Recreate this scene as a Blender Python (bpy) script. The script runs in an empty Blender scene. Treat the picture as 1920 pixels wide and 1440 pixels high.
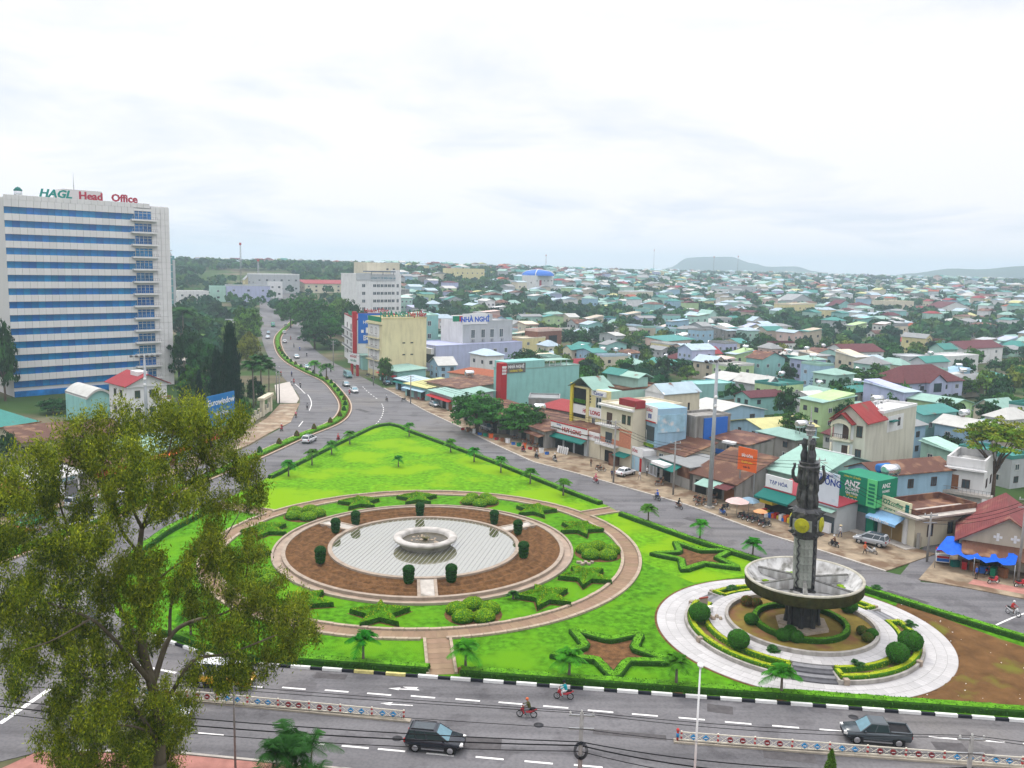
import bpy, bmesh, math, random
import numpy as np
from mathutils import Vector, Matrix, noise

# ---------------------------------------------------------------- camera, sky, sun, exposure
sc = bpy.context.scene
col = sc.collection
FPX, CX, CY, CAMH = 1600.0, 960.0, 720.0, 38.0          # focal length in photo pixels, image centre, eye height
PITCH, ROLL = math.atan(220.0 / 1600.0), 0.022
cd = bpy.data.cameras.new('camera'); cam = bpy.data.objects.new('camera', cd); col.objects.link(cam)
cd.sensor_fit = 'HORIZONTAL'; cd.sensor_width = 36.0; cd.lens = 36.0 * FPX / 1920.0
cd.clip_start = 0.5; cd.clip_end = 40000.0
_f = Vector((0, math.cos(PITCH), -math.sin(PITCH))); _u = Vector((0, math.sin(PITCH), math.cos(PITCH))); _r = Vector((1, 0, 0))
RT = _r * math.cos(ROLL) + _u * math.sin(ROLL); UP = -_r * math.sin(ROLL) + _u * math.cos(ROLL); FW = _f
m3 = Matrix((RT, UP, -FW)).transposed()
cam.matrix_world = Matrix.Translation((0, 0, CAMH)) @ m3.to_4x4()
sc.camera = cam

SUN_EL, SUN_AZ = math.radians(58), math.radians(-35)     # azimuth from +Y towards +X
w = bpy.data.worlds.new('World'); sc.world = w; w.use_nodes = True
nt = w.node_tree; N = nt.nodes; L = nt.links; N.clear()
def nd(t, **kw):
    n = N.new(t)
    for k, v in kw.items(): setattr(n, k, v)
    return n
def math_node(op, a, b=None, clamp=False):
    n = nd('ShaderNodeMath', operation=op); n.use_clamp = clamp
    for i, v in enumerate((a, b)):
        if v is None: continue
        if isinstance(v, (int, float)): n.inputs[i].default_value = v
        else: L.new(v, n.inputs[i])
    return n.outputs[0]
out = nd('ShaderNodeOutputWorld'); bg = nd('ShaderNodeBackground')
sky = nd('ShaderNodeTexSky', sky_type='NISHITA'); sky.sun_disc = False
sky.sun_elevation = SUN_EL; sky.sun_rotation = SUN_AZ; sky.air_density = 1.0; sky.dust_density = 3.0
skys = nd('ShaderNodeMix', data_type='RGBA', blend_type='MULTIPLY'); skys.inputs[0].default_value = 1.0
L.new(sky.outputs[0], skys.inputs[6]); skys.inputs[7].default_value = (0.1, 0.1, 0.1, 1)
tc = nd('ShaderNodeTexCoord'); sep = nd('ShaderNodeSeparateXYZ'); L.new(tc.outputs['Generated'], sep.inputs[0])
zc = math_node('MAXIMUM', sep.outputs[2], 0.0)
den = math_node('ADD', zc, 0.16)
cx_ = math_node('DIVIDE', sep.outputs[0], den); cy_ = math_node('DIVIDE', sep.outputs[1], den)
cmb = nd('ShaderNodeCombineXYZ'); L.new(cx_, cmb.inputs[0]); L.new(cy_, cmb.inputs[1]); cmb.inputs[2].default_value = 3.7
n1 = nd('ShaderNodeTexNoise'); n1.inputs['Scale'].default_value = 0.85; n1.inputs['Detail'].default_value = 7.0; n1.inputs['Roughness'].default_value = 0.55
n1.inputs['Distortion'].default_value = 0.4
L.new(cmb.outputs[0], n1.inputs['Vector'])
rmp = nd('ShaderNodeValToRGB'); L.new(n1.outputs[0], rmp.inputs[0])
rmp.color_ramp.elements[0].position = 0.33; rmp.color_ramp.elements[0].color = (0.79, 0.83, 0.91, 1)
rmp.color_ramp.elements[1].position = 0.48; rmp.color_ramp.elements[1].color = (0.985, 0.965, 1.0, 1)
# thin overcast: even white towards the horizon, over twice as bright towards the zenith
zr = nd('ShaderNodeMapRange', interpolation_type='SMOOTHSTEP'); zr.inputs[1].default_value = 0.25; zr.inputs[2].default_value = 1.0; zr.inputs[3].default_value = 1.06; zr.inputs[4].default_value = 2.6; L.new(zc, zr.inputs[0])
ov = zr.outputs[0]
cl = nd('ShaderNodeMix', data_type='RGBA', blend_type='MULTIPLY'); cl.inputs[0].default_value = 1.0
L.new(rmp.outputs[0], cl.inputs[6]); L.new(ov, cl.inputs[7])
mx = nd('ShaderNodeMix', data_type='RGBA'); mx.inputs[0].default_value = 0.93
L.new(skys.outputs[2], mx.inputs[6]); L.new(cl.outputs[2], mx.inputs[7])
L.new(mx.outputs[2], bg.inputs[0]); bg.inputs[1].default_value = 1.0; L.new(bg.outputs[0], out.inputs[0])

sl = bpy.data.lights.new('sun', 'SUN'); sl.energy = 1.5; sl.angle = math.radians(11); sl.color = (1.0, 0.96, 0.88)
so = bpy.data.objects.new('sun', sl); col.objects.link(so)
sd = Vector((math.sin(SUN_AZ) * math.cos(SUN_EL), math.cos(SUN_AZ) * math.cos(SUN_EL), math.sin(SUN_EL)))
so.rotation_euler = sd.to_track_quat('Z', 'Y').to_euler()

vs = sc.view_settings; sc.display_settings.display_device = 'sRGB'
vs.view_transform = 'Standard'; vs.look = 'None'; vs.exposure = 0.08; vs.gamma = 1.0; vs.use_curve_mapping = False
sc.render.engine = 'CYCLES'; cy = sc.cycles
cy.max_bounces = 5; cy.diffuse_bounces = 1; cy.glossy_bounces = 2; cy.transmission_bounces = 3; cy.transparent_max_bounces = 6; cy.volume_bounces = 1
cy.caustics_reflective = False; cy.caustics_refractive = False; cy.use_denoising = True; cy.sample_clamp_indirect = 4.0
cy.use_adaptive_sampling = True; cy.adaptive_threshold = 0.012
sc.render.film_transparent = False

# ---------------------------------------------------------------- terrain and the way from a photo pixel to a point of the place
def sstep(t): t = min(1.0, max(0.0, t)); return t * t * (3 - 2 * t)
def T(x, y):
    """height of the land: flat round the junction, rising to a plateau behind the town"""
    d = math.hypot(x, y)
    if d < 300 or y < 0: return 0.0
    a = x / d
    k = sstep((a + 0.12) / 0.5)
    D = 1050 + 900 * k
    z = (31 - 3 * k) * sstep((d - 300) / (D - 300))
    if d > 900: z += 3.0 * noise.noise(Vector((x / 420, y / 420, 1.3))) * sstep((d - 900) / 800)
    return z
def ray(px, py): return FW * FPX + RT * (px - CX) - UP * (py - CY)
def G(px, py, h=0.0):
    """the point h metres above the land that the photo shows at pixel px, py"""
    d = ray(px, py); d.normalize()
    if d.z < -1e-4:
        t = (h - CAMH) / d.z
        if math.hypot(d.x * t, d.y * t) < 299: return Vector((d.x * t, d.y * t, h))
    t = 200.0; step = 4.0
    while t < 9000:
        p = Vector((d.x * t, d.y * t, CAMH + d.z * t))
        if p.z < T(p.x, p.y) + h: break
        t += step; step *= 1.004
    lo, hi = t - step, t
    for _ in range(18):
        mid = (lo + hi) / 2
        if CAMH + d.z * mid < T(d.x * mid, d.y * mid) + h: hi = mid
        else: lo = mid
    return Vector((d.x * hi, d.y * hi, T(d.x * hi, d.y * hi) + h))
def G2(px, py): v = G(px, py); return (v.x, v.y)
def PR(v):
    q = Vector(v) - Vector((0, 0, CAMH)); d = q.dot(FW)
    return (CX + FPX * q.dot(RT) / d, CY - FPX * q.dot(UP) / d) if d > 1 else (-9999, -9999)

# ---------------------------------------------------------------- mesh helpers
class MB:
    """collects faces and links them as one mesh object"""
    def __init__(s): s.v = []; s.f = []; s.m = []; s.sm = []
    def add(s, vs_, fs, mi=0, smooth=False):
        o = len(s.v); s.v.extend([tuple(p) for p in vs_])
        for f in fs: s.f.append(tuple(i + o for i in f)); s.m.append(mi); s.sm.append(smooth)
        return s
    def box(s, c, d, mi=0, rz=0.0, M=None, taper=1.0):
        x, y, z = d[0] / 2, d[1] / 2, d[2] / 2
        p = []
        for k in (-1, 1):
            t = taper if k > 0 else 1.0
            for a, b in ((-1, -1), (1, -1), (1, 1), (-1, 1)): p.append(Vector((a * x * t, b * y * t, k * z)))
        R = M if M is not None else Matrix.Rotation(rz, 3, 'Z')
        c = Vector(c)
        return s.add([R @ q + c for q in p], [(3, 2, 1, 0), (4, 5, 6, 7), (0, 1, 5, 4), (1, 2, 6, 5), (2, 3, 7, 6), (3, 0, 4, 7)], mi)
    def bb(s, x0, x1, y0, y1, z0, z1, mi=0): return s.box(((x0 + x1) / 2, (y0 + y1) / 2, (z0 + z1) / 2), (x1 - x0, y1 - y0, z1 - z0), mi)
    def prism(s, poly, z0, z1, mi=0, top=None, bottom=True):
        n = len(poly); a = sum(poly[i][0] * poly[(i + 1) % n][1] - poly[(i + 1) % n][0] * poly[i][1] for i in range(n))
        if a < 0: poly = poly[::-1]
        o = len(s.v)
        s.v.extend([(p[0], p[1], z0) for p in poly] + [(p[0], p[1], z1) for p in poly])
        for i in range(n):
            j = (i + 1) % n; s.f.append((o + i, o + j, o + n + j, o + n + i)); s.m.append(mi); s.sm.append(False)
        s.f.append(tuple(o + n + i for i in range(n))); s.m.append(mi if top is None else top); s.sm.append(False)
        if bottom: s.f.append(tuple(o + i for i in reversed(range(n)))); s.m.append(mi); s.sm.append(False)
        return s
    def tube(s, pts, rad, n=6, mi=0, cap=True, smooth=True):
        pts = [Vector(p) for p in pts]; k = len(pts)
        if isinstance(rad, (int, float)): rad = [rad] * k
        o = len(s.v); pu = None
        for i, p in enumerate(pts):
            t = (pts[min(i + 1, k - 1)] - pts[max(i - 1, 0)])
            if t.length < 1e-9: t = Vector((0, 0, 1))
            t.normalize()
            u = t.cross(Vector((0, 0, 1))) if abs(t.z) < 0.95 else t.cross(Vector((1, 0, 0)))
            if pu is not None:
                q = pu - t * pu.dot(t)
                if q.length > 1e-6: u = q
            u.normalize(); pu = u; v_ = t.cross(u)
            for j in range(n):
                a = 2 * math.pi * j / n; s.v.append(tuple(p + (u * math.cos(a) + v_ * math.sin(a)) * rad[i]))
        for i in range(k - 1):
            for j in range(n):
                j2 = (j + 1) % n
                s.f.append((o + i * n + j, o + i * n + j2, o + (i + 1) * n + j2, o + (i + 1) * n + j)); s.m.append(mi); s.sm.append(smooth)
        if cap:
            s.f.append(tuple(o + j for j in reversed(range(n)))); s.m.append(mi); s.sm.append(False)
            s.f.append(tuple(o + (k - 1) * n + j for j in range(n))); s.m.append(mi); s.sm.append(False)
        return s
    def lathe(s, prof, n=32, mi=0, c=(0, 0, 0), smooth=True, a0=0.0):
        o = len(s.v); k = len(prof)
        for r, z in prof:
            for j in range(n):
                a = a0 + 2 * math.pi * j / n; s.v.append((c[0] + r * math.cos(a), c[1] + r * math.sin(a), c[2] + z))
        for i in range(k - 1):
            for j in range(n):
                j2 = (j + 1) % n
                s.f.append((o + i * n + j, o + i * n + j2, o + (i + 1) * n + j2, o + (i + 1) * n + j)); s.m.append(mi); s.sm.append(smooth)
        return s
    def disc(s, r, z, n=32, mi=0, c=(0, 0)):
        return s.add([(c[0] + r * math.cos(2 * math.pi * j / n), c[1] + r * math.sin(2 * math.pi * j / n), z) for j in range(n)], [tuple(range(n))], mi)
    def ell(s, c, r, n=10, m=7, mi=0, smooth=True):
        pr_ = []
        for i in range(m + 1):
            a = -math.pi / 2 + math.pi * i / m; pr_.append((max(1e-4, math.cos(a)), math.sin(a)))
        o = len(s.v); s.lathe(pr_, n, mi, smooth=smooth)
        for i in range(o, len(s.v)):
            p = s.v[i]; s.v[i] = (c[0] + p[0] * r[0], c[1] + p[1] * r[1], c[2] + p[2] * r[2])
        return s
    def xf(s, M):
        s.v = [tuple(M @ Vector(p)) for p in s.v]; return s
    def mesh(s, name, mats):
        me = bpy.data.meshes.new(name); me.from_pydata(s.v, [], s.f)
        for m in (mats if isinstance(mats, (list, tuple)) else [mats]): me.materials.append(m)
        if any(s.m): me.polygons.foreach_set('material_index', s.m)
        if any(s.sm): me.polygons.foreach_set('use_smooth', s.sm)
        me.update(); return me
    def build(s, name, mats, parent=None, **kw): return link(name, s.mesh(name, mats), parent, **kw)

def link(name, me, parent=None, loc=None, rz=None, scale=None):
    o = bpy.data.objects.new(name, me); col.objects.link(o)
    if parent is not None: o.parent = parent
    if loc is not None: o.location = loc
    if rz is not None: o.rotation_euler = (0, 0, rz)
    if scale is not None: o.scale = (scale, scale, scale) if isinstance(scale, (int, float)) else scale
    return o
def tag(o, label=None, cat=None, group=None, kind=None):
    if label: o['label'] = label
    if cat: o['category'] = cat
    if group: o['group'] = group
    if kind: o['kind'] = kind
    return o
def thing(name, label, cat, loc=(0, 0, 0), rz=0.0, group=None, scale=None):
    return tag(link(name, None, None, loc, rz, scale), label, cat, group)
def struct(o, label=None): o['kind'] = 'structure'; tag(o, label); return o
def copy_tree(o, parent=None):
    c = o.copy(); col.objects.link(c); c.parent = parent
    for ch in o.children: copy_tree(ch, c)
    return c

def resample(P, n):
    P = [Vector(p) for p in P]; d = [0.0]
    for a, b in zip(P, P[1:]): d.append(d[-1] + (b - a).length)
    o = []; j = 0
    for i in range(n):
        t = d[-1] * i / (n - 1)
        while j < len(P) - 2 and d[j + 1] < t: j += 1
        o.append(P[j].lerp(P[j + 1], (t - d[j]) / max(1e-9, d[j + 1] - d[j])))
    return o
def smooth_line(P, n):
    """Catmull-Rom through P, n points"""
    P = [Vector(p) for p in P]; Q = [P[0] * 2 - P[1]] + P + [P[-1] * 2 - P[-2]]; o = []
    for i in range(1, len(Q) - 2):
        for k in range(8):
            t = k / 8; a, b, c, d = Q[i - 1:i + 3]
            o.append(0.5 * ((2 * b) + (c - a) * t + (2 * a - 5 * b + 4 * c - d) * t * t + (3 * b - a - 3 * c + d) * t ** 3))
    o.append(P[-1]); return resample(o, n)
def offset_line(P, d):
    o = []
    for i, p in enumerate(P):
        t = P[min(i + 1, len(P) - 1)] - P[max(i - 1, 0)]; t = Vector((t.x, t.y, 0)).normalized()
        o.append(p + Vector((-t.y, t.x, 0)) * d)
    return o

# ---------------------------------------------------------------- materials
def lin(r, g, b):
    f = lambda c: c / 12.92 / 255 if c <= 10.3 else ((c / 255 + 0.055) / 1.055) ** 2.4
    return (f(r), f(g), f(b))
_mats = {}
def mat(name, rgb, rough=0.8, var=0.15, scale=3.0, bump=0.0, bscale=None, rand=0.0, spec=0.08, metal=0.0, streak=0.0, wave=None, patch=None, emit=None, stretch=None):
    """procedural surface: noise-varied colour, optional vertical streaks, corrugation, worn patches, per-object variation"""
    if name in _mats: return _mats[name]
    m = bpy.data.materials.new(name); m.use_nodes = True; t = m.node_tree; b = t.nodes['Principled BSDF']
    b.inputs['Roughness'].default_value = rough; b.inputs['Metallic'].default_value = metal
    b.inputs['Specular IOR Level'].default_value = spec
    tcn = t.nodes.new('ShaderNodeTexCoord'); vec = tcn.outputs['Object']
    if stretch:
        mp = t.nodes.new('ShaderNodeMapping'); mp.inputs['Scale'].default_value = stretch; t.links.new(vec, mp.inputs[0]); vec = mp.outputs[0]
    n = t.nodes.new('ShaderNodeTexNoise'); n.inputs['Scale'].default_value = scale; n.inputs['Detail'].default_value = 5.0; n.inputs['Roughness'].default_value = 0.6
    t.links.new(vec, n.inputs['Vector'])
    r = t.nodes.new('ShaderNodeValToRGB'); t.links.new(n.outputs[0], r.inputs[0])
    r.color_ramp.elements[0].position = 0.3; r.color_ramp.elements[1].position = 0.7
    r.color_ramp.elements[0].color = tuple(c * (1 - var) for c in rgb) + (1,); r.color_ramp.elements[1].color = tuple(min(1, c * (1 + var)) for c in rgb) + (1,)
    c = r.outputs[0]
    def mult(c, fac, colr, mode='MULTIPLY'):
        k = t.nodes.new('ShaderNodeMix'); k.data_type = 'RGBA'; k.blend_type = mode
        t.links.new(fac, k.inputs[0]); t.links.new(c, k.inputs[6]); k.inputs[7].default_value = tuple(colr) + (1,); return k.outputs[2]
    def ramp(v, a, bb):
        k = t.nodes.new('ShaderNodeMapRange'); k.inputs[1].default_value = a; k.inputs[2].default_value = bb; t.links.new(v, k.inputs[0]); return k.outputs[0]
    if streak:
        mp = t.nodes.new('ShaderNodeMapping'); mp.inputs['Scale'].default_value = (0.55, 0.55, 0.10); t.links.new(tcn.outputs['Object'], mp.inputs[0])
        n2 = t.nodes.new('ShaderNodeTexNoise'); n2.inputs['Scale'].default_value = 1.6; n2.inputs['Detail'].default_value = 6; t.links.new(mp.outputs[0], n2.inputs['Vector'])
        mm = t.nodes.new('ShaderNodeMath'); mm.operation = 'MULTIPLY'; mm.inputs[1].default_value = streak; t.links.new(ramp(n2.outputs[0], 0.48, 0.75), mm.inputs[0])
        c = mult(c, mm.outputs[0], (0.22, 0.2, 0.17))
    if patch:
        n3 = t.nodes.new('ShaderNodeTexNoise'); n3.inputs['Scale'].default_value = patch[1]; n3.inputs['Detail'].default_value = 6; t.links.new(vec, n3.inputs['Vector'])
        c = mult(c, ramp(n3.outputs[0], patch[2], patch[2] + 0.12), patch[0], 'MIX')
    if rand:
        oi = t.nodes.new('ShaderNodeObjectInfo'); h = t.nodes.new('ShaderNodeHueSaturation')
        t.links.new(c, h.inputs['Color'])
        for sock, lo, hi, mul in ((0, 0.5 - 0.035 * rand, 0.5 + 0.035 * rand, 1.0), (2, 1 - 0.4 * rand, 1 + 0.4 * rand, 7.31)):
            fr = t.nodes.new('ShaderNodeMath'); fr.operation = 'MULTIPLY'; fr.inputs[1].default_value = mul; t.links.new(oi.outputs['Random'], fr.inputs[0])
            f2 = t.nodes.new('ShaderNodeMath'); f2.operation = 'FRACT'; t.links.new(fr.outputs[0], f2.inputs[0])
            k = t.nodes.new('ShaderNodeMapRange'); k.inputs[3].default_value = lo; k.inputs[4].default_value = hi; t.links.new(f2.outputs[0], k.inputs[0]); t.links.new(k.outputs[0], h.inputs[sock])
        c = h.outputs[0]
    t.links.new(c, b.inputs['Base Color'])
    hgt = None
    if wave:
        wv = t.nodes.new('ShaderNodeTexWave'); wv.inputs['Scale'].default_value = wave[0]; wv.bands_direction = wave[1]; t.links.new(tcn.outputs['Object'], wv.inputs['Vector']); hgt = wv.outputs['Fac']; bump = wave[2]
    elif bump:
        nb = t.nodes.new('ShaderNodeTexNoise'); nb.inputs['Scale'].default_value = bscale or scale * 6; nb.inputs['Detail'].default_value = 4; t.links.new(vec, nb.inputs['Vector']); hgt = nb.outputs[0]
    if hgt is not None:
        bp = t.nodes.new('ShaderNodeBump'); bp.inputs['Strength'].default_value = min(1, bump); bp.inputs['Distance'].default_value = 0.1; t.links.new(hgt, bp.inputs['Height']); t.links.new(bp.outputs[0], b.inputs['Normal'])
    if emit: b.inputs['Emission Color'].default_value = tuple(emit[:3]) + (1,); b.inputs['Emission Strength'].default_value = emit[3]
    _mats[name] = m; return m
def leafmat(name, rgb, var=0.35, rand=0.0, scale=1.2, trans=0.15, rough=0.55):
    """foliage: noise-varied leaf colour with some light coming through"""
    if name in _mats: return _mats[name]
    m = mat(name, rgb, rough, var, scale, rand=rand, spec=0.04); t = m.node_tree; b = t.nodes['Principled BSDF']; o = t.nodes['Material Output']
    tr = t.nodes.new('ShaderNodeBsdfTranslucent'); mx_ = t.nodes.new('ShaderNodeMixShader'); mx_.inputs[0].default_value = trans
    t.links.new(b.inputs['Base Color'].links[0].from_socket, tr.inputs[0])
    t.links.new(b.outputs[0], mx_.inputs[1]); t.links.new(tr.outputs[0], mx_.inputs[2]); t.links.new(mx_.outputs[0], o.inputs[0])
    return m
WHITE = mat('white_paint', (0.72, 0.72, 0.70), 0.6, 0.08, 4, bump=0.1)
BLACK = mat('black_paint', (0.02, 0.022, 0.03), 0.55, 0.3, 4)
METAL = mat('grey_metal', (0.32, 0.33, 0.34), 0.45, 0.12, 3, metal=0.6)
STEEL = mat('stainless_steel', (0.72, 0.73, 0.75), 0.22, 0.06, 3, metal=0.9)
DARKM = mat('dark_metal', (0.05, 0.05, 0.055), 0.5, 0.2, 3, metal=0.4)
CONC = mat('concrete', (0.42, 0.39, 0.35), 0.85, 0.2, 1.2, bump=0.2, patch=((0.2, 0.18, 0.15), 0.6, 0.58))
ASPH = mat('asphalt', (0.158, 0.154, 0.160), 0.78, 0.14, 0.12, bump=0.15, bscale=9, patch=((0.175, 0.166, 0.160), 0.035, 0.52), spec=0.15)
LINEP = mat('line_paint', (0.72, 0.71, 0.69), 0.6, 0.15, 6, patch=((0.35, 0.34, 0.33), 2.5, 0.62))
DIRT = mat('earth', (0.27, 0.2, 0.14), 0.95, 0.3, 0.5, bump=0.4, patch=((0.38, 0.32, 0.24), 0.3, 0.5))
SOIL = mat('tilled_soil', (0.125, 0.064, 0.028), 0.95, 0.5, 1.6, bump=0.7, bscale=8)
SAND = mat('path_paving', (0.24, 0.165, 0.11), 0.85, 0.14, 0.8, bump=0.15, rand=0.25, patch=((0.30, 0.16, 0.10), 0.5, 0.66))
STONE = mat('kerb_stone', (0.36, 0.29, 0.22), 0.85, 0.25, 1.5, bump=0.3, rand=0.2, patch=((0.22, 0.17, 0.13), 1.2, 0.6))
PLAZA = mat('pale_granite', (0.42, 0.41, 0.405), 0.55, 0.08, 1.0, rand=0.22, spec=0.5)
_t = ASPH.node_tree; _b = _t.nodes['Principled BSDF']; _src = _b.inputs['Base Color'].links[0].from_socket
_tc = _t.nodes.new('ShaderNodeTexCoord')
for _sc, _ns, _lo, _hi, _colr, _k in (((0.03, 0.55, 1), 1.0, 0.46, 0.66, (0.60, 0.60, 0.61), 0.85), ((0.25, 0.25, 1), 1.0, 0.57, 0.61, (0.72, 0.71, 0.72), 0.75), ((3.5, 3.5, 1), 1.0, 0.42, 0.7, (0.72, 0.72, 0.72), 0.8)):
    _m = _t.nodes.new('ShaderNodeMapping'); _m.inputs['Scale'].default_value = _sc; _m.inputs['Rotation'].default_value = (0, 0, 0.12); _t.links.new(_tc.outputs['Object'], _m.inputs[0])
    _n = _t.nodes.new('ShaderNodeTexNoise'); _n.inputs['Scale'].default_value = _ns; _n.inputs['Detail'].default_value = 6; _t.links.new(_m.outputs[0], _n.inputs['Vector'])
    _r = _t.nodes.new('ShaderNodeMapRange'); _r.inputs[1].default_value = _lo; _r.inputs[2].default_value = _hi; _r.inputs[4].default_value = _k; _t.links.new(_n.outputs[0], _r.inputs[0])
    _x = _t.nodes.new('ShaderNodeMix'); _x.data_type = 'RGBA'; _x.blend_type = 'MULTIPLY'; _t.links.new(_r.outputs[0], _x.inputs[0]); _t.links.new(_src, _x.inputs[6]); _x.inputs[7].default_value = _colr + (1,); _src = _x.outputs[2]
_t.links.new(_src, _b.inputs['Base Color'])
GLASS = mat('dark_glass', (0.03, 0.045, 0.06), 0.08, 0.3, 0.7, spec=0.8)
# ---------------------------------------------------------------- foliage helpers
def leaf_quads(P, Nn, size, rng, aspect=0.5, tilt=0.6, droop=0.0, sizevar=0.35):
    n = len(P); a = rng.normal(size=(n, 3)); a -= (a * Nn).sum(1, keepdims=True) * Nn * (1 - tilt)
    a[:, 2] -= droop; a /= np.linalg.norm(a, axis=1, keepdims=True) + 1e-9
    k = rng.normal(size=(n, 3)) * 0.5 + Nn; b = np.cross(a, k); b /= np.linalg.norm(b, axis=1, keepdims=True) + 1e-9
    s = size * (1 + sizevar * rng.uniform(-1, 1, (n, 1))); a = a * s * 0.5; b = b * s * 0.5 * aspect
    v = np.empty((n, 4, 3)); v[:, 0] = P - a; v[:, 1] = P + b; v[:, 2] = P + a; v[:, 3] = P - b
    return v.reshape(-1, 3)
def sample_faces(V, F, density, rng):
    tri = []; ids = []
    for i, f in enumerate(F):
        for k in range(1, len(f) - 1): tri.append((f[0], f[k], f[k + 1])); ids.append(i)
    V = np.array(V, float); tri = np.array(tri); A, B, C = V[tri[:, 0]], V[tri[:, 1]], V[tri[:, 2]]
    cr = np.cross(B - A, C - A); ar = np.linalg.norm(cr, axis=1) * 0.5
    cnt = rng.poisson(ar * density); idx = np.repeat(np.arange(len(tri)), cnt)
    u, v = rng.random(len(idx)), rng.random(len(idx)); fl = u + v > 1; u[fl], v[fl] = 1 - u[fl], 1 - v[fl]
    P = A[idx] + (B - A)[idx] * u[:, None] + (C - A)[idx] * v[:, None]
    Nn = cr[idx] / (np.linalg.norm(cr[idx], axis=1, keepdims=True) + 1e-9)
    return P, Nn, np.array(ids)[idx] if len(idx) else idx
def quads_mesh(name, mats, lv, lm=None, base=None, base_mi=0):
    """one mesh: optional base faces (MB) plus loose leaf quads"""
    n = len(lv) // 4; bv = base.v if base else []; bf = base.f if base else []
    o = len(bv); verts = [tuple(p) for p in bv] + lv.tolist()
    q = (np.arange(n * 4).reshape(-1, 4) + o).tolist()
    me = bpy.data.meshes.new(name); me.from_pydata(verts, [], [tuple(f) for f in bf] + q)
    for m in mats: me.materials.append(m)
    mi = ([base_mi if not any(base.m) else base.m[i] for i in range(len(bf))] if base else []) + (lm.tolist() if lm is not None else [0] * n)
    if any(mi): me.polygons.foreach_set('material_index', [int(i) for i in mi])
    me.update(); return me
def leafy(name, mb, mats, parent=None, density=60, size=0.16, seed=1, mfun=None, tilt=0.75, off=0.12, **kw):
    """a clipped bush or hedge: its solid inside plus leaves standing out of the surface"""
    rng = np.random.default_rng(seed)
    P, Nn, ids = sample_faces(mb.v, mb.f, density, rng)
    P = P + Nn * rng.uniform(-off * 0.3, off, (len(P), 1))
    lv = leaf_quads(P, Nn, size, rng, 0.55, tilt)
    lm = np.zeros(len(P), int) if mfun is None else mfun(P, Nn, rng)
    me = quads_mesh(name, mats, lv, lm, mb, 0)
    return link(name, me, parent, **kw)

GRASS = mat('lawn_grass', (0.066, 0.205, 0.007), 0.95, 0.5, 1.3, bump=0.8, bscale=7, patch=((0.10, 0.26, 0.007), 0.12, 0.5), spec=0.05)
GRASS2 = mat('lawn_grass_bright', (0.10, 0.26, 0.006), 0.95, 0.45, 1.3, bump=0.8, bscale=7, patch=((0.17, 0.32, 0.005), 0.10, 0.46), spec=0.05)
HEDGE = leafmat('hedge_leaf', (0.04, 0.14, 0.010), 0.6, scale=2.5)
TOPG = leafmat('hedge_leaf_lit', (0.095, 0.27, 0.010), 0.5, scale=2.0)  # hedge leaf tone for upward faces, overhead light painted in; flanks stay darker
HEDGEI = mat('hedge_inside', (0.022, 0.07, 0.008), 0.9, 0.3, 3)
LIME = leafmat('lime_leaf', (0.21, 0.36, 0.012), 0.35, scale=2.0)
YELG = leafmat('yellow_leaf', (0.36, 0.42, 0.02), 0.3, scale=2.0)
BUSHI = mat('bush_inside', (0.05, 0.16, 0.01), 0.9, 0.35, 3)
TOPI = leafmat('topiary_leaf', (0.024, 0.11, 0.016), 0.4, scale=3.0)
TOPII = mat('topiary_inside', (0.008, 0.03, 0.008), 0.9, 0.3, 3)

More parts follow.
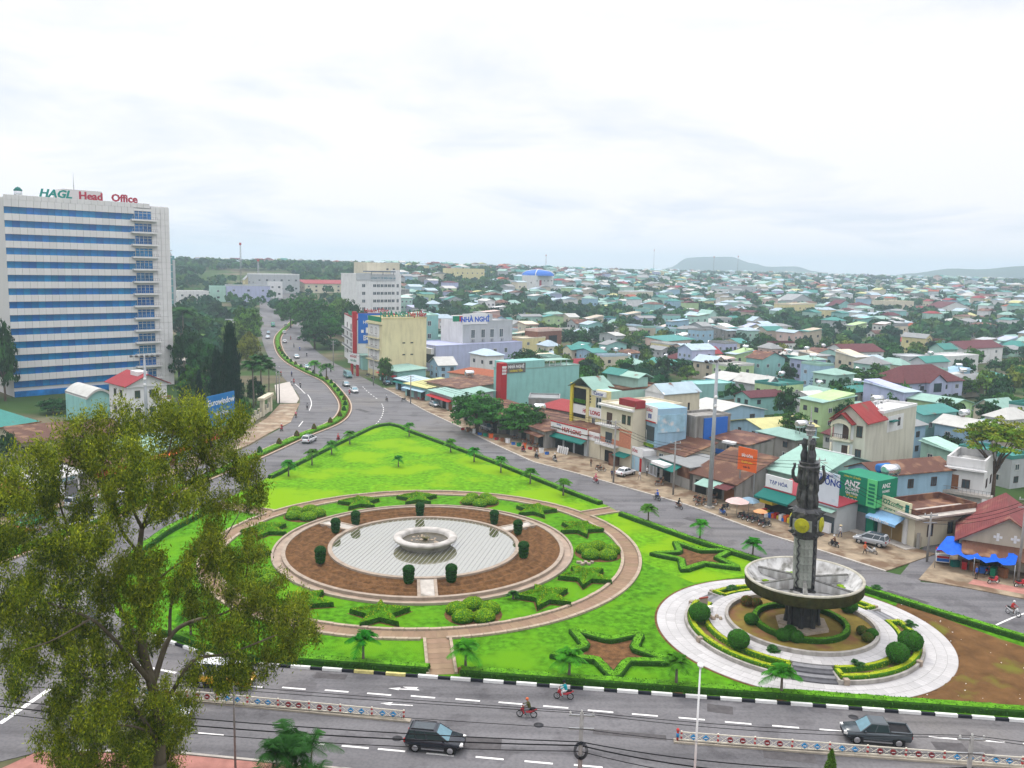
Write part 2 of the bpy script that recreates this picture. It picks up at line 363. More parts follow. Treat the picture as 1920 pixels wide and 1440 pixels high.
# ---------------------------------------------------------------- land
def build_land():
    radii = [0, 15, 40, 70, 110, 150, 200, 250, 300, 320, 340, 360, 380, 400, 420, 440, 460, 480, 500, 525, 550, 575, 600, 630, 660, 700, 750, 800, 850, 900, 950, 1000, 1150, 1300, 1500, 1800, 2200, 2800, 3600, 4500, 5400]
    na = 360; m = MB(); ring = []
    for i, r in enumerate(radii):
        for j in range(na):
            a = 2 * math.pi * j / na; x, y = r * math.sin(a), r * math.cos(a)
            m.v.append((x, y, T(x, y) - 0.03))
    for i in range(len(radii) - 1):
        for j in range(na):
            j2 = (j + 1) % na; m.f.append((i * na + j, i * na + j2, (i + 1) * na + j2, (i + 1) * na + j)[::-1]); m.m.append(0); m.sm.append(True)
    g = mat('land', (0.12, 0.105, 0.065), 0.95, 0.35, 0.08, bump=0.3, bscale=0.8, patch=((0.04, 0.08, 0.02), 0.03, 0.42))
    struct(m.build('ground', g))
    # far hills: a flat-topped one and a long ridge
    hm = mat('far_woods', (0.035, 0.06, 0.03), 0.95, 0.4, 0.004)
    def hill(name, prof, dist, depth, label):
        m = MB(); k = 11; P = [ray(x, 500) for x, h in prof]
        hs = [h for x, h in prof]; o = []
        for i, (x, h) in enumerate(prof):
            d = ray(x, 500); d = Vector((d.x, d.y, 0)).normalized()
            for j in range(k):
                s = j / (k - 1); e = math.sin(math.pi * s) ** 0.6 if 0 < s < 1 else 0.0
                p = d * (dist + depth * s); jit = 1 + 0.05 * noise.noise(Vector((p.x / 300, p.y / 300, 0)))
                m.v.append((p.x, p.y, -5 + (h + 5) * e * jit))
        for i in range(len(prof) - 1):
            for j in range(k - 1): m.f.append((i * k + j, (i + 1) * k + j, (i + 1) * k + j + 1, i * k + j + 1)); m.m.append(0); m.sm.append(True)
        struct(m.build(name, hm), label)
    def prof(lst, n=60):
        o = []
        for i in range(n):
            x = lst[0][0] + (lst[-1][0] - lst[0][0]) * i / (n - 1)
            for (a, b) in zip(lst, lst[1:]):
                if a[0] <= x <= b[0]: t = sstep((x - a[0]) / (b[0] - a[0])); o.append((x, a[1] + (b[1] - a[1]) * t)); break
        return o
    hill('table_hill', prof([(1225, 20), (1255, 50), (1290, 100), (1325, 106), (1368, 109), (1412, 80), (1440, 66), (1490, 70), (1530, 48), (1560, 20)]), 4000, 900, 'flat-topped pale blue hill on the horizon')
    hill('ridge_hill', prof([(1640, 15), (1700, 44), (1790, 68), (1830, 66), (1920, 84), (2100, 92), (2500, 70), (2800, 20)]), 3300, 900, 'long low blue ridge on the horizon')
build_land()

# ---------------------------------------------------------------- roads
EL = [(487, 600), (489, 625), (497, 655), (515, 690), (535, 712), (556, 735), (563, 752), (556, 775), (540, 795), (505, 815), (465, 838), (400, 865), (330, 892), (220, 925), (130, 950), (0, 992)]
ER = [(565, 600), (571, 625), (590, 655), (625, 680), (665, 700), (720, 728), (760, 750), (800, 772), (860, 800), (930, 835), (1000, 867), (1080, 888), (1150, 908), (1290, 948), (1440, 1003), (1560, 1040), (1660, 1072)]
def ribbon(name, A, B, mats, dz, parent=None, n=40):
    A, B = smooth_line(A, n), smooth_line(B, n); m = MB()
    k = 5
    for a, b in zip(A, B):
        for j in range(k):
            p = a.lerp(b, j / (k - 1)); m.v.append((p.x, p.y, T(p.x, p.y) + dz + 0.12 * sstep((p.length - 290) / 40)))
    for i in range(n - 1):
        for j in range(k - 1): m.f.append((i * k + j, i * k + j + 1, (i + 1) * k + j + 1, (i + 1) * k + j)[::-1]); m.m.append(0); m.sm.append(True)
    return m.build(name, mats, parent)
el = [G(*p) for p in EL]; er = [G(*p) for p in ER]
far_l = [Vector((-235, 760, 0)), Vector((-185, 620, 0))]; far_r = [Vector((-205, 765, 0)), Vector((-158, 625, 0))]
struct(ribbon('avenue', far_l + el[:8], far_r + er[:7], ASPH, 0.016, n=70))
def near_side(x): return 61.6 - 0.123 * (x + 26)
poly = [(p.x, p.y) for p in el[6:]] + [(-95, 95), (-120, 70), (-70, 48), (-48, 54), (-36, 61.4), (-26, 61.6)] + [(x, near_side(x)) for x in (0, 30, 60, 95)] + [(110, 62), (96, 86)]
poly += [G2(2080, 1155), G2(1920, 1120), G2(1810, 1100), G2(1725, 1091), G2(1748, 1060), G2(1775, 1012), G2(1752, 1000), G2(1720, 1040), G2(1688, 1078)] + [(p.x, p.y) for p in reversed(er[5:])]
m = MB(); m.prism(poly, -0.2, 0.02, bottom=False); road = struct(m.build('road', ASPH))
# the near footway, its kerb and the yards below the camera
m = MB(); P = [(-36, 61.2), (-26, 61.4)] + [(x, near_side(x) - 0.2) for x in (0, 30, 60, 95)] + [(95, 40), (-30, 52.5), (-40, 55)]
m.prism(P, -0.1, 0.14); PAVR = mat('red_paving', (0.36, 0.17, 0.14), 0.85, 0.2, 1.0, bump=0.2)
pav = struct(m.build('pavement_near', PAVR))
m = MB(); kerbl = [Vector((-36, 61.45, 0)), Vector((-26, 61.65, 0))] + [Vector((x, near_side(x), 0)) for x in (0, 30, 60, 95)]
for a, b in zip(kerbl, kerbl[1:]):
    d = (b - a); m.box((a + b) / 2 + Vector((0, 0, 0.05)), (d.length, 0.25, 0.24), rz=math.atan2(d.y, d.x))
m.build('kerb', CONC, pav)

# painted lines
def dash(parent, a, b, wd=0.15, z=0.026):
    d = b - a; m = MB(); n = Vector((-d.y, d.x, 0)).normalized() * wd / 2
    m.add([(p.x, p.y, z + T(p.x, p.y)) for p in (a - n, b - n, b + n, a + n)], [(0, 1, 2, 3)])
    return m.build('line_marking', LINEP, parent)
def dashes(px, length=2.2):
    for x, y in px:
        c = G(x, y); d = Vector((1, -0.122, 0)).normalized() * length / 2; dash(road, c - d, c + d, 0.22)
dashes([(470, 1287), (551, 1291), (631, 1296), (711, 1302), (793, 1307), (877, 1313), (958, 1319), (1042, 1326), (1126, 1334), (1209, 1341), (1297, 1348), (1384, 1356), (1473, 1363), (1562, 1370), (1768, 1384), (1858, 1390), (1945, 1397)])
dashes([(320, 1365), (395, 1377), (583, 1394), (666, 1401), (734, 1407), (825, 1415), (918, 1422), (1010, 1430), (1103, 1437), (1196, 1446)])
dash(road, G(0, 1357), G(95, 1291), 0.45); dash(road, G(238, 1237), G(272, 1206), 0.45)
dash(road, G(230, 1242), G(330, 1262), 0.3)
for pts in ([(700, 800), (710, 790), (717, 778), (719, 766), (716, 757)],):
    q = smooth_line([G(*p) for p in pts], 24)
    for i in range(0, 23, 2): dash(road, q[i], q[i + 1], 0.2)
q = smooth_line([G(*p) for p in [(707, 748), (690, 735), (680, 725)]], 14)
for i in range(0, 13, 2): dash(road, q[i], q[i + 1], 0.2)
for pts in ([(580, 770), (584, 758), (582, 748), (577, 740)], [(572, 738), (560, 726), (553, 720)], [(1868, 1172), (1900, 1158), (1930, 1147)], [(560, 800), (568, 790)],
            [(555, 655), (552, 640), (552, 628)], [(575, 668), (563, 658), (556, 645)]):
    q = smooth_line([G(*p) for p in pts], 10)
    for i in range(9): dash(road, q[i], q[i + 1], 0.22)
def arrow(pts):
    m = MB(); m.add([(v.x, v.y, 0.027) for v in [G(*p) for p in pts]], [tuple(range(len(pts)))[::-1]]); return m.build('arrow_marking', LINEP, road)
arrow([(713, 1319), (737, 1317), (732, 1320), (774, 1322.5), (774, 1324), (731, 1321.6), (733, 1323)])
arrow([(728, 1291), (752, 1289.5), (748, 1291.5), (766, 1292), (760, 1290), (755, 1288), (785, 1289), (780, 1291), (787, 1295), (747, 1293), (748, 1294.5)])

rp = random.Random(6); PATCHM = mat('asphalt_patch', (0.085, 0.08, 0.082), .85, .25, 1.5, bump=.2)
for px, py, l, wd_ in ((520, 1322, 5, 1.2), (905, 1395, 3, 1.6), (1180, 1378, 6, .8), (1480, 1418, 4, 1.4), (1350, 1330, 2.2, 1.4), (620, 1268, 3, 1), (1080, 925, 4, 1), (1300, 975, 3, 1.4), (1700, 1120, 5, 1), (880, 850, 5, 1.2), (680, 770, 6, 1.6), (1780, 1400, 2.5, 1.2), (120, 1330, 5, 1.5), (220, 1385, 3, 2)):
    c = G(px, py); a = rp.uniform(-.1, .1) + (-.12 if py > 1200 else -.85); m = MB(); m.box((0, 0, 0), (l, wd_, .004)); m.build('asphalt_repair', PATCHM, road, loc=(c.x, c.y, .0235), rz=a)
for px, py in ((745, 1385), (1010, 1360), (1600, 1345), (1220, 955), (1480, 1045)):
    c = G(px, py); m = MB(); m.lathe([(.42, 0), (.42, .008), (.02, .008)], 18); m.build('manhole_cover', DARKM, road, loc=(c.x, c.y, .0215))
# ---------------------------------------------------------------- the park island
PZ = 0.15
left_edge = [(272, 1187), (238, 1172), (216, 1150), (212, 1118), (222, 1080), (245, 1043), (300, 1003), (410, 945), (500, 898), (620, 838), (690, 805)]
apex = [(706, 800), (732, 797), (756, 802)]
right_edge = [(772, 810), (860, 842), (940, 872), (1060, 920), (1140, 950), (1165, 965), (1300, 1014), (1500, 1077), (1640, 1112), (1780, 1157), (1920, 1199)]
bottom = [(320, 1206), (370, 1224), (420, 1237), (465, 1246), (800, 1271), (1310, 1309), (1920, 1354)]
tip = Vector((72, 66.0, 0))
pe_l = [G(*p) for p in left_edge]; pe_r = [G(*p) for p in right_edge]; pe_b = [G(*p) for p in bottom]; pe_a = [G(*p) for p in apex]
park_poly = [(v.x, v.y) for v in pe_l + pe_a + pe_r] + [(tip.x + 1, tip.y + 1.5), (tip.x, tip.y - 0.4)] + [(v.x, v.y) for v in reversed(pe_b)]
m = MB(); m.prism(park_poly, -0.1, PZ, bottom=False); lawn = struct(m.build('lawn', GRASS), 'bright green lawn of the triangular traffic island')
# black and white kerb blocks along the near road
kl = [pe_l[0]] + pe_b + [Vector((62, 66.6, 0))]; kl = [Vector((v.x, v.y, 0)) for v in kl]
tot = sum((b - a).length for a, b in zip(kl, kl[1:])); fine = resample(kl, 2000)
kb = struct(link('kerb_line', None)); bw = MB().box((0, 0, 0.13), (1.86, 0.28, 0.30)).mesh('kerb_block', WHITE); bk = MB().box((0, 0, 0.12), (1.14, 0.26, 0.26)).mesh('kerb_block', BLACK)
YK = mat('yellowed_paint', (0.62, 0.55, 0.22), 0.7, 0.25, 3); by = MB().box((0, 0, 0.13), (1.86, 0.28, 0.30)).mesh('kerb_block', YK)
s = 0.0; i = 0
while s < tot - 2:
    ln = 1.90 if i % 2 == 0 else 1.16
    a, b = fine[int(s / tot * 1999)], fine[min(1999, int((s + ln) / tot * 1999))]; c = (a + b) / 2; d = b - a
    px = PR((c.x, c.y, 0.2))[0]
    me = bw if i % 2 == 0 else bk
    if 668 < px < 790 and i % 2 == 0: me = by
    link('kerb_block', me, kb, (c.x, c.y, 0.0), math.atan2(d.y, d.x)); s += ln; i += 1

tipl = [(v.x, v.y) for v in pe_l[7:] + pe_a + pe_r[:8]] + [G2(1400, 1082), G2(1300, 1095)]
tipl += [(-11.3 + 29.2 * math.cos(math.radians(a)), 111.3 + 29.2 * math.sin(math.radians(a))) for a in range(-8, 152, 4)]
m = MB(); m.add([(x, y, PZ + 0.006) for x, y in tipl], [tuple(range(len(tipl)))[::-1]]); struct(m.build('lawn_tip', GRASS2), 'brighter lawn at the far tip of the island')
# hedges round the island
def hedge_line(name, P, wd, ht, z0, label, mats=(HEDGEI, HEDGE), dens=42, size=0.2, seed=1, closed=False, step=0.8, inset=None, group=None, parent=None, cat='hedge'):
    n = max(3, int(sum((b - a).length for a, b in zip(P, P[1:])) / step)); P = resample(P, n)
    if inset: P = offset_line(P, inset)
    m = MB(); prof = [(-0.5, 0), (-0.5, 0.8), (-0.36, 1.0), (0.36, 1.0), (0.5, 0.8), (0.5, 0)]; k = len(prof)
    for i, p in enumerate(P):
        if closed: t = P[(i + 1) % (n - 1)] - P[(i - 1) % (n - 1)]
        else: t = P[min(i + 1, n - 1)] - P[max(i - 1, 0)]
        t = Vector((t.x, t.y, 0)).normalized(); nn = Vector((-t.y, t.x, 0))
        for a, b in prof:
            j = 0.10 * noise.noise(Vector((p.x * 1.1 + a * 3, p.y * 1.1, b * 2))) if b > 0 else 0
            q = p + nn * (a * wd + j * wd * (1 if a > 0 else -1)); m.v.append((q.x, q.y, p.z + z0 + b * ht + (j * ht * 0.6 if b > 0.9 else 0)))
    for i in range(n - 1):
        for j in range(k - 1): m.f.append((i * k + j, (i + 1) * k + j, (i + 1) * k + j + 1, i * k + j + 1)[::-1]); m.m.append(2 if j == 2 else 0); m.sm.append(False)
    if not closed:
        m.f.append(tuple(range(k))); m.f.append(tuple((n - 1) * k + j for j in reversed(range(k)))); m.m += [0, 0]; m.sm += [False, False]
    o = leafy(name, m, [mats[0]] + list(mats[1:]) + ([TOPG] if len(mats) == 2 else []), parent, dens, size, seed, mfun=lambda P_, N_, r: np.where(N_[:, 2] + .35 * r.normal(size=len(P_)) > .55, 2, 1) if len(mats) == 2 else np.where(r.random(len(P_)) < 0.5, 1, 2))  # upward leaves take the paler tone, skylight put into their colour
    if parent is None: tag(o, label, cat, group)
    return o
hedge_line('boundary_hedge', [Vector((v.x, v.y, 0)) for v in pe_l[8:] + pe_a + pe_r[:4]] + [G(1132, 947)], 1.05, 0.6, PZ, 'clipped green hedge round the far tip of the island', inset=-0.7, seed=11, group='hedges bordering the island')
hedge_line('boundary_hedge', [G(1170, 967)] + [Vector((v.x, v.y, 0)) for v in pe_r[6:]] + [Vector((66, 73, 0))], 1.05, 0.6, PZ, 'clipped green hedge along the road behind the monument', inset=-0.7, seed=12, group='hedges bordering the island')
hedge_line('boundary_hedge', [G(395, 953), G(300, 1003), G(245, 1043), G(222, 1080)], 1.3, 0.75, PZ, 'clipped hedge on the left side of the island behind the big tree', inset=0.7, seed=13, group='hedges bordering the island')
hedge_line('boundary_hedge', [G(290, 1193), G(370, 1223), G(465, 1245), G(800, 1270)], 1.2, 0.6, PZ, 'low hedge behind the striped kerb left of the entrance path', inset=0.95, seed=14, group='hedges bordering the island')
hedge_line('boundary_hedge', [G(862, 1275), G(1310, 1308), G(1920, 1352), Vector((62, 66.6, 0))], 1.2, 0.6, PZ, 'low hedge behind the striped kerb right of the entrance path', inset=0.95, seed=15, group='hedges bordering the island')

# ---------------------------------------------------------------- ring garden round the pool
C0 = Vector((-11.3, 111.3, 0))
def P2(a, r): a = math.radians(a); return Vector((C0.x + r * math.cos(a), C0.y + r * math.sin(a), 0))
def annulus(name, c, r0, r1, z0, z1, mt, parent=None, n=128, kindstruct=True):
    m = MB(); m.lathe([(r1, z0), (r1, z1), (r0, z1), (r0, z0)], n, 0, (c.x, c.y, 0), smooth=False)
    o = m.build(name, mt, parent); 
    return struct(o) if parent is None and kindstruct else o
ring = struct(link('ring_path', None), 'brown paved ring path round the pool garden')
annulus('path_bed', C0, 26.75, 28.65, 0, PZ + 0.010, mat('joint_mortar', (0.2, 0.15, 0.11), 0.95, 0.2, 2), ring)
def arc_pieces(name, c, r0, r1, z0, z1, n, mt, parent, gap=0.02, a0=0.0, a1=360.0, skip=(), jit=0.0, seed=0, keep=None):
    rg = random.Random(seed); st = math.radians((a1 - a0) / n); rm = (r0 + r1) / 2
    h = st / 2 - gap / rm / 2; k = 3; m = MB()
    top = []
    for r in (r0, r1):
        for i in range(k): top.append((r * math.cos(-h + 2 * h * i / (k - 1)) - rm, r * math.sin(-h + 2 * h * i / (k - 1))))
    pl = top[:k] + top[k:][::-1]; m.prism(pl, z0, z1, bottom=False); me = m.mesh(name, mt)
    for i in range(n):
        a = math.radians(a0) + (i + 0.5) * st; deg = math.degrees(a) % 360
        if any(abs((deg - s + 180) % 360 - 180) < w_ for s, w_ in skip): continue
        link(name, me, parent, (c.x + rm * math.cos(a), c.y + rm * math.sin(a), rg.uniform(-jit, jit)), a)
arc_pieces('paving_slab', C0, 26.8, 28.6, PZ, PZ + 0.03, 150, SAND, ring, 0.03, jit=0.004)
EXITS = [(-81.5, 2.75), (36.5, 2.6), (150.5, 2.5)]
arc_pieces('kerb_stone', C0, 28.65, 29.05, 0, PZ + 0.22, 140, STONE, ring, 0.04, skip=[(a, w_) for a, w_ in EXITS], jit=0.02, seed=1)
arc_pieces('kerb_stone', C0, 26.35, 26.75, 0, PZ + 0.22, 130, STONE, ring, 0.04, jit=0.02, seed=2)
ends = [G(829, 1268), G(1152, 958), G(405, 948)]
for (a, w_), e in zip(EXITS, ends):
    st = P2(a, 28.7); d = Vector((e.x - st.x, e.y - st.y, 0)); ln = d.length; d.normalize(); rz = math.atan2(d.y, d.x); nrm = Vector((-d.y, d.x, 0))
    n = int(ln / 1.0); sm = MB().box((0, 0, PZ + 0.012), (ln / n - 0.03, 2.3, 0.036)).mesh('paving_slab', SAND)
    km = MB().box((0, 0, PZ + 0.06), (ln / n - 0.03, 0.3, 0.3)).mesh('kerb_stone', STONE)
    for i in range(n):
        c = st + d * (i + 0.5) * ln / n
        link('paving_slab', sm, ring, c, rz)
        for sgn in (-1, 1): link('kerb_stone', km, ring, c + nrm * sgn * 1.32, rz)

garden = struct(link('soil_ring_bed', None), 'ring of tilled brown soil round the pool')
pr_ = []
for i in range(81):
    r = 12.7 + 5.6 * i / 80; pr_.append((r, PZ + 0.16 + 0.13 * math.cos((r - 12.7) / 5.6 * 2 * math.pi * 4)))
m = MB(); m.lathe(pr_, 128, 0, (C0.x, C0.y, 0)); m.build('soil', SOIL, garden)
PALE = mat('pale_render', (0.33, 0.27, 0.215), 0.8, 0.12, 1.5, bump=0.15, streak=0.35)
annulus('bed_wall', C0, 18.25, 18.75, 0, PZ + 0.42, PALE, garden)
annulus('gutter', C0, 18.75, 19.75, 0, PZ + 0.06, mat('wet_concrete', (0.30, 0.22, 0.16), 0.6, 0.3, 0.6, spec=0.5), garden)
annulus('outer_wall', C0, 19.75, 20.05, 0, PZ + 0.28, PALE, garden)
for a in (-83, 36.5, 149):
    for s in (-1, 1):
        mid = P2(a, 15.55); d = Vector((math.cos(math.radians(a)), math.sin(math.radians(a)), 0)); n = Vector((-d.y, d.x, 0)) * s * 1.0
        m = MB(); m.box((0, 0, PZ + 0.17), (5.5, 0.38, 0.48)); m.build('bed_wall', PALE, garden, loc=mid + n, rz=math.radians(a))
    m = MB(); m.box((0, 0, PZ + 0.18), (5.6, 1.6, 0.32)); m.build('channel_floor', CONC, garden, loc=P2(a, 15.5), rz=math.radians(a))
# pool
pool = tag(thing('fountain_pool', 'round pool with pale slats and a stone bowl fountain in the middle', 'pool', (C0.x, C0.y, PZ)))
m = MB(); m.lathe([(12.85, -0.1), (12.85, 0.5), (12.3, 0.5), (12.3, 0.1)], 128, smooth=False); m.build('pool_wall', PALE, pool)
wm = bpy.data.materials.new('pool_water'); wm.use_nodes = True; b = wm.node_tree.nodes['Principled BSDF']
b.inputs['Base Color'].default_value = (0.14, 0.14, 0.07, 1); b.inputs['Roughness'].default_value = 0.03; b.inputs['IOR'].default_value = 7.0
nz = wm.node_tree.nodes.new('ShaderNodeTexNoise'); nz.inputs['Scale'].default_value = 1.2; bp = wm.node_tree.nodes.new('ShaderNodeBump'); bp.inputs['Strength'].default_value = 0.02
wm.node_tree.links.new(nz.outputs[0], bp.inputs['Height']); wm.node_tree.links.new(bp.outputs[0], b.inputs['Normal'])
m = MB(); m.disc(12.3, 0.3, 96); m.build('water', wm, pool)
SLAT = mat('pool_slat', (0.30, 0.30, 0.30), 0.6, 0.2, 2, rand=0.3)
d = G(742, 990) - G(690, 1035); d.z = 0; d.normalize(); n = Vector((-d.y, d.x, 0)); um = MB().box((0, 0, 0), (1, 1, 1)).mesh('slat', SLAT)
for i in range(-20, 21):
    o_ = i * 0.6; hl = math.sqrt(max(0.0, 12.25 ** 2 - o_ ** 2))
    if hl < 0.5: continue
    spans = [(-hl, hl)]
    if abs(o_) < 2.75: q = math.sqrt(2.8 ** 2 - o_ ** 2); spans = [(-hl, -q), (q, hl)]
    for a, b_ in spans:
        c = d * (a + b_) / 2 + n * o_
        s_ = link('slat', um, pool, (c.x, c.y, 0.30), math.atan2(d.y, d.x), (b_ - a, 0.07, 0.05))
BOWL = mat('bowl_stone', (0.46, 0.44, 0.41), 0.75, 0.12, 1.5, bump=0.2, streak=0.6)
bowl = tag(thing('stone_bowl', 'wide pale stone bowl standing in the middle of the pool', 'fountain bowl', (C0.x + 0.05, C0.y + 0.1, PZ + 0.25), scale=(1.16, 1.16, .92)))
m = MB(); m.lathe([(2.7, -0.2), (2.75, 0.0), (3.3, 0.75), (3.62, 1.0), (3.7, 1.25), (3.62, 1.42), (3.1, 1.5), (2.85, 1.45), (2.72, 1.2), (2.65, 0.85)], 64); m.build('basin', BOWL, bowl)
m = MB(); m.disc(2.68, 0.9, 48); m.build('basin_water', mat('murky_water', (0.06, 0.05, 0.03), 0.25, 0.5, 1.5, spec=0.3), bowl)
rg = random.Random(4); m = MB()
for i in range(26):
    a, r = rg.uniform(0, 6.28), rg.uniform(0.3, 1.9); m.ell((r * math.cos(a), r * math.sin(a) - 0.2, 0.9), (rg.uniform(.08, .25), rg.uniform(.08, .25), rg.uniform(.06, .16)), 7, 5)
m.build('rocks', STONE, bowl)['kind'] = 'stuff'
m = MB()
for i in range(18):
    a = i * 2.4; r = 0.25 + 0.4 * (i % 3) / 2; m.tube([(0, 0, 0.85), (r * .6 * math.cos(a), r * .6 * math.sin(a), 1.15), (r * math.cos(a), r * math.sin(a), 1.3)], [0.05, 0.04, 0.03], 5)
m.build('nozzle', mat('mossy_bronze', (0.16, 0.15, 0.07), 0.7, 0.4, 5), bowl)

# topiary
def topiary_mesh():
    m = MB(); m.lathe([(0.05, 0.15), (0.5, 0.2), (0.62, 0.45), (0.52, 0.62), (0.66, 0.72), (0.70, 0.95), (0.55, 1.1), (0.70, 1.2), (0.72, 1.42), (0.56, 1.55), (0.70, 1.66), (0.78, 1.8), (0.74, 2.05), (0.58, 2.3), (0.3, 2.46), (0.02, 2.5)], 18)
    rng = np.random.default_rng(5); P, Nn, _ = sample_faces(m.v, m.f, 160, rng); P += Nn * rng.uniform(-0.02, 0.04, (len(P), 1))
    return quads_mesh('foliage', [TOPII, TOPI], leaf_quads(P, Nn, 0.13, rng, 0.6, 0.5), np.ones(len(P), int), m, 0)
tm = topiary_mesh(); tr_ = MB().tube([(0, 0, -0.1), (0, 0, 0.4)], 0.07, 6).mesh('trunk', mat('bark', (0.12, 0.085, 0.06), 0.95, 0.3, 3, bump=0.4))
TL = {-149: 'left of the pool, nearest the big tree', 159: 'just left of the left water channel', 141: 'just right of the left water channel', 98: 'behind the pool', 48: 'just left of the right water channel',
      24: 'just right of the right water channel', -18: 'right of the pool', -72: 'right of the near water channel', -93: 'left of the near water channel'}
for a in TL:
    r = 13.9 if a != -149 else 14.6
    t = thing('topiary_shrub', 'dark green tiered topiary ' + TL[a], 'topiary', P2(a + 1, r) + Vector((0, 0, PZ + 0.12)), a, 'topiary shrubs round the pool', 0.95 if a < 0 else 0.9)
    link('foliage', tm, t); link('trunk', tr_, t)

# star and flower bushes
def star_poly(R, r, rot=0.0, n=5): return [((R if i % 2 == 0 else r) * math.cos(rot + math.pi * i / n), (R if i % 2 == 0 else r) * math.sin(rot + math.pi * i / n)) for i in range(2 * n)]
def star_bush_mesh():
    m = MB(); o = star_poly(3.5, 1.4); n = 10
    for p in o: m.v.append((p[0], p[1], 0))
    for i, p in enumerate(o): m.v.append((p[0] * 0.97, p[1] * 0.97, 0.6 if i % 2 == 0 else 0.55))
    for i, p in enumerate(o): m.v.append((p[0] * 0.45, p[1] * 0.45, 1.1 if i % 2 == 0 else 0.85))
    m.v.append((0, 0, 1.4))
    for i in range(n):
        j = (i + 1) % n; m.f += [(i, j, n + j, n + i), (n + i, n + j, 2 * n + j, 2 * n + i), (2 * n + i, 2 * n + j, 3 * n)]
    m.m = [0, 2, 2] * n; m.sm = [False] * len(m.f)
    rng = np.random.default_rng(7); P, Nn, _ = sample_faces(m.v, m.f, 120, rng); P += Nn * rng.uniform(-0.02, 0.05, (len(P), 1))
    ang = (np.arctan2(P[:, 1], P[:, 0]) % (2 * np.pi / 5)); ridge = np.minimum(ang, 2 * np.pi / 5 - ang) * np.hypot(P[:, 0], P[:, 1])
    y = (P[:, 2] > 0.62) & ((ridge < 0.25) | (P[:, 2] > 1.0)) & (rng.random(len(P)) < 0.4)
    lm = np.where(y, 3, np.where(Nn[:, 2] + .25 * rng.normal(size=len(P)) > 0.5, 2, 1))  # upward leaves take the lit tone, flanks the darker one
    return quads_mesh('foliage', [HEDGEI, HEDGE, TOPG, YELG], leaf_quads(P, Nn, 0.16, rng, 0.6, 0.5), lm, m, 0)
def flower_bush_mesh(seed):
    m = MB(); rg = random.Random(seed)
    for i in range(5):
        a = i * 2 * math.pi / 5; m.ell((1.9 * math.cos(a), 1.9 * math.sin(a), 0.4), (1.25 + rg.uniform(-.1, .1), 1.12, 0.78), 14, 8)
    rng = np.random.default_rng(seed); P, Nn, _ = sample_faces(m.v, m.f, 110, rng); k = P[:, 2] > 0; P, Nn = P[k], Nn[k]; P += Nn * rng.uniform(-0.02, 0.06, (len(P), 1))
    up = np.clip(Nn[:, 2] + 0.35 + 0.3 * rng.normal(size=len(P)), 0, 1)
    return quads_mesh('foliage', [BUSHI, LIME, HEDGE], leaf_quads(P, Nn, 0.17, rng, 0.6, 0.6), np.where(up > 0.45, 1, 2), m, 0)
sm_ = star_bush_mesh(); fm_ = flower_bush_mesh(3); soilpatch = MB(); soilpatch.prism(star_poly(3.8, 1.7), 0.0, 0.02); spm = soilpatch.mesh('soil_patch', SOIL)
sp2 = MB(); sp2.prism([(3.2 * math.cos(i * .35), 3.2 * math.sin(i * .35)) for i in range(18)], 0.0, 0.02); fpm = sp2.mesh('soil_patch', SOIL)
BL = ['far left of the ring', 'star', 'star']
seq = [(146, 'f', 'at the far left of the ring garden'), (122, 's', 'behind the pool, left one of the far stars'), (99, 's', 'straight behind the pool'), (74, 'f', 'behind the pool, right of the far stars'),
       (49, 's', 'left of the right-hand path exit'), (22, 's', 'below the right-hand path exit'), (-3, 'f', 'at the right side of the ring garden'), (-27, 's', 'right of the pool'), (-48, 's', 'beside the potted plant'),
       (-71, 'f', 'nearest the entrance path, right of it'), (-96, 's', 'left of the entrance path'), (-119, 's', 'lower left of the ring garden, half behind the tree'), (-143, 'f', 'at the left of the ring hidden by the tree'), (-167, 's', 'left side of the ring under the tree'), (168, 's', 'left of the ring just below the far left flower bush')]
for a, k, where in seq:
    p = P2(a, 23.4); rot = random.Random(a).uniform(0, 1.2)
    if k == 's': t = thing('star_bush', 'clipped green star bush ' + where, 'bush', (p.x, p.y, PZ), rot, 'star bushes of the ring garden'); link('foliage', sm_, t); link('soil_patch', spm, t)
    else: t = thing('flower_bush', 'lime green flower-shaped bush ' + where, 'bush', (p.x, p.y, PZ), rot, 'flower bushes of the ring garden'); link('foliage', fm_, t); link('soil_patch', fpm, t)
# the two outlined star hedges
for px, cpx, seed, lab in ((((1266, 1020), (1375, 1035), (1390, 1070), (1280, 1074), (1225, 1042)), (1303, 1047), 3, 'star-shaped hedge outline with bare soil inside, near the monument'),
                           (((1072, 1185), (1202, 1192), (1265, 1247), (1152, 1277), (1035, 1235)), (1150, 1226), 4, 'star-shaped hedge outline with bare soil inside, by the near road')):
    tips = [G(*p, PZ) for p in px]; c = sum(tips, Vector()) / 5; R = sum((t - c).length for t in tips) / 5
    pts = []
    for i in range(5):
        v = tips[i] - c; v2 = tips[(i + 1) % 5] - c; pts.append(c + v.normalized() * (R * 0.5 + v.length * 0.5) * 0.97); mid = (v.normalized() + v2.normalized()).normalized(); pts.append(c + mid * R * 0.42)
    pts.append(pts[0]); t = thing('star_hedge', lab, 'hedge', (0, 0, 0), 0, 'outlined star hedges')
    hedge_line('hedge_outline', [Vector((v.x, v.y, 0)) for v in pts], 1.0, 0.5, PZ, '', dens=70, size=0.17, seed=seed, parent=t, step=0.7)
    m = MB(); m.prism([(v.x, v.y) for v in pts[:-1]], PZ - .02, PZ + 0.03); m.build('soil_patch', SOIL, t)
